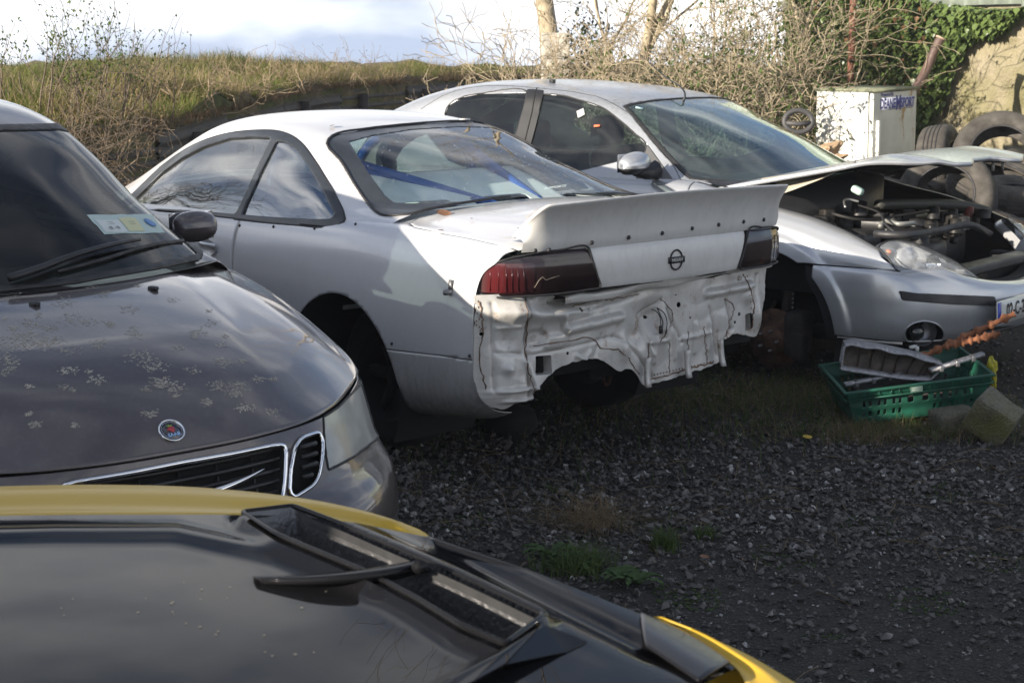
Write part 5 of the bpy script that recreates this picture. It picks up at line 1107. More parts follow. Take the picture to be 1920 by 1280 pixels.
    gs(-.45, [(0, 1.145), (.25, 1.135), (.42, 1.112, -.03), (.53, 1.085, -.07), (.605, 1.058, -.10), (.65, 1.032, -.13), (.69, 1.005, -.14), (.735, .98, -.14), (.785, .95, -.14), (.835, .90, -.14)])
    gs(-.68, [(0, 1.235), (.25, 1.225), (.42, 1.200, -.02), (.53, 1.170, -.04), (.60, 1.140, -.06), (.64, 1.112, -.09), (.68, 1.07, -.10), (.73, 1.015, -.10), (.785, .96, -.10), (.838, .90, -.10)])
    gs(-.88, [(0, 1.305), (.25, 1.297), (.42, 1.278), (.52, 1.252, -.02), (.585, 1.225, -.04), (.625, 1.195, -.06), (.665, 1.145, -.07), (.725, 1.04, -.07), (.785, .965, -.07), (.842, .90, -.07)])
    gs(-1.06, [(0, 1.352), (.25, 1.347), (.41, 1.335), (.505, 1.318), (.565, 1.300, -.01), (.605, 1.272, -.02), (.65, 1.20, -.03), (.72, 1.06, -.03), (.785, .97, -.03), (.846, .90, -.03)])
    gs(-1.3, [(0, 1.388), (.25, 1.384), (.41, 1.375), (.50, 1.364), (.555, 1.350), (.598, 1.32), (.645, 1.235), (.72, 1.07), (.785, .975), (.848, .90)])
    gs(-1.6, [(0, 1.414), (.25, 1.410), (.41, 1.400), (.50, 1.390), (.555, 1.377), (.597, 1.35), (.642, 1.26), (.72, 1.08), (.785, .98), (.85, .91)])
    gs(-1.9, [(0, 1.428), (.25, 1.424), (.41, 1.414), (.50, 1.402), (.555, 1.386), (.598, 1.355), (.645, 1.26), (.72, 1.08), (.785, .98), (.85, .915)])
    gs(-2.2, [(0, 1.418), (.25, 1.414), (.41, 1.400), (.50, 1.385), (.555, 1.362), (.60, 1.325), (.65, 1.235), (.72, 1.08), (.785, .985), (.85, .92)])
    gs(-2.5, [(0, 1.37), (.25, 1.364), (.41, 1.346), (.50, 1.326), (.56, 1.300), (.605, 1.26), (.655, 1.185), (.72, 1.07), (.785, .995), (.85, .92)])
    gs(-2.8, [(0, 1.27), (.25, 1.262), (.41, 1.242), (.50, 1.222), (.565, 1.198), (.61, 1.165), (.66, 1.12), (.72, 1.05), (.785, 1.0), (.845, .93)])
    gs(-3.1, [(0, 1.13), (.25, 1.125), (.41, 1.112), (.50, 1.10), (.57, 1.085), (.62, 1.065), (.67, 1.045), (.72, 1.02), (.775, .99), (.83, .93)])
    gs(-3.35, [(0, 1.04), (.25, 1.038), (.41, 1.033), (.50, 1.028), (.57, 1.02), (.62, 1.01), (.67, 1.0), (.71, .985), (.75, .965), (.80, .91)])
    gs(-3.7, [(0, .99), (.25, .985), (.41, .98), (.48, .975), (.53, .97), (.57, .965), (.60, .96), (.63, .95), (.66, .94), (.69, .90)])
    B = symgrid(g, 260, 110, smooth=2); bub = grid_mesh(B); full = weld(join(orient(mirror(bub), (-1.5, .3, .5)), orient(bub, (-1.5, -.3, .5))))
    fdg = [(1018, 177), (1052, 179), (1084, 187), (1131, 203), (1160, 224), (1190, 250), (1211, 271), (1209, 287), (1170, 300), (1100, 318), (1000, 336), (975, 338), (1004, 239)]
    rdg = [(834, 216), (841, 198), (866, 183), (900, 176), (988, 174), (982, 200), (955, 290), (940, 345), (840, 300), (800, 250), (810, 232)]
    wsp = [(1171, 190), (1209, 196), (1271, 199), (1340, 208), (1420, 236), (1470, 270), (1700, 400), (1420, 372), (1338, 347), (1325, 342), (1299, 333), (1250, 283), (1200, 226)]
    mm1 = lambda poly, c: (lambda V: np.where(c(V), sd_poly(pj(car, V), poly), -30))
    FD = mm1(fdg, lambda V: (V[:, 1] < -.54) & (V[:, 2] > .935)); RD = mm1(rdg, lambda V: (V[:, 1] < -.54) & (V[:, 2] > .955) & (V[:, 0] > -2.75))
    frame = [(800, 240), (828, 205), (842, 189), (868, 174), (900, 167), (960, 163), (1030, 166), (1085, 177), (1134, 192), (1166, 215), (1198, 244), (1225, 268), (1262, 336), (1262, 347), (1180, 350), (900, 350)]
    blackb = [(988, 168), (1019, 168), (1019, 178), (1004, 240), (975, 345), (930, 345), (960, 268), (982, 200)]
    BB = mm1(blackb, lambda V: (V[:, 1] < -.54) & (V[:, 2] > .945))
    sail = [(1210, 270), (1216, 273), (1264, 340), (1262, 348), (1190, 343), (1200, 310), (1210, 290)]
    SL = mm1(sail, lambda V: (V[:, 1] < -.54) & (V[:, 2] > .93))
    wc = lambda V: (V[:, 0] > -1.25) & (V[:, 2] > .93) & (V[:, 1] < .01)
    Vn0 = mirror(bub)[0]; ed = lift(car, Vn0, [(1171, 190), (1185, 208), (1200, 226), (1225, 255), (1250, 283), (1275, 309), (1299, 333)], sel=Vn0[:, 1] < -.4); ed[:, 1] = np.abs(ed[:, 1])
    hp_ = [(-.985, 0), (-.99, .2), (-1.005, .4), (-1.03, .52)] + [(p[0], p[1]) for p in ed[1:]] + [(-.28, .60), (-.19, .50), (-.10, .30), (-.06, 0)]; wpl = np.array(hp_ + [(x, -y) for x, y in hp_[::-1][1:-1]])
    W = lambda V: np.where((V[:, 2] > .93) & (V[:, 0] > -1.3), sd_poly(V[:, :2], wpl)*400, -30); Wo = lambda V: W(V) + 8
    def sym(f): return lambda V: np.maximum(f(V), mirr(f)(V))
    solid(mk('windscreen', *clip(full, W), M('m_glass', lambda: glass('saloon_glass', (.62, .76, .74), dust=.045, base_refl=.10)), T0), .003)
    solid(mk('windscreen_surround', *clip(clip(full, lambda V: -W(V)), lambda V: np.minimum(Wo(V), V[:, 2]-.945)), BLACK_RUBBER, T0), .006, off=.2)
    # rear screen in plan
    rs = roundpoly([(-2.42, -.46), (-2.42, .46), (-3.10, .54), (-3.10, -.54)], .06); RS = lambda V: np.where(V[:, 2] > 1.04, sd_poly(V[:, :2], rs), -1.)
    solid(mk('rear_screen', *clip(full, RS), GLASS_DARK, T0), .003)
    r = full
    for f in (lambda V: -Wo(V), lambda V: -sym(FD)(V), lambda V: -sym(RD)(V), lambda V: -sym(BB)(V), lambda V: -sym(SL)(V), lambda V: -RS(V), lambda V: -(V[:, 0] + .36) + np.where(V[:, 2] > .96, 1, 0)): r = clip(r, f)
    solid(mk('roof', *r, M('m_roof', lambda: dusty_roof()), T0), .003)
    for s in (-1, 1):
        f = (lambda q: q) if s < 0 else mirr
        for nm, q in (('front_door_glass', FD), ('rear_door_glass', RD)):
            gl = mk(nm, *xf(clip(full, f(q)), None, (0, -.005*s, 0)), M('m_glass_side', lambda: glass('saloon_side_glass', (.42, .55, .55), dust=.018, base_refl=.07)), T0)
        solid(mk('door_pillar_cover', *clip(full, f(BB)), BLACK_PLASTIC, T0), .004, off=.2); solid(mk('mirror_sail', *clip(full, f(SL)), plain('grey_sail_plastic', (.10, .10, .10), .6), T0), .004, off=.2)
    Vn = mirror(bub)[0]
    for poly in (fdg[:8], rdg[:6]): mk('window_seal', *tube(lift(car, Vn, poly, 50, sel=Vn[:, 1] < -.5, closed=False), .0045, 5), BLACK_RUBBER, T0)
    drip = lift(car, Vn, [(790, 205), (840, 176), (900, 162), (1000, 159), (1080, 168), (1150, 195), (1200, 230), (1262, 310), (1283, 352)], 60, sel=Vn[:, 1] < -.5, closed=False); mk('door_frame_seam', *tube(drip, .0022, 4), BLACK_RUBBER, T0)
    mk('pillar_seam', *tube(lift(car, Vn, [(1009, 160), (1005, 172), (1000, 200), (985, 262)], 16, sel=Vn[:, 1] < -.5, closed=False) + np.array([0, -.004, 0]), .003, 4), DARK_VOID, T0)
    # aerial
    ab = lift(car, full[0], [(1284, 190)])[0]; an = mk('roof_aerial', *tube(spline([ab + np.array([-.01, 0, -.005]), ab + np.array([.0, 0, .02]), at(car, 1240, 138, 'y', .12), at(car, 1195, 98, 'y', .22)], 24), np.linspace(.006, .0016, 24), 5), BLACK_PLASTIC, T0)
    c2 = lift(car, full[0], [(1036, 151)])[0]; mk('roof_bolt', *xf(box((0, 0, .008), (.03, .02, .02)), None, c2), BLACK_PLASTIC, T0)
    # mirror
    for s in (-1,):
        c = at(car, 1182, 306, 'y', -.965); c[1] *= -s*1.0 if s > 0 else 1
        if s > 0: c = np.array([c[0], abs(c[1]), c[2]])
        cap = []
        for a in np.linspace(0, pi, 20):
            k = sin(a)**.55; cap.append([(.012 + .075*cos(b)*k*(1 if cos(b) > 0 else .45), .098*cos(a), .055*sin(b)*k - .01*cos(a)*s) for b in np.linspace(0, 2*pi, 28)])
        V, T = xf(grid_mesh(np.array(cap)), None, c); up = clip((V, T), lambda Q: Q[:, 2] - (c[2]-.022)); dn = clip((V, T), lambda Q: -(Q[:, 2] - (c[2]-.022)))
        mh = mk('door_mirror', *up, P, T0); mk('mirror_base', *dn, BLACK_PLASTIC, mh)
        mk('mirror_arm', *tube([c + np.array([.0, -.03*s, -.045]), c + np.array([.02, -.10*s, -.055]), c + np.array([.04, -.17*s, -.04])], [.02, .032, .05], 8), BLACK_PLASTIC, mh)
        mk('mirror_glass', *bx_round(c + np.array([-.022, 0, 0]), (.006, .16, .09), .01), CHROME, mh)
    # stickers: paper square, orange tape, small disc
    def stick(px, py, w, h, rot, m, nm):
        c = lift(car, full[0], [(px, py)], sel=None)[0]; a = lift(car, full[0], [(px+10, py), (px-10, py), (px, py-8), (px, py+8)]); ux = a[0]-a[1]; ux /= np.linalg.norm(ux); uy = a[2]-a[3]; n = np.cross(ux, uy); n /= np.linalg.norm(n); uy = np.cross(n, ux)
        mk(nm, *xf(box((0, 0, 0), (w, h, .001)), np.stack([ux, uy, n], 1) @ rotm('z', rot), c + n*.003), m, T0)
    stick(1089, 212, .042, .042, .5, plain('white_paper_label', (.7, .7, .7), .6), 'paper_label'); stick(1120, 236, .036, .012, .1, plain('orange_tape', (.75, .18, .08), .6), 'orange_tape'); stick(1199, 203, .04, .02, -.4, plain('pale_blue_label', (.45, .65, .68), .6), 'paper_label')
    # cabin
    for s in (1, -1):
        q = xf(bx_round((0, 0, .30), (.14, .50, .62), .07), rotm('y', -.3), (-1.55, .36*s, .45)); hd = bx_round((-1.80, .36*s, 1.12), (.10, .26, .18), .05); mk('seat', *join(bx_round((-1.25, .36*s, .50), (.5, .5, .18), .06), q, hd), MATS['fabric_black'], T0)
    mk('rear_seat', *join(bx_round((-2.55, 0, .70), (.2, 1.3, .6), .08), bx_round((-2.6, .36, 1.06), (.1, .26, .15), .05), bx_round((-2.6, -.36, 1.06), (.1, .26, .15), .05)), MATS['fabric_black'], T0)
    mk('dashboard', *bx_round((-.55, 0, .82), (.55, 1.35, .22), .06), MATS['dash'], T0); Ms = align((-.8, 0, .6))
    mk('steering_wheel', *xf(join(tube([(.18*cos(t), .18*sin(t), 0) for t in np.linspace(0, 2*pi, 32, endpoint=False)], .014, 8, closed=True), lathe([(.0001, .03), (.07, .02), (.08, -.02)], 20), box((0, 0, 0), (.34, .03, .015))), Ms, (-.98, -.36, .93)), BLACK_PLASTIC, T0)
    mk('cabin_floor', *box((-1.6, 0, .33), (2.6, 1.4, .03)), DARK_VOID, T0)
    cw = [[(-.02 - .62*y*y + d, y, .955 - .02*y*y + dz) for y in np.linspace(-.74, .74, 40)] for d, dz in ((-.04, .012), (.03, 0), (.12, -.02), (.12, -.2))]; mk('cowl', *grid_mesh(np.array(cw)), BLACK_PLASTIC, T0)
    for y0, y1 in ((-.35, .25), (.15, .62)):
        p = [(-.02 - .62*y*y, y, z) for y, z in zip(np.linspace(y0, y1, 8), np.linspace(.975, 1.0, 8))]; mk('wiper', *tube([(a - .05*k, b, c) for k, (a, b, c) in enumerate(p)][:6], .008, 5), BLACK_PLASTIC, T0)
    # ---- bonnet, hinged at the screen and standing open
    rc = spline([(-.368, -.72, .950), (-.035, -.705, 1.010), (.27, -.68, 1.066), (.45, -.62, 1.098), (.55, -.52, 1.115)], 30)
    # half plan of the bonnet: x along, y across; hinge line follows the screen
    hin = lambda y: -.08 - .55*y*y; ff = lambda y: np.interp(abs(y), [0, .13, .19, .25, .32, .45, .56, .64, .70], [.72, .72, .755, .76, .74, .67, .57, .46, .34]) + (.16*y if y > .1 else 0)
    rows = []
    for t in np.linspace(0, 1, 30):
        r_ = []
        for y in np.linspace(-.70, .84, 66):
            a = abs(y)/.74; x = hin(y) + (ff(y)-hin(y))*t; z = .968 + .205*(x+.28) - .030*a**2.2 - .42*max(0, x-.42)**1.3 + .010*np.exp(-((abs(y)-.42)/.05)**2)*t
            r_.append((x, y*(1.03 - .04*t), z))
        rows.append(r_)
    HG = sgrid(rows, 90, 150, smooth=1); hb = solid(mk('bonnet', *orient(grid_mesh(HG), (0, 0, 0)), M('m_roof'), T0), .020)
    # folded side channel under its near edge
    fl = [(-.05, -.665, .895), (.08, -.655, .945), (.22, -.64, 1.005), (.35, -.62, 1.073)]
    up_ = [(-.10, -.70, .985), (.05, -.69, 1.012), (.20, -.675, 1.042), (.36, -.65, 1.073)]
    mid = [(a[0]-.02, a[1]+.06, (a[2]+b[2])/2+.01) for a, b in zip(fl, up_)]
    solid(mk('bonnet_side_channel', *grid_mesh(sgrid([up_, mid, fl], 12, 24)), plain('dirty_primer', (.36, .33, .26), .7, var=.3, vscale=12), hb), .004)
    mk('bonnet_lining', *xf(grid_mesh(HG[4:-6:3, 8:-8:3]), None, (0, 0, -.035)), plain('bonnet_lining', (.010, .010, .011), .95), hb)
    for q in ((1862, 312), (1880, 310)):
        p = at(car, *q, 'x', .70); mk('latch_post', *box(p, (.012, .010, .045)), plain('latch_metal', (.4, .4, .38), .5, metal=.5), hb)
    # ---- engine bay
    bay = thing_bay(T0)
    # hub without its wheel, strut
    hub = (.02, -.74, .215)
    Mh = rotm('x', pi/2)
    d = mk('brake_disc', *xf(lathe([(.0001, .05), (.065, .05), (.07, .02), (.075, .0), (.145, .0), (.147, -.012), (.145, -.022), (.0001, -.022)], 44), Mh, hub), RUST, T0)
    for k in range(5): mk('wheel_stud', *xf(lathe([(.0001, .075), (.006, .073), (.007, .05)], 8), Mh, (hub[0]+.05*cos(k*1.257), hub[1], hub[2]+.05*sin(k*1.257))), STEEL, d)
    mk('brake_caliper', *join(bx_round((.13, -.70, .25), (.11, .13, .22), .03), bx_round((.16, -.73, .20), (.07, .09, .14), .02)), plain('grimy_iron', (.03, .026, .024), .8, var=.4, bump=.4), T0)
    st_ = mk('suspension_strut', *join(tube([(.02, -.62, .30), (.01, -.60, .58)], .030, 12), tube([(.01, -.60, .56), (.0, -.58, .72)], .055, 12), tube([(.0, -.58, .66), (.0, -.58, .675)], .085, 14)), plain('dirty_strut', (.05, .045, .04), .75, var=.4), T0)
    mk('chalk_marks', *join(*[box((.055, -.632 - .0, .36+.022*k), (.004, .012, .010)) for k in range(8)]), plain('chalk_white', (.5, .5, .48), .8), st_)
    mk('control_arm', *join(tube([(.02, -.70, .17), (.05, -.35, .20)], .025, 8), tube([(-.05, -.66, .33), (-.2, -.35, .34)], .012, 6)), RUST, T0)
    for s in (1, -1):
        a = np.linspace(-.5, pi+.5, 26); g2 = np.array([[(.02+.405*cos(t), yy*s, .27+.405*sin(t)) for t in a] for yy in (.868, .75, .55, .45)]); mk('wheel_arch_liner', *grid_mesh(g2), DARK_VOID, T0)
        a = np.linspace(-.5, pi+.5, 26); g2 = np.array([[(-2.754+.37*cos(t), yy*s, .29+.37*sin(t)) for t in a] for yy in (.86, .75, .55, .45)]); mk('wheel_arch_liner', *grid_mesh(g2), DARK_VOID, T0)
        wheel(T0, 'wheel', (-2.754, .74*s, .31), r=.31, w=.2, side=s)
    wheel(T0, 'wheel', (.0, .74, .31), r=.31, w=.2, side=1)
    mk('floor_pan', *join(box((-1.6, 0, .24), (2.9, 1.55, .04)), box((.0, 0, .30), (.5, .8, .2)), box((.42, 0, .24), (.7, 1.3, .03)), box((-3.3, 0, .35), (.8, 1.3, .04))), DARK_VOID, T0)
    return T0
def dusty_roof():
    t = NT('mossy_silver_paint'); n1 = t.noise(4, 8, .65); n2 = t.noise(45, 7, .7, stretch=(1, 1, 1)); k = t.math('MULTIPLY', t.ramp(n2, [(.44, 0.), (.62, 1.)]), t.ramp(n1, [(.35, .15), (.65, .75)]))
    g_ = t.n.new('ShaderNodeNewGeometry'); sx = t.n.new('ShaderNodeSeparateXYZ'); t.link(g_.outputs['Normal'], sx.inputs[0]); k = t.math('MULTIPLY', k, t.ramp(sx.outputs['Z'], [(.6, .1), (.95, 1.)]))
    t.set(color=t.mix(k, (.46, .475, .50), (.20, .20, .16)), metal=.5, rough=t.ramp(n1, [(.3, .32), (.7, .5)]), coat=.6, coat_rough=.12); return t.m
def thing_bay(T0):
    r_ = np.random.RandomState(5); mats = [BLACK_PLASTIC, plain('engine_alloy', (.03, .03, .03), .5, metal=.6, var=.4, vscale=30), plain('oily_metal', (.03, .028, .026), .5, metal=.5, var=.4), BLACK_RUBBER]
    e = mk('engine', *join(bx_round((.28, .10, .62), (.42, .62, .22), .05), bx_round((.20, .1, .74), (.20, .56, .06), .03)), mats[0], T0)
    for k in range(4): mk('coil_cover', *bx_round((.22, -.10 + .13*k, .785), (.10, .07, .03), .015), mats[1], e)
    mk('battery', *join(bx_round((.18, .52, .68), (.2, .26, .2), .02), box((.18, .52, .79), (.17, .22, .02))), BLACK_PLASTIC, T0)
    mk('inner_wing', *join(*[grid_mesh(np.array([[(x, s*.69, z) for x in np.linspace(-.3, .6, 12)] for z in (.45,)] + [[(x, s*.70, np.interp(x, [-.45, 0, .31, .6], [.93, .84, .775, .65])-.012) for x in np.linspace(-.3, .6, 12)]])) for s in (-1, 1)], box((-.28, 0, .72), (.04, 1.4, .34))), DARK_VOID, T0)
    mk('coolant_tank', *bx_round((.33, -.52, .69), (.18, .20, .12), .04), plain('dark_tank', (.03, .03, .03), .5), T0)
    mk('air_box', *bx_round((.48, -.25, .63), (.26, .34, .14), .05), BLACK_PLASTIC, T0)
    mk('slam_panel', *join(bx_round((.80, .02, .575), (.10, .9, .05), .015), bx_round((.70, -.42, .56), (.2, .1, .05), .015), bx_round((.70, .46, .56), (.2, .1, .05), .015)), BLACK_PLASTIC, T0)
    mk('radiator', *join(box((.76, 0, .42), (.05, .75, .28)), tube([(.76, -.38, .56), (.76, .38, .56)], .02, 6)), DARK_VOID, T0)
    mk('cross_brace', *tube(spline([(.28, -.22, .845), (.34, .1, .83), (.42, .45, .80), (.5, .62, .76)], 20), .026, 8), plain('dark_brace', (.05, .05, .045), .6, metal=.3), T0)
    def hose(nm, pts, r, m): mk(nm, *tube(spline([at('M', *q) for q in pts], 26), r, 8), m, T0)
    hose('air_hose', [(1640, 438, 'z', .80), (1690, 441, 'z', .80), (1760, 432, 'z', .79), (1830, 425, 'z', .78), (1858, 440, 'z', .74)], .017, BLACK_RUBBER)
    hose('coolant_hose', [(1650, 425, 'z', .80), (1660, 415, 'z', .82), (1685, 420, 'z', .82), (1715, 418, 'z', .82)], .011, plain('pale_hose', (.24, .24, .22), .5, metal=.3))
    hose('foil_hose', [(1585, 388, 'z', .86), (1592, 374, 'z', .88), (1610, 378, 'z', .87)], .006, plain('foil', (.55, .55, .55), .3, metal=.8))
    hose('cable', [(1610, 385, 'z', .86), (1650, 400, 'z', .85), (1665, 425, 'z', .82), (1690, 445, 'z', .78)], .005, BLACK_RUBBER)
    hose('cable', [(1560, 400, 'z', .86), (1600, 410, 'z', .84), (1640, 412, 'z', .83), (1680, 405, 'z', .83), (1740, 395, 'z', .82)], .007, mats[2])
    for k in range(60):
        x, y = r_.uniform(-.1, .68), r_.uniform(-.58, .55); z = .74 - .12*max(0, x-.2) + r_.uniform(-.03, .05); s_ = r_.uniform(.03, .08, 3)
        mk('engine_fitting', *xf(bx_round((0, 0, 0), s_, .012) if k % 2 else lathe([(.0001, s_[2]), (s_[0]*.5, s_[2]*.9), (s_[0]*.55, 0)], 14), rotm('z', r_.uniform(0, 3)), (x, y, z)), mats[r_.randint(0, 3)] if k != 20 else plain('reddish_cap', (.16, .04, .03), .5), T0)
    mk('green_rag', *xf(bx_round((0, 0, 0), (.06, .04, .035), .015), rotm('y', .4), at('M', 1608, 357, 'z', .95)), plain('pale_green_plastic', (.35, .48, .42), .5), T0)
saloon = build_saloon()
# ------------------------------------------------------------------ yellow car in the foreground: its vented black bonnet and far wing
def build_yellow():
    car = 'W'; H_ = lambda x, y: .938 - .030*np.clip(y-1.4, -1, 2)**2 - .085*np.clip((np.asarray(x)+.35)/.75, 0, 1.5)**2
    T0 = thing('yellow_car', 'yellow car in the foreground with a glossy black vented bonnet', 'car', (-.5, 1.6, 0)); O = np.array([-.5, 1.6, 0])
    YP = plain('yellow_paint', (.56, .36, .035), .45, coat=.12, spec=.25); BP = M('y_black', lambda: black_gloss())
    def aH(px, py, dz=0.):
        p = at(car, px, py, 'z', .9)
        for _ in range(8): p = at(car, px, py, 'z', float(H_(p[0], p[1])) + dz)
        return p
    crest = [(-420, 932), (-200, 918), (0, 911), (200, 908), (400, 915), (600, 939), (700, 963), (820, 1009), (1000, 1070), (1158, 1133), (1250, 1167), (1350, 1207), (1408, 1240), (1471, 1280), (1560, 1345)]
    inner = [(-420, 985), (-200, 972), (0, 966), (200, 964), (400, 964), (560, 967), (670, 980), (760, 998), (820, 1009.5), (1000, 1070.5), (1158, 1133.5), (1250, 1168.5), (1325, 1211), (1379, 1252), (1400, 1330)]
    cp_ = spline(np.array(crest, float), 120); ip_ = spline(np.array(inner, float), 120); C = np.array([aH(*q) for q in cp_]); I = np.array([aH(q[0], q[1]) for q in ip_])
    tg = np.gradient(C, axis=0); tg /= np.linalg.norm(tg, axis=1)[:, None]; nr = np.stack([-tg[:, 1], tg[:, 0], 0*tg[:, 0]], 1); nr *= np.sign(nr[:, 1])[:, None]
    rows = [C + nr*.17 + [0, 0, -.62], C + nr*.165 + [0, 0, -.40], C + nr*.14 + [0, 0, -.20], C + nr*.085 + [0, 0, -.075], C + nr*.035 + [0, 0, -.016], C + [0, 0, 0], C*.62 + I*.38 + [0, 0, .006], C*.3 + I*.7 + [0, 0, -.004], C*.08 + I*.92 + [0, 0, -.003], I + nr*.006 + [0, 0, -.008], I + nr*.03 + [0, 0, -.03]]
    wk = np.clip(np.linalg.norm(C-I, axis=1)/.06, 0, 1)[:, None]; xw = cp_[:, 0]; dp_ = (np.clip((xw-760)/90, 0, 1)*np.clip((1262-xw)/50, 0, 1))[:, None]; rows = [r - np.array([0, 0, .075])*dp_ for r in rows]
    W_ = np.stack([spline(np.array(rows)[:, k], 44) for k in range(120)], 1); mk('front_wing', *xf(orient(grid_mesh(W_), (-.5, 1.6, .4)), None, -O), YP, T0)
    # bonnet
    vent_px = roundpoly([(455, 974), (552, 962), (640, 996), (740, 1040), (860, 1092), (1018, 1168), (945, 1222), (860, 1186), (780, 1136), (690, 1088), (600, 1050), (520, 1016)], 10)
    xs = np.linspace(-2.0, .62, 330); ys = np.linspace(.75, 2.75, 250); Xg, Yg = np.meshgrid(xs, ys); Zg = H_(Xg, Yg)
    inn = np.array(inner[:-1] + [(1342, 1270), (1300, 1292), (1330, 1900), (-2600, 1900), (-2600, 1100)], float)
    g_ = np.stack([Xg, Yg, Zg], 2); P2 = pj(car, g_.reshape(-1, 3)); 
    ridge = np.array([(300, 985), (430, 1010), (560, 1062), (700, 1120), (880, 1215), (985, 1275)], float)
    def dist_line(P, L_):
        b = np.full(len(P), 1e9)
        for i in range(len(L_)-1):
            a, c = L_[i], L_[i+1]; e = c-a; t = np.clip(((P-a) @ e)/(e@e), 0, 1); b = np.minimum(b, np.hypot(*(P - a - t[:, None]*e).T))
        return b
    sdv = sd_poly(P2, vent_px).reshape(Zg.shape)
    lip = .014*np.exp(-((np.minimum(sdv, 0)+6)/16.)**2) * (sdv < 4)
    g_[..., 2] += lip
    r2 = dist_line(P2, np.array([(830, 1020), (960, 1085), (1090, 1150), (1215, 1212), (1340, 1250)], float)).reshape(Zg.shape); g_[..., 2] -= .010*np.exp(-(r2/18.)**2)
    r3 = dist_line(P2, np.array([(-300, 1010), (100, 1000), (330, 1000), (520, 1040), (700, 1110)], float)).reshape(Zg.shape); g_[..., 2] += .007*np.exp(-(r3/14.)**2)
    m = grid_mesh(g_); m = clip(m, lambda V: sd_poly(pj(car, V), inn) + np.where(V[:, 1] < 1.2, 500, 0)); bon = clip(m, lambda V: -sd_poly(pj(car, V), vent_px))
    lipc = np.array([aH(q[0], q[1]+1.5) for q in cp_[(cp_[:, 0] > 800) & (cp_[:, 0] < 1400)]]) - np.array([0, 0, .010])
    bo = mk('bonnet', *xf(orient(bon, (-.5, 1.6, 0)), None, -O), BP, T0); mk('bonnet_edge', *xf(tube(lipc, .010, 8), None, -O), BP, bo)
    ol = np.array([aH(*q) for q in vent_px]); ol[:, 2] += .012
    rng_ = ol; n = len(ol); cen = ol.mean(0)
    wall = [[p + (cen-p)*k*np.array([1, 1, 0]) + np.array([0, 0, -d]) for p in list(ol) + [ol[0]]] for k, d in ((0, 0), (.015, .006), (.03, .03), (.06, .075))]
    v = mk('vent_duct', *xf(grid_mesh(np.array(wall)), None, -O), M('y_duct', lambda: plain('hammered_duct', (.16, .16, .165), .30, metal=.7, bump=1., bscale=110)), bo)
    fl = clip(grid_mesh(np.stack([Xg, Yg, H_(Xg, Yg) - .066], 2)), lambda V: sd_poly(pj(car, V + [0, 0, .066]), vent_px) + 40); mk('duct_floor', *xf(fl, None, -O), DARK_VOID, v)
    rim = ol + (ol-cen)*.01; mk('vent_rim', *xf(tube(rim, .0045, 8, closed=True), None, -O + np.array([0, 0, -.001])), BP, bo)
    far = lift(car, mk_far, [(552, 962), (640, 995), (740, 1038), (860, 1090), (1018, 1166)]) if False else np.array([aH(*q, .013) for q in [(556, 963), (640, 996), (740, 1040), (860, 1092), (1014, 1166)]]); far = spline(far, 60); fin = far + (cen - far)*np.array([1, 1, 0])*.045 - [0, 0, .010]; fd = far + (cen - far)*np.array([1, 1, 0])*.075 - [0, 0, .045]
    mk('vent_glint_ribbon', *xf(grid_mesh(np.array([far + [0, 0, .001], far*.5+fin*.5 + [0, 0, .0005], fin])), None, -O), plain('glint_satin', (.22, .22, .225), .22, metal=.85, var=.25, vscale=25), bo)  # grey satin ribbon painted for the sun glint on the black rim
    mk('duct_far_wall', *xf(grid_mesh(np.array([fin, fin*.5+fd*.5, fd])), None, -O), MATS['y_duct'], bo)
    # expanded mesh
    bb0 = aH(455, 974); T_ = []; a0, a1 = aH(470, 985), aH(985, 1200); L_ = a1-a0; Ln = np.linalg.norm(L_[:2]); ux = L_/Ln; uy = np.array([-ux[1], ux[0], 0]); strands = []
    for sg in (1, -1):
        for k in range(-30, 150):
            s0 = k*.0115; w = np.arange(-16, 26)*.006; Pw = a0[None] + ux[None]*(s0 + sg*w*1.3)[:, None] + uy[None]*w[:, None]; Pw[:, 2] = H_(Pw[:, 0], Pw[:, 1]); ok = sd_poly(pj(car, Pw), vent_px) > -2
            pts = Pw[ok] - np.array([0, 0, .032])
            if len(pts) > 2: strands.append(tube(np.array([pts[0], pts[len(pts)//2], pts[-1]]), .0009, 3, cap=False))
    if strands: tag(mk('vent_mesh', *xf(join(*strands), None, -O), plain('mesh_wire', (.12, .12, .125), .35, metal=.6), bo), kind='stuff')
    # blade across the vent
    bl = [[aH(475, 1086, .0), aH(600, 1080, .006), aH(700, 1068, .010), aH(776, 1056, .012)], [aH(490, 1089, .004), aH(605, 1087, .014), aH(705, 1077, .018), aH(781, 1062, .016)], [aH(515, 1094, -.001), aH(620, 1096, .002), aH(715, 1088, .006), aH(782, 1070, .006)]]
    solid(mk('vent_blade', *xf(grid_mesh(sgrid(bl, 12, 30)), None, -O), BP, bo), .004)
    mk('blade_pivot', *xf(tube([aH(770, 1066, .004), aH(788, 1062, .024)], .009, 10), None, -O), BP, bo)
    # flat triangular facet ahead of the vent and the spine beside it
    tri = [aH(1018, 1170, .018), aH(1100, 1202, .002), aH(1060, 1222, .002), aH(944, 1246, .016)]; low_ = [aH(1022, 1170, .0), aH(1108, 1204, -.004), aH(1066, 1228, -.004), aH(948, 1256, -.002)]
    Vt = np.array(tri + low_); Tt = np.array([(0, 1, 2), (0, 2, 3), (0, 4, 5), (0, 5, 1), (1, 5, 6), (1, 6, 2), (2, 6, 7), (2, 7, 3), (3, 7, 4), (3, 4, 0)]); bev(mk('bonnet_facet', *xf((Vt, Tt), None, -O), BP, bo, smooth=False), .002)
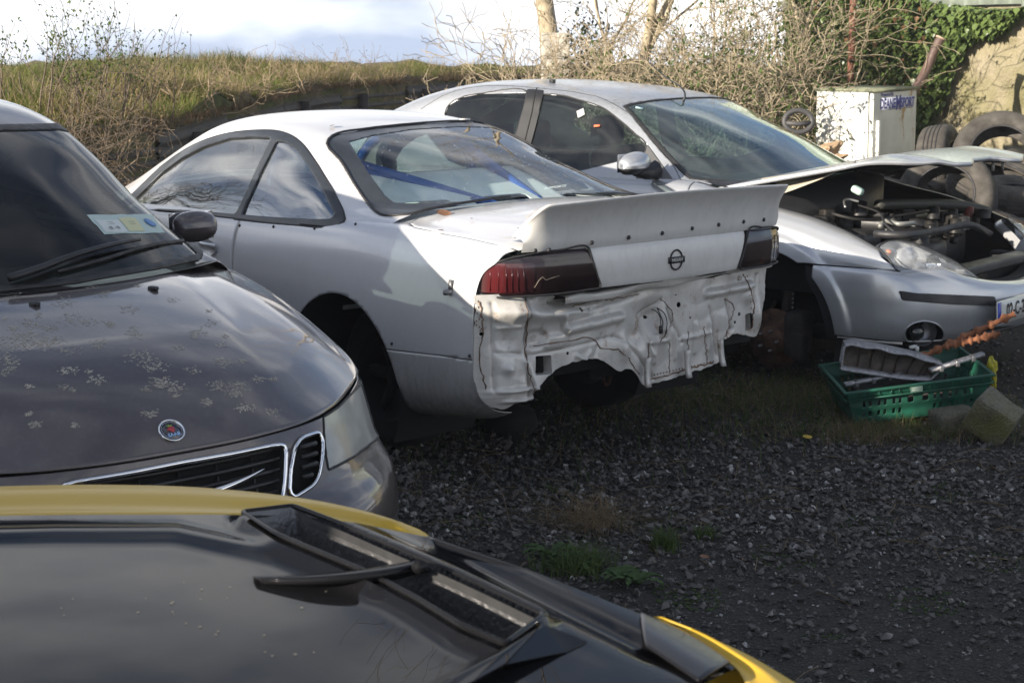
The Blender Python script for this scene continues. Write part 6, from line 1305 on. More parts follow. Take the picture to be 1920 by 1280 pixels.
    s0 = [aH(1010, 1176, .018), aH(940, 1222, .020), aH(850, 1268, .018), aH(700, 1345, .016)]; s1 = [aH(944, 1246, .018), aH(890, 1276, .018), aH(800, 1322, .016), aH(660, 1400, .014)]; s2 = [aH(940, 1262, -.003), aH(885, 1292, -.003), aH(795, 1338, -.003), aH(655, 1416, -.003)]; s3 = [aH(1004, 1170, -.003), aH(930, 1212, -.003), aH(840, 1258, -.003), aH(690, 1335, -.003)]
    bev(mk('bonnet_spine', *xf(grid_mesh(np.array([s3, s0, s1, s2])), None, -O), BP, bo, smooth=False), .002)
    # lamp end, inner structure, wheel
    p = [aH(1190, 1142), aH(1290, 1185), aH(1378, 1250), aH(1330, 1272), aH(1225, 1215)]
    hl = sgrid([[aH(1200, 1152, .0015), aH(1290, 1192, .0015), aH(1368, 1244, .0015)], [aH(1204, 1182, .004), aH(1270, 1222, .005), aH(1338, 1262, .004)], [aH(1210, 1212, .0015), aH(1260, 1246, .0015), aH(1310, 1280, .0015)]], 20, 20); solid(mk('headlamp_cover', *xf(grid_mesh(hl), None, -O), M('y_lamp', lambda: plain('black_lamp_lens', (.010, .010, .012), .25, coat=.12, spec=.15)), T0), .004)
    mk('dark_inner_fill', *xf(join(box((-.75, 1.5, .62), (1.7, 1.2, .3)), box((-.1, 1.6, .5), (.6, .8, .3))), None, -O), DARK_VOID, T0)
    w = wheel(T0, 'wheel', (.30-(-.5), 2.1-1.6, .31), r=.31, w=.2, side=1)
    w.location = (.0, 0, 0)
    r_ = np.random.RandomState(8); D = []
    for k in range(26):
        q = aH(r_.uniform(100, 620), r_.uniform(1090, 1230), .0008); D.append(xf(lathe([(.0001, .0006), (r_.uniform(.0008, .0022), 0)], 6), None, q - O))
    tag(mk('dirt_specks', *join(*D), plain('pale_speck', (.20, .18, .15), .8), bo), kind='stuff')
def black_gloss():
    t = NT('black_gloss_bonnet'); n = t.noise(6, 6, .6); n2 = t.noise(120, 4, .6); t.set(color=t.mix(t.math('MULTIPLY', t.ramp(n2, [(.62, 0.), (.72, 1.)]), .10), (.009, .009, .010), (.10, .095, .085)), rough=.3, coat=.42, coat_rough=t.ramp(n, [(.40, .0), (.75, .010)]), spec=.0); t.bump(t.noise(2.5, 1, .5), .012, .02); return t.m
build_yellow()
# ------------------------------------------------------------------ ground, bank, walls, growth
WALL = np.array([(-4.6, 7.2), (-3.3, 7.9), (-2.26, 8.85), (-1.98, 11.0), (-1.66, 14.0), (-.9, 16.6), (-.2, 18.4), (2.2, 19.5)], float)   # foot of the retaining wall
WTOP = np.array([1.08, 1.10, 1.13, 1.18, 1.26, 1.27, 1.27, 1.27])
WALLP = spline(WALL, 48)
def wall_side(x, y):
    """signed distance behind the retaining wall (positive on the bank)"""
    P = np.stack([np.ravel(x), np.ravel(y)], 1); poly = np.vstack([WALLP, [(90, 19.5), (90, 120), (-90, 120), (-90, 7.2)]]); return sd_poly(P, poly).reshape(np.shape(x))
def hmap(x, y, which=0):
    d = wall_side(x, y); x = np.asarray(x, float); y = np.asarray(y, float)
    top = np.interp(y, [7, 9, 12, 16, 20], [1.10, 1.14, 1.2, 1.26, 1.28]); n = .05*np.sin(x*1.7+y*.8) + .04*np.sin(x*3.1-y*1.9) + .03*np.sin(y*4.3+x*.7)
    lump = .13*np.exp(-((x+2.2)**2 + (y-11.0)**2)/.5) + .05*np.exp(-((x+2.9)**2+(y-9.2)**2)/.5) + .05*np.exp(-((x+1.6)**2+(y-14.2)**2)/.8)
    lump = lump + .05*np.sin(x*5.1+y*3.3)*np.sin(y*2.9-x*1.3) + .03*np.sin(x*11+y*2)*np.sin(y*7.1)
    b = top + .11*(1-np.exp(-np.maximum(d, 0)/.8)) + n*np.clip(d/.6, 0, 1) + lump - .02*np.maximum(y-18, 0) - .012*np.maximum(y-40, 0) + .0
    g = .012*np.sin(x*2.1+1)*np.sin(y*1.7) + .008*np.sin(x*5.3)*np.sin(y*4.1+2)
    if which: return np.maximum(b, -8) if which > 0 else g
    return np.where(d > 0.03, np.maximum(b, -8), g)
def ground_mat():
    t = NT('dark_gravelly_ground'); n1 = t.noise(1.1, 7, .6); n2 = t.noise(14, 8, .7); n3 = t.noise(150, 5, .7); v = t.vor(85, 'F1', 'Color'); vd = t.vor(85)
    base = t.mix(t.ramp(n2, [(.35, 0.), (.7, 1.)]), (.010, .009, .008), (.030, .027, .025)); base = t.mix(t.ramp(vd, [(.25, .55), (.45, 0.)]), base, (.055, .052, .051))
    moss = t.math('MULTIPLY', t.ramp(n2, [(.56, 0.), (.66, 1.)]), t.ramp(n1, [(.48, 0.), (.6, 1.)])); base = t.mix(t.math('MULTIPLY', moss, .45), base, (.035, .050, .012))
    t.set(color=base, rough=.93); b = t.bump(t.math('ADD', t.math('MULTIPLY', n3, .5), t.math('MULTIPLY', vd, -.8)), .9, .012); return t.m
xs = np.unique(np.concatenate([np.linspace(-70, -12, 14), np.linspace(-12, 12, 121), np.linspace(12, 70, 14)])); ys = np.unique(np.concatenate([np.linspace(-60, -2, 12), np.linspace(-2, 26, 141), np.linspace(26, 62, 9)]))
Xg, Yg = np.meshgrid(xs, ys); gm = grid_mesh(np.stack([Xg, Yg, hmap(Xg, Yg, 1)], 2)); gl_ = grid_mesh(np.stack([Xg, Yg, hmap(Xg, Yg, -1)], 2))
bankf = lambda V: wall_side(V[:, 0], V[:, 1]) - .01
low = clip(gl_, lambda V: -(wall_side(V[:, 0], V[:, 1]) - .30))
def flatg(m):
    V, T = m; V = V.copy(); V[:, 2] = np.minimum(V[:, 2], .03); return clip((V, T), lambda Q: 90 - Q[:, 1] + np.minimum(Q[:, 0]+80, 0)*3)
tag(mk('ground', *flatg(low), ground_mat()), kind='structure')
def soil():
    t = NT('grassy_bank_soil'); n = t.noise(9, 8, .7); n2 = t.noise(2, 5, .6); t.set(color=t.mix(t.ramp(n2, [(.4, 0.), (.6, 1.)]), t.ramp(n, [(.35, (.05, .05, .02)), (.65, (.10, .12, .035))]), t.ramp(n, [(.35, (.09, .07, .04)), (.65, (.20, .16, .09))])), rough=.95); t.bump(n, .8, .04); return t.m
sk = spline(WALL, 200); stg = np.gradient(sk, axis=0); stg /= np.linalg.norm(stg, axis=1)[:, None]; sk2 = sk - np.stack([stg[:, 1], -stg[:, 0]], 1)*.03; zt = hmap(sk2[:, 0], sk2[:, 1], 1) + .02
skirt = grid_mesh(np.stack([np.c_[sk, zt - 1.4], np.c_[sk, zt - .06], np.c_[sk2, zt], np.c_[sk2 - (sk-sk2)*3, zt - .03]]))
bk_ = join(clip(gm, bankf), skirt); tag(mk('grass_bank', *bk_, soil()), kind='structure')

# retaining wall of weathered sheets
def sheet_mat():
    t = NT('weathered_dark_sheeting'); n = t.noise(3, 8, .65, stretch=(1, 1, 3)); n2 = t.noise(22, 6, .7, stretch=(.3, .3, 2)); t.set(color=t.mix(t.ramp(n2, [(.4, 0.), (.65, 1.)]), t.ramp(n, [(.35, (.030, .032, .034)), (.7, (.075, .078, .080))]), (.10, .085, .065)), rough=.7, metal=.2); t.bump(n2, .3, .01); return t.m
SM = sheet_mat(); rw_ = thing('retaining_wall', 'dark corrugated sheet retaining wall holding up the grassy bank', 'wall', (-2.26, 8.85, 0)); O = np.array([-2.26, 8.85, 0])
path = spline(WALL, 260); ztop = np.interp(path[:, 1], WALL[:, 1], WTOP); seglen = np.concatenate([[0], np.cumsum(np.hypot(*np.diff(path, axis=0).T))])
tg = np.gradient(path, axis=0); tg /= np.linalg.norm(tg, axis=1)[:, None]; nrm = np.stack([tg[:, 1], -tg[:, 0]], 1)
nsh = 9; zz = np.linspace(0, 1, 70)
for k in range(nsh):
    a, b = seglen[-1]*k/nsh, seglen[-1]*(k+1)/nsh + .06; idx = np.where((seglen >= a) & (seglen <= b))[0]; j = random.Random(k).uniform(-.02, .03); rows = []
    for z in zz:
        o_ = .014*np.sin(z*2*pi*15) + .012*(k % 2) + .02*z*random.Random(k+50).uniform(-1, 1)
        rows.append(np.stack([path[idx, 0] + nrm[idx, 0]*o_, path[idx, 1] + nrm[idx, 1]*o_, z*(ztop[idx]+j) - .05], 1))
    solid(mk('sheet', *xf(grid_mesh(np.array(rows)), None, -O), SM, rw_), .004)
for k in range(0, 10):
    i = int(k*25.9); p = path[i] + nrm[i]*.05; mk('post', *xf(box((p[0], p[1], ztop[i]/2-.05), (.07, .07, ztop[i]-.04)), None, -O), plain('grey_timber', (.06, .055, .05), .85, var=.3) if k == 0 else bpy.data.materials['grey_timber'], rw_)

# ---- scattering helpers
def inst(pts, base, scale, rot, tilt=None):
    """copies of a small base mesh, merged: positions, uniform scales, z rotations, optional tilt axis angles"""
    V0, T0_ = base; n = len(pts); c, s = np.cos(rot), np.sin(rot); V = np.repeat(V0[None], n, 0)*np.asarray(scale).reshape(n, 1, -1)
    if tilt is not None:
        ct, st_ = np.cos(tilt), np.sin(tilt); x, z = V[..., 0].copy(), V[..., 2].copy(); V[..., 0] = x*ct[:, None] + z*st_[:, None]; V[..., 2] = -x*st_[:, None] + z*ct[:, None]
    x, y = V[..., 0].copy(), V[..., 1].copy(); V[..., 0] = x*c[:, None] - y*s[:, None]; V[..., 1] = x*s[:, None] + y*c[:, None]; V += np.asarray(pts)[:, None]
    T = (T0_[None] + (np.arange(n)*len(V0))[:, None, None]).reshape(-1, 3); return V.reshape(-1, 3), T
def stone_base(seed, nv=4):
    r_ = np.random.RandomState(seed); V = r_.randn(nv, 3); V /= np.linalg.norm(V, axis=1)[:, None]; V = np.concatenate([V, [[0, 0, 1.], [0, 0, -1.], [1, 0, 0], [-1, 0, 0], [0, 1, 0], [0, -1, 0]]])
    V *= r_.uniform(.75, 1.1, (len(V), 1)); V *= [1, .8, .62]
    import bmesh
    bm = bmesh.new(); [bm.verts.new(v) for v in V]; bmesh.ops.convex_hull(bm, input=bm.verts[:]); bmesh.ops.triangulate(bm, faces=bm.faces[:]); vs = [v for v in bm.verts if v.link_faces]; ix = {v: i for i, v in enumerate(vs)}
    out = np.array([v.co[:] for v in vs]), np.array([[ix[v] for v in f.verts] for f in bm.faces]); bm.free(); return out
def stone_mat(name, a, b, c):
    t = NT(name); n = t.noise(7, 3, .5); n2 = t.noise(90, 5, .7); w = t.n.new('ShaderNodeTexWhiteNoise'); w.noise_dimensions = '3D'; q = t.n.new('ShaderNodeVectorMath'); q.operation = 'SNAP'; q.inputs[1].default_value = (.022, .022, .5); t.link(t.tc.outputs['Object'], q.inputs[0]); t.link(q.outputs[0], w.inputs['Vector'])
    col = t.ramp(w.outputs['Value'], [(0., a), (.55, b), (.93, b), (1., c)]); t.set(color=t.mix(t.ramp(n2, [(.3, .35), (.7, 0.)]), col, (.02, .019, .018)), rough=.85); return t.m
STM = stone_mat('gravel_stones', (.020, .018, .017), (.115, .108, .105), (.42, .41, .40)); bases = [stone_base(k) for k in range(8)]; small_ = [stone_base(k+20, 1) for k in range(8)]
def scatter(n, fx, seed):
    r_ = np.random.RandomState(seed); out = []
    while sum(map(len, out)) < n:
        p = np.stack([r_.uniform(-1.3, 3.6, n*2), r_.uniform(3.3, 9.2, n*2)], 1); out.append(p[r_.rand(len(p)) < fx(p)])
    return np.concatenate(out)[:n]
def loose(p):      # the loose band lies from the middle towards the right, tarmac nearer the camera
    q = (p[:, 1] - (5.15 - .10*p[:, 0])); return np.clip(np.exp(-((q-.55)/.75)**2)*1.1 + .18, 0, 1) * np.where(p[:, 1] > 8.5, .4, 1)
ms = []
P_ = scatter(36000, loose, 1)
for k in range(8):
    q = P_[k::8]; r_ = np.random.RandomState(30+k); s_ = np.exp(r_.normal(np.log(.0072), .50, len(q))); s_ = np.clip(s_, .0025, .023); near_ = loose(q); z = hmap(q[:, 0], q[:, 1]) + s_*.35 + r_.rand(len(q))*.010*near_
    ms.append(inst(np.stack([q[:, 0], q[:, 1], z], 1), bases[k], s_, r_.uniform(0, 6.28, len(q)), r_.uniform(-.8, .8, len(q))))
tag(mk('gravel', *join(*ms), STM, smooth=False), 'loose grey stones strewn over the dark yard', 'gravel', kind='stuff')
ms = []; P_ = scatter(26000, lambda p: np.where(p[:, 1] < 5.4, .9, .12), 2)
for k in range(8):
    q = P_[k::8]; r_ = np.random.RandomState(60+k); s_ = np.clip(np.exp(r_.normal(np.log(.0036), .45, len(q))), .0018, .011); z = hmap(q[:, 0], q[:, 1]) + s_*.25
    ms.append(inst(np.stack([q[:, 0], q[:, 1], z], 1), small_[k], s_, r_.uniform(0, 6.28, len(q)), r_.uniform(-.5, .5, len(q))))
tag(mk('chippings', *join(*ms), STM, smooth=False), 'small stone chippings bedded in the worn tarmac', 'chippings', kind='stuff')

# grass blades
def blades(pts, h, lean, seed, w=.004, curl=1.):
    r_ = np.random.RandomState(seed); n = len(pts); a = r_.uniform(0, 2*pi, n); d = np.stack([np.cos(a), np.sin(a)], 1); pr = np.stack([-d[:, 1], d[:, 0]], 1); V = np.zeros((n, 7, 3)); L_ = lean*r_.uniform(.2, 1.3, n)
    for i, t in enumerate((0, .4, .75)):
        off = d*(L_*t**1.8*h)[:, None]; wd = (w*(1-t*.75))*np.ones(n); z = h*t*(1 - .35*np.minimum(L_, 1.4)*t*curl)
        for s_, j in ((-1, 0), (1, 1)): V[:, 2*i+j, :2] = pts[:, :2] + off + s_*pr*(wd)[:, None]/2; V[:, 2*i+j, 2] = pts[:, 2] + z
    V[:, 6, :2] = pts[:, :2] + d*(L_*h)[:, None]; V[:, 6, 2] = pts[:, 2] + h*(1 - .35*np.minimum(L_, 1.4)*curl)
    T = np.array([[0, 1, 3], [0, 3, 2], [2, 3, 5], [2, 5, 4], [4, 5, 6]]); return V.reshape(-1, 3), (T[None] + (np.arange(n)*7)[:, None, None]).reshape(-1, 3)
def leafmat(name, a, b, rough=.6, scale=6., trans=.35):
    t = NT(name); n = t.noise(scale, 5, .6); n2 = t.noise(scale*9, 3, .6); t.b.inputs['Specular IOR Level'].default_value = .3; col = t.mix(.4, t.ramp(n, [(.35, a), (.65, b)]), t.ramp(n2, [(.35, a), (.65, b)])); t.set(color=col, rough=rough)
    tl = t.n.new('ShaderNodeBsdfTranslucent'); mx_ = t.n.new('ShaderNodeMixShader'); mx_.inputs[0].default_value = trans; t.link(col, tl.inputs['Color']); t.link(t.b.outputs[0], mx_.inputs[1]); t.link(tl.outputs[0], mx_.inputs[2]); t.link(mx_.outputs[0], t.out.inputs['Surface']); return t.m
GREEN = leafmat('green_grass', (.075, .115, .018), (.20, .225, .045), scale=2.5); STRAW = leafmat('dry_grass', (.26, .19, .09), (.50, .40, .22), scale=3.); LEAF = leafmat('bramble_leaf', (.04, .075, .018), (.11, .16, .035)); DRYB = leafmat('dry_brown', (.10, .065, .035), (.22, .15, .085))
BARKL = plain('pale_bark', (.34, .28, .19), .85, var=.4, vscale=12); BARKD = plain('dark_bark', (.06, .045, .035), .9, var=.4, vscale=12); BARKM = plain('thin_twig_bark', (.13, .10, .07), .85, var=.4, vscale=10)
def bank_pts(n, seed, dmax=3.5, y0=7.3, y1=19.):
    r_ = np.random.RandomState(seed); out = []
    while sum(map(len, out)) < n:
        x = r_.uniform(-6, 2.4, n*3); y = r_.uniform(y0, y1, n*3); d = wall_side(x, y); k = (d > .03) & (r_.rand(len(x)) < np.exp(-d/dmax)*np.clip(9./y, .3, 1)**1.5*1.6) & (np.abs(x) < .36*y + .6); out.append(np.stack([x[k], y[k]], 1))
    p = np.concatenate(out)[:n]; return np.c_[p, hmap(p[:, 0], p[:, 1]) - .01]
p = bank_pts(50000, 3); r_ = np.random.RandomState(1); clump = .5 + .5*np.sin(p[:, 0]*4.1 + np.sin(p[:, 1]*2.7)*2)*np.sin(p[:, 1]*3.3 + 1.2)
tag(mk('green_grass', *blades(p, r_.uniform(.06, .17, len(p))*(.6+.7*clump), .9, 4, w=.006), GREEN), 'rough green grass growing over the bank', 'grass', kind='stuff')
p = bank_pts(32000, 5, dmax=2.2); clump = .5 + .5*np.sin(p[:, 0]*3.3 + 2)*np.sin(p[:, 1]*2.3); p = p[(clump + r_.rand(len(p))*.6) > .55]; r_ = np.random.RandomState(2)
tag(mk('dry_grass', *blades(p, r_.uniform(.08, .25, len(p)), 1.5, 6, w=.005), STRAW), 'bleached dry grass hanging over the retaining wall', 'grass', kind='stuff')
# overhang on the wall edge
n = 8000; i = r_.randint(0, 259, n); q = path[i] + nrm[i]*r_.uniform(-.25, .08, n)[:, None] + r_.randn(n, 2)*.03; q = q[np.abs(q[:, 0]) < .36*q[:, 1] + .5]; z = np.interp(q[:, 1], WALL[:, 1], WTOP)
tag(mk('overhanging_grass', *blades(np.c_[q, z], r_.uniform(.06, .17, len(q)), 2.0, 9, w=.005, curl=1.5), DRYB), 'tangled brown grass spilling over the wall top', 'grass', kind='stuff')
# yard weeds
def patch(cx, cy, rx, ry, n, seed): r_ = np.random.RandomState(seed); q = np.stack([cx + r_.randn(n)*rx, cy + r_.randn(n)*ry], 1); return np.c_[q, hmap(q[:, 0], q[:, 1])]
yp = np.concatenate([patch(1.35, 7.2, .35, .25, 2600, 1), patch(.75, 7.3, .5, .3, 1800, 2), patch(1.65, 6.55, .35, .10, 1500, 3), patch(2.2, 6.9, .4, .15, 600, 4), patch(-.2, 6.0, .5, .5, 300, 5), patch(.6, 6.6, .6, .3, 350, 6)])
yg = r_.rand(len(yp)) > .45; YG = leafmat('yard_grass', (.04, .07, .016), (.09, .14, .035)); YD = leafmat('yard_straw', (.13, .095, .05), (.28, .21, .125))
tag(mk('yard_grass', *blades(yp[yg], r_.uniform(.03, .11, yg.sum()), 1.0, 10, w=.004), YG), 'sparse grass under and beside the silver saloon', 'grass', kind='stuff')
tag(mk('dead_yard_grass', *blades(yp[~yg], r_.uniform(.03, .12, (~yg).sum()), 2.2, 11, w=.003), YD), 'dead straw lying among the yard grass', 'grass', kind='stuff')
GP = lambda px, py: at('W', px, py, 'z', .0)
def tuft(name, label, px, py, n, r, h, m, seed, lean=1.0, w=.004, grp=None, cat='grass tuft'):
    c = GP(px, py); rr = np.random.RandomState(seed); q = rr.randn(n, 2)*r; b = blades(np.c_[q, np.zeros(n)], rr.uniform(.35, 1., n)*h, lean, seed, w=w); o = mk(name, *b, m, loc=(c[0], c[1], hmap(c[0], c[1]))); return tag(o, label, cat, grp)
tuft('grass_tuft', 'upright green grass tuft left of the small stones', 1243, 1035, 260, .022, .10, YG, 21, .7, grp='grass tufts on the tarmac edge')
tuft('grass_tuft', 'smaller green tuft behind and right of the upright one', 1322, 1012, 130, .018, .06, YG, 22, .7, grp='grass tufts on the tarmac edge')
tuft('grass_tuft', 'broad green tuft with pale bent blade beside the yellow car', 1085, 1075, 420, .06, .11, YG, 23, 1.3, grp='grass tufts on the tarmac edge')
tuft('grass_tuft', 'small green sprig on the gravel below the green crate', 1430, 800, 60, .02, .05, YG, 24, .8, grp='grass tufts on the tarmac edge')
tuft('straw_tuft', 'tangle of dead curling straw on the gravel', 1110, 985, 380, .06, .16, YD, 25, 2.4, .0022, cat='dead grass')
tuft('straw_tuft', 'flattened dead straw in front of the green crate', 1625, 822, 500, .09, .10, YD, 26, 2.6, .0025, cat='dead grass')
def dandelion(px, py, seed, label):
    c = GP(px, py); rr = np.random.RandomState(seed); T0 = thing('leafy_weed', label, 'weed', (c[0], c[1], hmap(c[0], c[1])), 0, 'leafy weeds on the tarmac edge')
    for k in range(13):
        a = rr.uniform(0, 2*pi); L_ = rr.uniform(.05, .10); n = 9; rows = []
        for t in np.linspace(0, 1, n):
            w = .013*sin(pi*min(1, t*.9+.08))*(1 + .45*((int(t*n) % 2)*2-1)); x = L_*t; z = .03*sin(t*2.4) + .008; rows.append([(x, -w, z + .002), (x, 0, z - .002), (x, w, z + .002)])
        mk('leaf', *xf(grid_mesh(np.array(rows)), rotm('z', a)), M('weed_leaf', lambda: leafmat('weed_leaf_green', (.045, .09, .03), (.09, .15, .05))), T0)
for k, (px, py, lb) in enumerate([(1030, 1052, 'lobed leafy weed touching the yellow car edge'), (1080, 1075, 'lobed leafy weed under the broad grass tuft'), (1165, 1105, 'lobed leafy weed nearest the bottom of the photo'), (1195, 1112, 'lobed leafy weed right of the nearest one')]): dandelion(px, py, k, lb)

# ---- branching growth
def branch(p, d, L_, r, depth, rr, out, tips, gnarl=.25, split=3, up=.15, droop=0., minr=.0015, seg=5, ratio=.68):
    n = max(4, int(L_/.07) + 2); n = min(n, 9); P = [np.array(p, float)]; d = np.array(d, float); d /= np.linalg.norm(d)
    for i in range(n-1):
        d = d + rr.randn(3)*gnarl/sqrt(n)*1.2 + np.array([0, 0, up - droop])/n; d /= np.linalg.norm(d); P.append(P[-1] + d*L_/(n-1))
    P = np.array(P); R_ = np.linspace(r, max(r*.55, minr), n); out.append(tube(P, R_, seg if r > .012 else (4 if r > .004 else 3), cap=False)); tips.append((P, depth))
    if depth > 0:
        k = split + rr.randint(0, 2)
        for j in range(k):
            t = rr.uniform(.35, 1.) if j else 1.; i = int(t*(n-1)); q = P[i]; dd = (P[i]-P[i-1]); dd /= np.linalg.norm(dd); ax = rr.randn(3); ax -= (ax @ dd)*dd; ax /= np.linalg.norm(ax); an = rr.uniform(.35, .95) if j else rr.uniform(.1, .4)
            branch(q, dd*cos(an) + ax*sin(an), L_*rr.uniform(ratio-.12, ratio+.12), max(R_[i]*rr.uniform(.5, .75), minr), depth-1, rr, out, tips, gnarl, split, up, droop, minr, seg, ratio)
LEAFB = (np.array([(0, 0, 0), (.35, -.28, .04), (1, 0, -.05), (.35, .28, .04)]), np.array([(0, 1, 2), (0, 2, 3)]))
def leaves_on(tips, n, rr, size, dmax=1, spread=.02):
    c = [P for P, dp in tips if dp <= dmax]; q = np.array([P[rr.randint(1, len(P))] for P in [c[i] for i in rr.randint(0, len(c), n)]]); q = q + rr.randn(n, 3)*spread; return inst(q, LEAFB, rr.uniform(.6, 1.2, n)*size, rr.uniform(0, 6.28, n), rr.uniform(-1.2, 1.2, n))
def plant(name, label, cat, base, stems, L_, r, depth, seed, bark, leaf=None, nleaf=0, lsize=.03, group=None, fan=.5, lean=(0, 0), **kw):
    T0 = thing(name, label, cat, tuple(base), 0, group); rr = np.random.RandomState(seed); tips = []
    tree = stems == 1
    for k in range(stems):
        out = []; a = rr.uniform(0, 2*pi); f = rr.uniform(0, fan); b = np.array([rr.randn()*.08, rr.randn()*.08, -.05]) if not tree else np.array([0, 0, -.1])
        branch(b, (sin(f)*cos(a) + lean[0], sin(f)*sin(a) + lean[1], cos(f)), L_*rr.uniform(.75, 1.1), r*rr.uniform(.7, 1.1), depth, rr, out, tips, **kw)
        if tree: mk('trunk', *out[0], bark, T0); tag(mk('limbs', *join(*out[1:]), bark, T0), kind='stuff') if len(out) > 1 else None
        else: mk('stem', *join(out[0]), bark, T0) if stems <= 14 else None; (tag(mk('twigs', *join(*(out[1:] if stems <= 14 else out)), bark, T0), kind='stuff') if len(out) > 1 else None)
    if leaf is not None and nleaf: tag(mk('foliage', *leaves_on(tips, nleaf, rr, lsize), leaf, T0), kind='stuff')
    return T0
def on_bank(px, y): x = (px-960)/F_PX*(y*cos(PITCH)+.1); return np.array([x, y, float(hmap(x, y))])
# tall bramble shoots on the left of the bank
for k, (px, y, L_, lb, nl, st_, ln, lf) in enumerate([
    (120, 8.9, .42, 'leafy green shrub leftmost above the dark car roof', 420, 4, (.05, 0), GREEN), (30, 9.3, .30, 'short leafy shoots at the left photo edge', 260, 4, (0, 0), LEAF),
    (160, 9.1, .30, 'low dark bramble between the two tall shoot clumps', 350, 5, (0, 0), LEAF), (185, 9.4, .40, 'clump of upright budding shoots leaning right', 330, 7, (.12, 0), LEAF),
    (225, 9.2, .42, 'tall thin shoots with scattered small dark leaves', 160, 5, (.18, 0), LEAF), (275, 9.7, .38, 'rightmost of the tall leaning shoots on the left bank', 90, 4, (.2, 0), LEAF)]):
    plant('bramble', lb, 'bramble', on_bank(px, y), st_, L_, .007, 2, 100+k, BARKM, lf, nl, .026, 'brambles on the left of the bank', fan=.25, lean=ln, gnarl=.25, split=2, up=.35, ratio=.62)
# brown tangle below them, in front of the wall
for k, (px, y, z0) in enumerate([(60, 8.1, .85), (150, 8.4, .9), (215, 8.6, .95)]):
    b = on_bank(px, y); b[2] = z0; plant('dry_bramble_tangle', ['tangle of brown stems at the left edge above the dark car', 'tangle of brown stems behind the dark car roof', 'tangle of brown stems behind the dark windscreen pillar', 'brown stems sprawling over the left end of the sheet wall', 'thin brown stems hanging on the sheet wall'][k], 'bramble', b, 13, .40, .006, 2, 140+k, BARKM, DRYB, 420 if k < 4 else 60, .022, 'dry bramble tangles over the wall', fan=1.3, gnarl=.7, split=3, up=-.1, droop=.2, ratio=.7)
for k, (px, y, lb) in enumerate([(400, 10.9, 'low dry tangle on the wall top, leftmost of those behind the pale coupe'), (470, 12.0, 'low dry tangle on the wall top above the pale roof'), (560, 13.2, 'low dry tangle drooping beneath the tall stalks'), (650, 14.2, 'low dry tangle on the wall beside the feathery stalk'), (740, 15.4, 'low dry tangle near the saloon boot')]):
    i = int(np.argmin(np.abs(pj('W', np.c_[path, ztop])[:, 0] - px) + np.where(path[:, 1] < 8.9, 999, 0))); plant('dry_bramble_tangle', lb, 'bramble', (path[i, 0]-.08, path[i, 1], ztop[i]+.05), 9, .26, .006, 2, 160+k, plain('pale_dead_stem', (.30, .23, .15), .9, var=.3) if k == 0 else bpy.data.materials['pale_dead_stem'], DRYB, 60, .02, 'dry bramble tangles over the wall', fan=1.3, gnarl=.6, split=3, up=0., droop=.1, ratio=.7)
# single stalks
for k, (px, y, L_, lb) in enumerate([(288, 10.4, .38, 'single thin stalk against the sky above the pale car'), (487, 10.4, .40, 'tall straight stalk on the crest of the bank'), (580, 11.5, .42, 'second tall straight stalk along the crest'), (430, 10.6, .22, 'short dry stalk low on the crest'), (635, 12., .40, 'stalk with feathery brown head'), (700, 12.5, .45, 'slanting stalk crossing its neighbours'), (745, 13., .45, 'upright stalk with few side shoots near the bank end'), (800, 13.5, .5, 'thick dark stalk beside the reed head')]):
    plant('weed_stalk', lb, 'weed', on_bank(px, y), 2 if k in (5, 6) else 1, L_, .006, 1, 180+k, BARKM, DRYB if k in (4, 7) else None, 160 if k in (4, 7) else 0, .016, 'weed stalks on the crest', fan=.12 if k not in (5, 6) else .4, gnarl=.12, split=4, up=.3, ratio=.45)
# reed-like plume leaning right
plant('plume_shrub', 'feathery pinkish brown shrub leaning left over the bank', 'shrub', on_bank(840, 14.5), 16, .62, .006, 3, 205, plain('pinkish_straw', (.26, .19, .13), .9, var=.3), DRYB, 900, .018, fan=.5, lean=(-.05, 0), gnarl=.3, split=2, up=.25, ratio=.6)
# trees and thicket
TB = 14.6
trees_ = [(1082, 15.7, 3.1, .17, 5, 'thick pale tree trunk rising beside the block pillar', BARKL, -.05), (1125, 15.0, 1.2, .06, 5, 'forked pale tree behind the block pillar', BARKL, -.05), (1230, 14.2, 2.2, .07, 5, 'slender pale tree in the middle of the thicket', BARKL, .05),
          (1320, 14.0, 1.15, .05, 5, 'pale tree with a trunk leaning right in the thicket', BARKL, .25), (1440, 14.4, 1.9, .07, 5, 'rightmost bare tree, standing above the white fridge', BARKL, .1)]
for k, (px, y, L_, r, dp, lb, bk, ln) in enumerate(trees_):
    x = (px-960)/F_PX*y; plant('bare_tree', lb, 'tree', (x, y, .55), 1, L_, r, dp, 988 if k == 0 else 950 if k == 2 else 330+k, bk, None, 0, .045, 'bare trees behind the saloon', fan=.15, lean=(ln, 0), gnarl=.35, split=2, up=.12, minr=.003, ratio=.74)
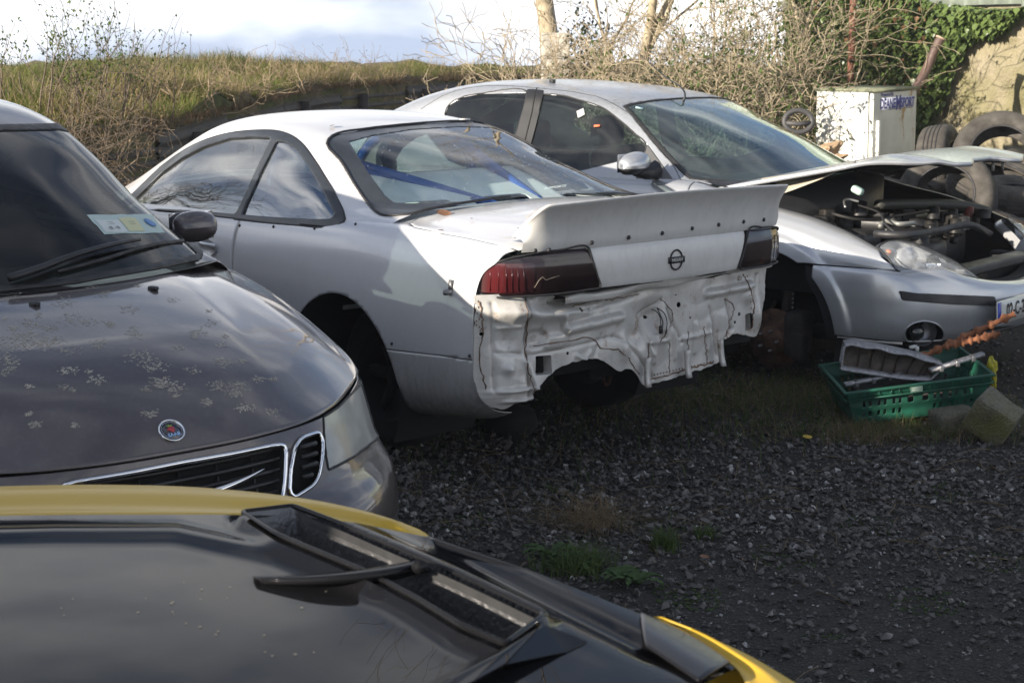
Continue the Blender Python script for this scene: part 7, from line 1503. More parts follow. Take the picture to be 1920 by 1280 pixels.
sh_ = [(950, 13.2, 9, .50, 'arching bare shrub left of the block pillar', BARKL, None, 0), (1085, 12.8, 9, .42, 'bare shrub in front of the dark ivy mass', BARKL, LEAF, 160), (1160, 12.6, 12, .45, 'dense twiggy shrub behind the saloon roof', BARKL, LEAF, 1050), (1240, 12.4, 12, .48, 'pale tangled shrub above the saloon aerial', BARKL, LEAF, 750),
       (1310, 12.0, 13, .50, 'sprawling pale shrub above the saloon windscreen', BARKL, LEAF, 900), (1385, 12.2, 13, .52, 'sprawling pale shrub left of the white fridge', BARKL, LEAF, 1800), (1440, 12.6, 13, .42, 'leafy tangled shrub touching the white fridge', BARKL, LEAF, 2700), (1490, 13.8, 12, .40, 'leafy shrub just over the white fridge top', BARKL, LEAF, 2700), (1420, 13.4, 12, .75, 'tall twiggy shrub behind the leafy ones', BARKL, LEAF, 1500), (1020, 13.6, 8, .40, 'low bare shrub at the foot of the block pillar', BARKL, LEAF, 120)]
sh_ += [(1120, 13.4, 12, .62, 'tall bare shrub rising left of the slender tree', BARKL, None, 0), (1200, 13.6, 12, .62, 'tall bare shrub rising right of the slender tree', BARKL, LEAF, 200), (1290, 13.2, 12, .66, 'tall pale shrub reaching the top of the photo', BARKL, LEAF, 300), (1360, 13.6, 12, .72, 'tallest pale shrub left of the fridge', BARKL, LEAF, 500), (1440, 13.6, 12, .52, 'tall green shrub above the left edge of the fridge', BARKL, LEAF, 1500)]
for k, (px, y, st_, L_, lb, bk, lf, nl) in enumerate(sh_):
    x = (px-960)/F_PX*y; plant('thicket_shrub', lb, 'shrub', (x, y, .62 if px > 1000 else .95), st_, L_, .015, 4, 400+k, bk, lf, nl, .045, 'shrubs behind the saloon', fan=.95, gnarl=.55, split=2, up=.06, minr=.0030, ratio=.76)
# dark undergrowth mass behind the shrubs
rr = np.random.RandomState(5); n = 9000; q = np.stack([rr.uniform(.15, 3.2, n), rr.uniform(13.2, 15.2, n), rr.uniform(0, 1, n)], 1); q[:, 2] = q[:, 2]*np.interp(q[:, 0], [.1, 1, 2, 2.6, 3.2], [1.25, 1.30, 1.5, 1.85, 1.8])*rr.uniform(.7, 1, n)
tag(mk('undergrowth', *inst(q, LEAFB, rr.uniform(.5, 1.2, n)*.075, rr.uniform(0, 6.28, n), rr.uniform(-1.3, 1.3, n)), leafmat('dark_undergrowth', (.022, .036, .012), (.07, .085, .025))), 'dark leafy undergrowth behind the thicket', 'undergrowth', kind='stuff')
plant('bare_tree', 'bare tree beyond the left edge, mirrored in the side windows of the pale coupe', 'tree', (-8.5, 11.2, 1.2), 1, 1.9, .13, 5, 777, BARKD, None, 0, .04, fan=.1, gnarl=.4, split=3, up=.1, minr=.004, ratio=.74)
# block pillar with ivy
bx_ = (1040-960)/F_PX*15.2; pc = thing('block_pillar', 'pale concrete block pillar in the thicket', 'pillar', (bx_, 15.2, .3)); cm = plain('pale_concrete', (.46, .43, .37), .9, var=.25, vscale=9, bump=.3)
for k in range(6): mk('block', *bx_round((0.0, 0, .13+.24*k), (.26, .26, .235), .01), cm, pc); 
rr = np.random.RandomState(15); n = 1500; q = rr.randn(n, 3)*[.13, .12, .26] + [bx_+.30, 15.1, 1.42]
iv = thing('ivy_clump', 'dark ivy clump hanging beside the block pillar', 'ivy', (bx_+.3, 15.1, .5)); tag(mk('foliage', *xf(inst(q, LEAFB, rr.uniform(.5, 1.1, n)*.06, rr.uniform(0, 6.28, n), rr.uniform(-1.3, 1.3, n)), None, (-bx_-.3, -15.1, -.5)), leafmat('dark_ivy', (.012, .02, .008), (.03, .042, .015)), iv), kind='stuff'); mk('stem', *tube([(0, 0, -.4), (.03, 0, .4), (-.02, 0, .9)], .03, 8), BARKD, iv)
# ---- right wall
WA, WB = np.array([2.95, 15.0]), np.array([6.2, 10.4]); wd = (WB-WA)/np.linalg.norm(WB-WA); wnrm = np.array([-wd[1], wd[0]]); wnrm = wnrm if wnrm[0] < 0 else -wnrm; WL = np.linalg.norm(WB-WA)
def wp(u, z, off=0.): return np.array([WA[0] + wd[0]*u + wnrm[0]*off, WA[1] + wd[1]*u + wnrm[1]*off, z])
def render_mat():
    t = NT('crumbling_render'); n = t.noise(2.2, 8, .65); n2 = t.noise(18, 8, .7); t.set(color=t.mix(t.ramp(n, [(.38, 0.), (.62, 1.)]), (.36, .31, .215), (.22, .20, .10)), rough=.95); t.bump(n2, .9, .05); return t.m
wt = thing('rendered_wall', 'sunlit crumbling cream rendered wall under the corrugated cladding', 'wall', (WA[0], WA[1], 0)); O2 = np.array([WA[0], WA[1], 0])
u_, z_ = np.meshgrid(np.linspace(-.6, WL, 160), np.linspace(0, 1.94, 60)); rr = np.random.RandomState(2); bumpz = .03*np.sin(u_*7+z_*5)*np.sin(z_*9+1) + .02*np.sin(u_*23)*np.sin(z_*19)
g_ = np.stack([WA[0] + wd[0]*u_ + wnrm[0]*bumpz, WA[1] + wd[1]*u_ + wnrm[1]*bumpz, z_], 2); solid(mk('render_face', *xf(orient(grid_mesh(g_), (5.5, 14, 1)), None, -O2), render_mat(), wt), .3)
ct = thing('corrugated_cladding', 'white and green corrugated sheets above the rendered wall', 'cladding', (WA[0], WA[1], 1.9)); cl = plain('pale_green_sheet', (.42, .48, .42), .5, metal=.2, var=.25, vscale=3)
for k in range(7):
    u = np.linspace(-.6 + k*.9, -.6+(k+1)*.9+.05, 60); off = .05 + .018*np.sin(u*2*pi/.076*.5) + .004*(k % 2); rows = [[wp(a, z, o_) - np.array([WA[0], WA[1], 1.9]) for a, o_ in zip(u, off)] for z in (1.90 + .03*(k % 3), 3.2)]; solid(mk('sheet', *grid_mesh(np.array(rows)), cl, ct), .003)
# ivy
rr = np.random.RandomState(8); n = 12500; u = rr.uniform(-.5, 2.2, n); top = np.interp(u, [-.5, 0, .5, .9, 1.2, 1.5, 1.8, 3.9], [2.5, 2.5, 2.3, 2.12, 2.0, 1.97, 1.93, 1.9]); bot = np.interp(u, [-.5, .3, .85, 1.1, 1.35, 1.55, 1.75, 1.9, 3.9], [.5, .5, .6, .8, 1.15, 1.45, 1.72, 1.84, 1.90]); bot = bot + .10*np.sin(u*9) ; z = bot + (top-bot)*rr.rand(n)**.9; off = np.abs(rr.randn(n))*.06 + .05
q = np.stack([WA[0] + wd[0]*u + wnrm[0]*off, WA[1] + wd[1]*u + wnrm[1]*off, z], 1)
ivt = thing('ivy', 'thick glossy green ivy covering the left of the rendered wall', 'ivy', (WA[0], WA[1], 0)); IVL = (np.array([(0, 0, 0), (.25, -.42, .03), (.55, -.30, 0), (1, 0, -.06), (.55, .30, 0), (.25, .42, .03)]), np.array([(0, 1, 2), (0, 2, 3), (0, 3, 4), (0, 4, 5)]))
ia = np.arctan2(wnrm[1], wnrm[0]); tag(mk('foliage', *xf(inst(q, IVL, rr.uniform(.6, 1.25, n)*.058, ia + rr.randn(n)*.9, .9 + rr.randn(n)*.5), None, -O2), leafmat('ivy_leaf', (.05, .09, .025), (.15, .20, .06), rough=.32, scale=8, trans=.15), ivt), kind='stuff')
n = 260; u = rr.uniform(-.2, 1.3, n); q = np.stack([WA[0] + wd[0]*u + wnrm[0]*.2, WA[1] + wd[1]*u + wnrm[1]*.2, rr.uniform(1.1, 2.2, n)], 1); tag(mk('dead_leaves', *xf(inst(q, IVL, rr.uniform(.6, 1.1, n)*.05, ia + rr.randn(n)*.9, .9 + rr.randn(n)*.5), None, -O2), leafmat('orange_dead_leaf', (.14, .07, .035), (.26, .15, .08)), ivt), kind='stuff')
for k in range(5):
    u0 = .1 + .25*k; P_ = [wp(u0 + .2*sin(j*1.3+k), .4 + .3*j, .05) - O2 for j in range(7)]; mk('stem', *tube(spline(P_, 30), np.linspace(.02, .006, 30), 5), BARKD, ivt)
# post, pipe
c = on_bank(1592, 13.6); mk_ = mk('rusty_post', *tube([(0, 0, 0), (0, 0, 2.6)], .028, 10), plain('rusty_red_post', (.16, .065, .04), .8, var=.3, vscale=6), loc=(c[0], c[1], 0)); tag(mk_, 'rusty red post standing left of the ivy', 'post')
pp = [at('W', *q) for q in [(1645, 250, 'y', 12.4), (1692, 192, 'y', 12.5), (1722, 158, 'y', 12.6), (1742, 120, 'y', 12.7), (1752, 95, 'y', 12.7), (1764, 72, 'y', 12.7)]]; pb = pp[0].copy(); sp_ = spline(pp, 40) - pb
pt = thing('curved_pipe', 'brown curved cut pipe leaning up in front of the ivy', 'pipe', tuple(pb)); mk('pipe_body', *tube(sp_, .036, 14, cap=False), plain('brown_pipe', (.10, .062, .05), .6, var=.3, vscale=10), pt); mk('pipe_rim', *xf(tube([(.036*cos(t), .036*sin(t), 0) for t in np.linspace(0, 2*pi, 24, endpoint=False)], .008, 6, closed=True), align(sp_[-1]-sp_[-3]), sp_[-1]), plain('pale_cut_rim', (.42, .30, .22), .7), pt)
def fridge_mat():
    t = NT('dirty_white_enamel'); n = t.noise(5, 7, .65); t.set(color=t.ramp(n, [(.35, (.62, .62, .58)), (.7, (.80, .80, .77))]), rough=.35); return t.m
def rust_door():
    t = NT('rust_streaked_enamel'); n = t.noise(3, 8, .7, stretch=(3, 3, .7)); n2 = t.noise(6, 4, .6); k = t.math('MULTIPLY', t.ramp(n, [(.54, 0.), (.60, 1.)]), t.ramp(n2, [(.44, 0.), (.54, 1.)])); t.set(color=t.mix(k, t.ramp(n2, [(.35, (.50, .50, .45)), (.7, (.62, .62, .57))]), (.30, .18, .05)), rough=.5); return t.m
# ---- fridge
fc = at('W', 1634, 280, 'y', 11.7); fw, fd, fh = .50, .56, 1.0; T0 = thing('fridge', 'old white fridge freezer with rust runs and a blue sticker', 'fridge', (fc[0], 11.7, .30), R(43)); WM = M('fridge_white', lambda: fridge_mat())
# local: corner edge at origin; side panel towards -x, door towards +... front face is -y
def fr_door(): 
    pass
T0.rotation_euler = (0, R(-1.5), R(42))
mk('cabinet', *bx_round((.27+.0, .26, .50), (.54, .47, 1.0), .012), WM, T0)
mk('top_panel', *box((.27, .235, 1.004), (.55, .53, .02)), plain('mossy_top', (.20, .21, .14), .9, var=.4), T0)
up = mk('freezer_door', *bx_round((.27, .0, .73), (.54, .045, .52), .014), M('fridge_door', lambda: rust_door()), T0); lo_ = mk('lower_door', *bx_round((.27, .0, .22), (.54, .045, .47), .014), M('fridge_door'), T0)
mk('door_handle', *bx_round((.045, -.034, .66), (.03, .03, .26), .01), WM, up); mk('door_gap', *box((.27, .012, .461), (.52, .03, .012)), plain('gap_rust', (.10, .09, .04), .9), T0)
BL = plain('sticker_blue', (.035, .05, .28), .5); 
st0 = mk('sticker', *box((.285, -.0235, .905), (.40, .002, .0875)), plain('sticker_pale', (.50, .52, .62), .5), up)
Mf = np.stack([[1, 0, 0], [0, 0, 1], [0, -1, 0]], 1)
for s_, sz, x_, z_ in (('DEANE', .098, .170, .902), ('M', .150, .300, .902), ('SPORT', .098, .415, .902)):
    t_ = text_mesh(s_, sz, .0005, bold=.0026); mk('lettering', *xf(t_, Mf @ np.diag([.60, 1, 1]), (x_, -.0255, z_)), BL, up)
mk('lettering', *xf(text_mesh('Prepared By', .038, .0005, bold=.0004), Mf @ np.diag([.8, 1, 1]), (.16, -.0255, .972)), BL, up)
# ------------------------------------------------------------------ unseen building left of the camera, added to shade the yard
ob = thing('added_shade_building', 'block shed with a tin roof, added unseen to shade the yard', 'building', (-4.95, .44, 0), R(-55)); bm_ = plain('grey_blockwork', (.30, .29, .27), .9, var=.2, bump=.3)
mk('wall', *box((0, 0, 1.5), (2.5, 2.0, 3.0)), bm_, ob); mk('roof', *join(xf(box((0, .55, 0), (2.5, 1.3, .05)), rotm('x', -.35), (0, 0, 3.2)), xf(box((0, -.55, 0), (2.5, 1.3, .05)), rotm('x', .35), (0, 0, 3.2))), cl, ob)
mk('door', *box((0, -1.01, 1.0), (.9, .05, 2.0)), plain('faded_door', (.12, .10, .08), .7), ob)
# ------------------------------------------------------------------ green crate of scrap
CG = plain('green_crate_plastic', (.010, .075, .048), .5, coat=.08, var=.35, vscale=14)
def crate():
    p0 = at('W', 1603, 798, 'z', .015); T0 = thing('green_crate', 'green plastic crate of scrap metal tilted on a concrete block', 'crate', tuple(p0), 0)
    # frame from traced corners: along the long side, rising to the right
    pr = at('W', 1838, 768, 'y', p0[1] + .03); ex = (pr-p0); L_ = .60; ex /= np.linalg.norm(ex); ez = np.array([-.18, -.10, 1.]); ez -= (ez @ ex)*ex; ez /= np.linalg.norm(ez); ey = np.cross(ez, ex); Mx = np.stack([ex, ey, ez], 1)
    T0.matrix_world = __import__('mathutils').Matrix([[*Mx[0], p0[0]], [*Mx[1], p0[1]], [*Mx[2], p0[2]], [0, 0, 0, 1]])
    w, d, h = .55, .34, .165; fl = .040           # walls flare outwards to the rim
    def wall(nm, a, b, na, nb, n=80, slots=True):
        u = np.linspace(0, 1, n); v = np.linspace(0, 1, 26); rows = []
        for t in v:
            k = fl*t; o = .0025*np.sin(t*2*pi*2.5)
            A_ = np.array(a) + (np.array(na)+np.array(nb))*0; pa = np.array([a[0] + na[0]*k, a[1] + na[1]*k, h*t]); pb = np.array([b[0] + nb[0]*k, b[1] + nb[1]*k, h*t]); q = pa + (pb-pa)*u[:, None]; nn = np.array([na[0]+nb[0], na[1]+nb[1], 0]); nn = nn/np.linalg.norm(nn); rows.append(q + nn*o)
        g_ = np.array(rows); V, T = grid_mesh(g_); U_ = np.tile(u, 26)
        if slots:
            U2 = (V - g_[0, 0]); ln = np.linalg.norm(g_[13, -1]-g_[13, 0]); ax = (g_[13, -1]-g_[13, 0])/ln
            def f(Q):
                uu = ((Q - g_[13, 0]) @ ax)/ln; zz = Q[:, 2]/h; best = np.full(len(Q), 1e9)
                for zc in (.30, .60):
                    for c in [.10, .145, .21, .255, .32, .365, .62, .665, .73, .775, .84, .885]:
                        best = np.minimum(best, np.maximum(np.abs(uu-c-.02*(zz-zc)) - .0105, np.abs(zz-zc) - .085))
                for c in (.44, .55): best = np.minimum(best, np.maximum(np.abs(uu-c)-.022, np.abs(zz-.60)-.11))
                return best
            V, T = clip((V, T), f) if n > 60 else clip((V, T), f)
        return solid(mk(nm, V, T, CG, T0), .0035)
    wall('front_wall', (0, 0), (w, 0), (-1, -1), (1, -1), 150); wall('end_wall', (w, 0), (w, d), (1, -1), (1, 1), 90); wall('back_wall', (w, d), (0, d), (1, 1), (-1, 1), 150); wall('end_wall', (0, d), (0, 0), (-1, 1), (-1, -1), 90)
    mk('base', *box((w/2, d/2, .004), (w, d, .006)), CG, T0)
    e = fl+.004; rim = [(-e, -e, h), (w+e, -e, h), (w+e, d+e, h), (-e, d+e, h)]
    for i in range(4):
        a, b = np.array(rim[i]), np.array(rim[(i+1) % 4]); c = (a+b)/2; ln = np.linalg.norm(b-a); ax = (b-a)/ln; s_ = np.abs(ax)*ln + np.array([.016, .016, .012]); mk('rim', *bx_round(c, s_, .004), CG, T0)
        s2 = np.abs(ax)*ln + np.array([.006, .006, .004]); mk('lower_rim', *box(c + [0, 0, -.034], s2), CG, T0)
    for k in range(15):
        x = -.03 + k*(w+.06)/14; z0 = h-.034; sl = .018 if k % 3 == 1 else 0; mk('rib', *tube([(x, -e+.002, z0), (x+sl, -e+.001, h)], .0022, 4), CG, T0)
    for k in range(6): y = .0 + k*.07; mk('rib', *tube([(w+e-.002, y, h-.034), (w+e-.001, y + .01*(k % 2), h)], .0022, 4), CG, T0)
    for x in (.04, .18, .37, .51): mk('foot_skid', *bx_round((x, .02, -.004), (.07, .03, .014), .004), CG, T0)
    mk('maker_plate', *bx_round((.26, -e-.004, h-.018), (.052, .003, .026), .004), plain('pale_green_label', (.16, .24, .20), .5), T0)
    for k in range(2): mk('plate_line', *box((.26, -e-.0065, h-.013-.009*k), (.040, .001, .003)), MATS.setdefault('plt', plain('label_white', (.40, .48, .44), .5)), T0)
    return T0, Mx, p0, (w, d, h)
ct_, CM, CP, (cw_, cd_, chh) = crate()
CL = lambda x, y, z: CP + CM @ np.array([x, y, z])
ALU = NT('pitted_aluminium'); n_ = ALU.noise(60, 6, .7); n2_ = ALU.noise(220, 4, .8); ALU.set(color=ALU.ramp(n_, [(.35, (.20, .20, .21)), (.68, (.48, .48, .50))]), metal=.75, rough=ALU.ramp(n_, [(.3, .35), (.7, .65)])); ALU.bump(n2_, .5, .003); ALU = ALU.m
# cast valve cover, open side towards the camera
def px3(lst, y): return [at('W', a, b, 'y', y + dy) for a, b, dy in lst]
top_ = px3([(1583, 652, 0), (1600, 650, 0), (1640, 656, 0), (1690, 666, 0), (1745, 680, -.02), (1768, 690, -.02)], 6.86); bot_ = px3([(1576, 692, 0), (1600, 696, 0), (1640, 702, 0), (1680, 708, 0), (1720, 712, -.02), (1745, 712, -.02)], 6.84)
t_, b_ = spline(top_, 40), spline(bot_, 40); vc = thing('valve_cover', 'pitted aluminium valve cover lying open side out across the green crate', 'engine part', tuple(t_[0])); O3 = t_[0]
bk = np.array([.02, .13, .015]); wv = .004*np.sin(np.linspace(0, 22, 40))[:, None]*np.array([0, 0, 1.])
solid(mk('cover_shell', *xf(grid_mesh(np.array([t_ + [0, -.004, .010] + wv, t_ + [0, .0, .014] + wv, t_ + bk*.3 + [0, 0, .012], t_ + bk + [0, 0, -.004], (t_*.5 + b_*.5) + bk*1.05, b_ + bk, b_ + bk*.5, b_])), None, -O3), ALU, vc), .006)
mk('flange', *xf(tube(np.concatenate([t_ + [0, -.003, .006] + wv, b_[::-1]]), .0055, 6, closed=True), None, -O3), ALU, vc); mk('cover_cavity', *xf(grid_mesh(np.array([t_*.97 + b_*.03 + bk*.35, t_*.5+b_*.5 + bk*.5, b_ + bk*.35])), None, -O3), M('sludge', lambda: plain('brown_sludge', (.035, .022, .012), .5, var=.7, vscale=30, bump=.8, bscale=40)), vc)
for k in (6, 17, 28, 36): mk('bolt_boss', *xf(lathe([(.0001, .006), (.006, .006), (.010, .003), (.011, -.01)], 12), None, t_[k] + [0, .004, .014] - O3), ALU, vc)
for k in range(8, 36, 5): mk('cast_rib', *xf(tube([t_[k]*.9+b_[k]*.1 + bk*.30, (t_[k]+b_[k])/2 + bk*.42, b_[k]*.9+t_[k]*.1 + bk*.3], .0035, 4), None, -O3), M('sludge'), vc)
# rusty bars
def rusty(nm, lb, a, b, r, seed):
    n = 44; P_ = np.linspace(0, 1, n)[:, None]*(b-a) + a; rr = np.random.RandomState(seed); R_ = r*(1 + .18*rr.randn(n)); 
    for k in range(2, n-2, 6): R_[k:k+2] = r*1.75
    o = mk(nm, *xf(tube(P_, R_, 12), None, -a), M('bar_rust', lambda: plain('orange_rust', (.24, .095, .045), .9, var=.45, vscale=40, bump=.9, bscale=90)), loc=tuple(a)); return tag(o, lb, 'rusty bar', 'rusty bars in the crate')
rusty('rusty_bar', 'longer rusty bar whose tip crosses the number plate', at('W', 1722, 672, 'y', 6.98), at('W', 1903, 588, 'y', 6.90), .0125, 1)
rusty('rusty_bar', 'shorter rusty bar pointing right under the longer one', at('W', 1770, 650, 'y', 6.93), at('W', 1875, 625, 'y', 6.86), .0125, 2)
for k, (a, b, lb) in enumerate([((1585, 722), (1690, 700), 'thin grey rail along the front of the crate'), ((1745, 695), (1845, 664), 'thin grey rail at the right end of the crate')]):
    A_, B_ = at('W', *a, 'y', 6.80), at('W', *b, 'y', 6.88); o = thing('metal_rail', lb, 'metal rail', tuple(A_), 0, 'grey rails in the crate'); mk('rail_bar', *join(tube([(0, 0, 0), B_-A_], .010, 8), tube([np.array([0, .03, .0]), B_-A_+np.array([0, .03, 0])], .008, 8)), ALU, o)
    for t in (.2, .5, .8): mk('bracket', *bx_round((B_-A_)*t + [0, .01, -.004], (.02, .05, .028), .005), STEEL, o)
o = tag(mk('scrap_block', *bx_round((0, 0, 0), (.40, .24, .07), .02), plain('greasy_scrap', (.05, .047, .045), .6, metal=.4, var=.5, vscale=25, bump=.6), loc=tuple(CL(.27, .19, .06))), 'greasy dark engine lump filling the bottom of the crate', 'scrap metal'); o.rotation_euler = (0, -.12, .1)
# yellow bag
c = at('W', 1861, 700, 'y', 6.80); rr = np.random.RandomState(3); g_ = []
for a in np.linspace(0, pi, 16): g_.append([(.016*sin(a)*cos(b)*(1+.3*rr.randn()), .030*sin(a)*sin(b)*(1+.2*rr.randn()), .075*cos(a) + .006*rr.randn()) for b in np.linspace(0, 2*pi, 16)])
yb = mk('yellow_bag', *xf(grid_mesh(np.array(g_)), rotm('y', -.1)), plain('crumpled_yellow', (.42, .38, .03), .4, var=.4, vscale=50), loc=tuple(c)); tag(yb, 'crumpled yellow plastic bag hooked on the crate end', 'bag')
# concrete blocks
def lump(s, seed, r=.02, n=26):
    V, T = bx_round((0, 0, 0), s, r); rr = np.random.RandomState(seed); f = np.zeros(len(V))
    V2 = V.copy()
    for k in range(40):
        d = rr.randn(3); d /= np.linalg.norm(d); fq = rr.uniform(15, 90); V2 += (np.sin(V @ d*fq + rr.uniform(0, 6))*rr.uniform(.0004, .0016))[:, None]*d
    return V2, T
def conc(name, moss):
    t = NT(name); n = t.noise(4, 6, .6); n2 = t.noise(70, 8, .75); n3 = t.vor(120); b = t.ramp(n2, [(.35, (.09, .085, .065)), (.65, (.20, .19, .15))]); t.set(color=t.mix(t.math('MULTIPLY', t.ramp(n, [(.42, 0.), (.62, 1.)]), moss), b, (.13, .13, .035)), rough=.95); t.bump(t.math('ADD', n2, n3), .9, .008); return t.m
o = mk('concrete_block', *lump((.185, .15, .165), 1, .018), conc('mossy_concrete', .8), loc=tuple(at('W', 1862, 783, 'y', 6.42))); o.rotation_euler = (R(14), R(32), R(-28)); tag(o, 'mossy squarish concrete block leaning at the crate\'s right corner', 'concrete block', 'concrete blocks under the crate')
o = mk('concrete_block', *lump((.17, .14, .10), 2, .02), conc('brown_concrete', .15), loc=tuple(at('W', 1786, 788, 'y', 6.60))); o.rotation_euler = (0, R(-6), R(12)); tag(o, 'smaller brown concrete block holding up the green crate', 'concrete block', 'concrete blocks under the crate')
# ------------------------------------------------------------------ tyres
def tyre(lb, c, rot, r=.31, w=.21, seed=0):
    T0 = thing('old_tyre', lb, 'tyre', tuple(c), rot, 'old tyres heaped behind the bonnet'); TM = M('old_rubber', lambda: plain('dusty_old_rubber', (.058, .052, .045), .8, var=.35, vscale=14, bump=.25))
    pr = [(.60, -.36), (.64, -.46), (.78, -.50), (.90, -.47), (.97, -.40), (1.0, -.28), (1.0, .28), (.97, .40), (.90, .47), (.78, .50), (.64, .46), (.60, .36), (.63, .30), (.88, .33), (.93, .2), (.93, -.2), (.88, -.33), (.63, -.30)]
    mk('tyre_body', *lathe([(r*a, w*b) for a, b in pr], 48, close=True), TM, T0); G_ = []
    for z in (-.16, -.05, .06, .17): mk('tread_groove', *tube([(r*1.001*cos(t), r*1.001*sin(t), z*w*1.2) for t in np.linspace(0, 2*pi, 44, endpoint=False)], .0045, 4, closed=True), BLACK_RUBBER, T0)
    mk('bead_ring', *tube([(r*.615*cos(t), r*.615*sin(t), w*.43) for t in np.linspace(0, 2*pi, 40, endpoint=False)], .008, 6, closed=True), BLACK_RUBBER, T0); return T0
Wt = lambda px, py, y: at('W', px, py, 'y', y)
for k, (px, py, y, rot, r, lb) in enumerate([(1876, 296, 10.6, (R(62), R(-12), R(-14)), .31, 'biggest tyre standing tilted on top at the right edge'), (1765, 318, 10.9, (R(82), R(0), R(60)), .30, 'tyre seen tread on just left of the biggest one'),
    (1775, 372, 9.9, (R(70), R(10), R(-30)), .30, 'tyre seen end on through the gap under the bonnet'), (1868, 350, 10.2, (R(20), R(8), 0), .31, 'tyre lying flat under the biggest one'), (1905, 400, 9.9, (R(28), R(-10), .4), .31, 'lowest tyre at the right photo edge'), (1700, 350, 10.8, (R(12), 0, 0), .31, 'tyre lying flat in shadow behind the engine bay'), (1820, 430, 9.8, (R(8), R(5), 0), .31, 'tyre at the bottom of the heap'), (1960, 330, 10.8, (R(15), R(12), .5), .32, 'tyre half outside the right photo edge')]):
    c = Wt(px, py, y); tyre(lb, c, rot, r)
# rubbish under the tyres
o = tag(mk('timber_scrap', *bx_round((0, 0, 0), (.5, .16, .12), .03), plain('broken_brown_timber', (.17, .10, .06), .9, var=.4, bump=.5), loc=tuple(Wt(1905, 432, 9.2))), 'broken brown timber below the tyres at the right edge', 'timber'); o.rotation_euler = (.2, .3, .5)
# blue barrel with a loop on it
c = Wt(1497, 300, 10.9); dr = thing('blue_barrel', 'blue plastic barrel half hidden behind the saloon windscreen', 'barrel', (c[0], c[1], .40)); bp_ = plain('blue_barrel_plastic', (.025, .06, .17), .45, var=.3)
mk('barrel_body', *lathe([(.001, 0), (.16, 0), (.175, .03), (.18, .15), (.17, .3), (.18, .33), (.165, .46), (.12, .52), (.001, .53)], 36), bp_, dr); mk('barrel_band', *tube([(.183*cos(t), .183*sin(t), .33) for t in np.linspace(0, 2*pi, 36, endpoint=False)], .008, 6, closed=True), bp_, dr)
c = Wt(1497, 228, 11.0); tag(mk('black_loop', *xf(join(tube([(.095*cos(t), .075*sin(t), 0) for t in np.linspace(0, 2*pi, 36, endpoint=False)], .019, 10, closed=True), tube([(-.09, -.01, 0), (0, -.02, .01), (.09, -.01, 0)], .017, 8)), rotm('x', 1.35)), plain('faded_black_rim', (.06, .058, .058), .6), loc=tuple(c)), 'faded black steering wheel standing on the blue barrel', 'steering wheel')
# cardboard and leaves heaped by the fridge
for k, (px, py, y, s_, rz, lb) in enumerate([(1545, 288, 10.9, .10, .3, 'torn brown cardboard flap left of its neighbour'), (1566, 283, 10.8, .08, 1.2, 'torn cardboard flap right of its neighbour by the fridge foot')]):
    rr = np.random.RandomState(k); g_ = np.array([[(u*s_, v*s_*.8, .04*sin(u*3+k) + .03*sin(v*4) + .012*rr.randn()) for u in np.linspace(-1, 1, 9)] for v in np.linspace(-1, 1, 9)]); o = solid(mk('cardboard', *grid_mesh(g_), plain('torn_cardboard', (.36, .25, .15), .9, var=.3), smooth=False, loc=tuple(Wt(px, py, y))), .004); o.rotation_euler = (1.0, .2*k, rz); tag(o, lb, 'cardboard', 'torn cardboard by the fridge')
rr = np.random.RandomState(9); n = 1500; q = np.stack([rr.uniform(1.3, 4.2, n), rr.uniform(9.8, 11.6, n), rr.uniform(.0, .75, n)], 1); tag(mk('rubbish_heap_leaves', *inst(q, LEAFB, rr.uniform(.5, 1.2, n)*.09, rr.uniform(0, 6.28, n), rr.uniform(-1., 1., n)), leafmat('dark_leaf_litter', (.02, .022, .012), (.06, .055, .03))), 'dark leaf litter and growth between fridge and saloon', 'undergrowth', kind='stuff')
# ------------------------------------------------------------------ small leaves and bits
def leafbit(name, label, p, size, m, rz, grp=None, tilt=.3, cat='leaf'):
    n = 7; rows = []
    for t in np.linspace(0, 1, n):
        w = size*.32*sin(pi*min(1, .08+t*.9))**.8; rows.append([(size*(t-.5), -w, size*.22*(t-.5)**2 + .1*w), (size*(t-.5), 0, size*.1*(t-.5)**2), (size*(t-.5), w, size*.3*(t-.5)**2+.25*w)])
    o = mk(name, *grid_mesh(np.array(rows)), m, loc=tuple(p)); o.rotation_euler = (tilt, .1, rz); return tag(o, label, cat, grp)
OR = plain('orange_leaf', (.20, .10, .055), .7, var=.3, vscale=60); YL = plain('yellow_leaf', (.50, .36, .05), .6)
b_ = GP(1514, 828); leafbit('fallen_leaf', 'bright yellow leaf on the gravel below the crate', b_ + [0, 0, .02], .045, YL, .4)
for k, (px, py, lb) in enumerate([(1321, 1050, 'orange brown leaf on the tarmac nearest the upright tuft'), (1395, 1055, 'small red leaf alone on the tarmac'), (1557, 1048, 'tiny orange leaf towards the lower right'), (1905, 943, 'orange leaf at the right photo edge')]): leafbit('fallen_leaf', lb, GP(px, py) + [0, 0, .012], .03 - .004*k, OR, k)
Vc = {'S': np.concatenate([np.array([[v.co[0], v.co[1], v.co[2]] for v in o_.data.vertices]) for o_ in coupe.children if o_.name.split('.')[0] in ('boot_lid', 'roof', 'body_shell')])}
def oncar(px, py): return lift('S', Vc['S'], [(px, py)])[0]
def toW(car, p): X, Y, A = CARS[car]; return np.array([X + cos(A)*p[0] - sin(A)*p[1], Y + sin(A)*p[0] + cos(A)*p[1], p[2]])
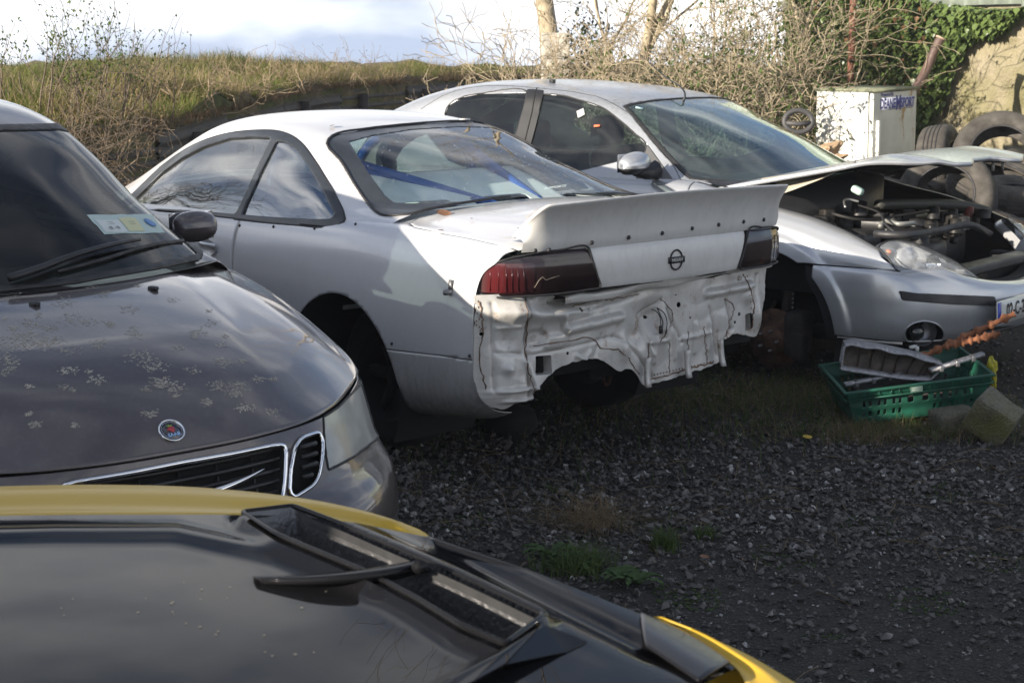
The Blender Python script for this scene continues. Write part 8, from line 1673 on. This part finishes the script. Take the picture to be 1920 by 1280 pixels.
for k, (px, py, s_, lb) in enumerate([(832, 404, .060, 'curled brown leaf on the boot lid of the pale coupe'), (884, 414, .020, 'small brown bud on the boot lid right of the curled leaf'), (826, 437, .030, 'flat pale leaf on the rear wing shoulder'), (977, 432, .030, 'brown leaf caught at the ducktail wing end'), (623, 239, .035, 'dry curled leaf on the roof of the pale coupe')]):
    leafbit('fallen_leaf', lb, toW('S', oncar(px, py)) + [0, 0, .008], s_, OR, .3+k, tilt=.5 if k == 0 else .15)
tw = thing('twig', 'thin brown twig standing up from the gravel', 'twig', tuple(GP(962, 1000))); rr = np.random.RandomState(4); out = []; tp_ = []; branch((0, 0, 0), (-.25, .2, .9), .16, .0028, 1, rr, out, tp_, gnarl=.3, split=2); mk('stem', *out[0], BARKM, tw); mk('side_shoot', *join(*out[1:2]), BARKM, tw)
n = 520; q = scatter(n, loose, 77); rr = np.random.RandomState(5); V_ = []
for p in q:
    a = rr.uniform(0, pi); L_ = rr.uniform(.02, .10); d = np.array([cos(a), sin(a), 0])*L_; z = hmap(p[0], p[1]) + .014; V_.append(tube([np.array([p[0], p[1], z]) - d, np.array([p[0]+rr.randn()*.008, p[1]+rr.randn()*.008, z+.008]), np.array([p[0], p[1], z]) + d], rr.uniform(.0007, .0018), 3))
tag(mk('twig_litter', *join(*V_), YD), 'short dead stalks littered over the gravel', 'twigs', kind='stuff')
rr = np.random.RandomState(6); q = scatter(5000, lambda p: (np.abs(p[:, 1]-5.0) < .8)*(np.sin(p[:, 0]*9)*np.sin(p[:, 1]*8) > .55)*.9, 8); mo = inst(np.c_[q, hmap(q[:, 0], q[:, 1])+.001], small_[0], rr.uniform(.003, .009, len(q)), rr.uniform(0, 6, len(q))); tag(mk('moss', *mo, plain('dark_green_moss', (.030, .050, .010), .95, var=.4, vscale=40)), 'patches of dark green moss on the tarmac', 'moss', kind='stuff')
# ------------------------------------------------------------------ thin air volume added to lift the blacks as lens flare does
hz_m = bpy.data.materials.new('flare_lift_air'); hz_m.use_nodes = True; hz_m.node_tree.nodes.clear(); pv = hz_m.node_tree.nodes.new('ShaderNodeVolumePrincipled'); ho = hz_m.node_tree.nodes.new('ShaderNodeOutputMaterial')
pv.inputs['Color'].default_value = (.88, .92, 1.0, 1); pv.inputs['Density'].default_value = .0013; pv.inputs['Anisotropy'].default_value = .2
hz_m.node_tree.links.new(pv.outputs['Volume'], ho.inputs['Volume'])
tag(mk('flare_lift_volume', *box((0, 1, 1.5), (146, 128, 21)), hz_m, smooth=False), kind='stuff')
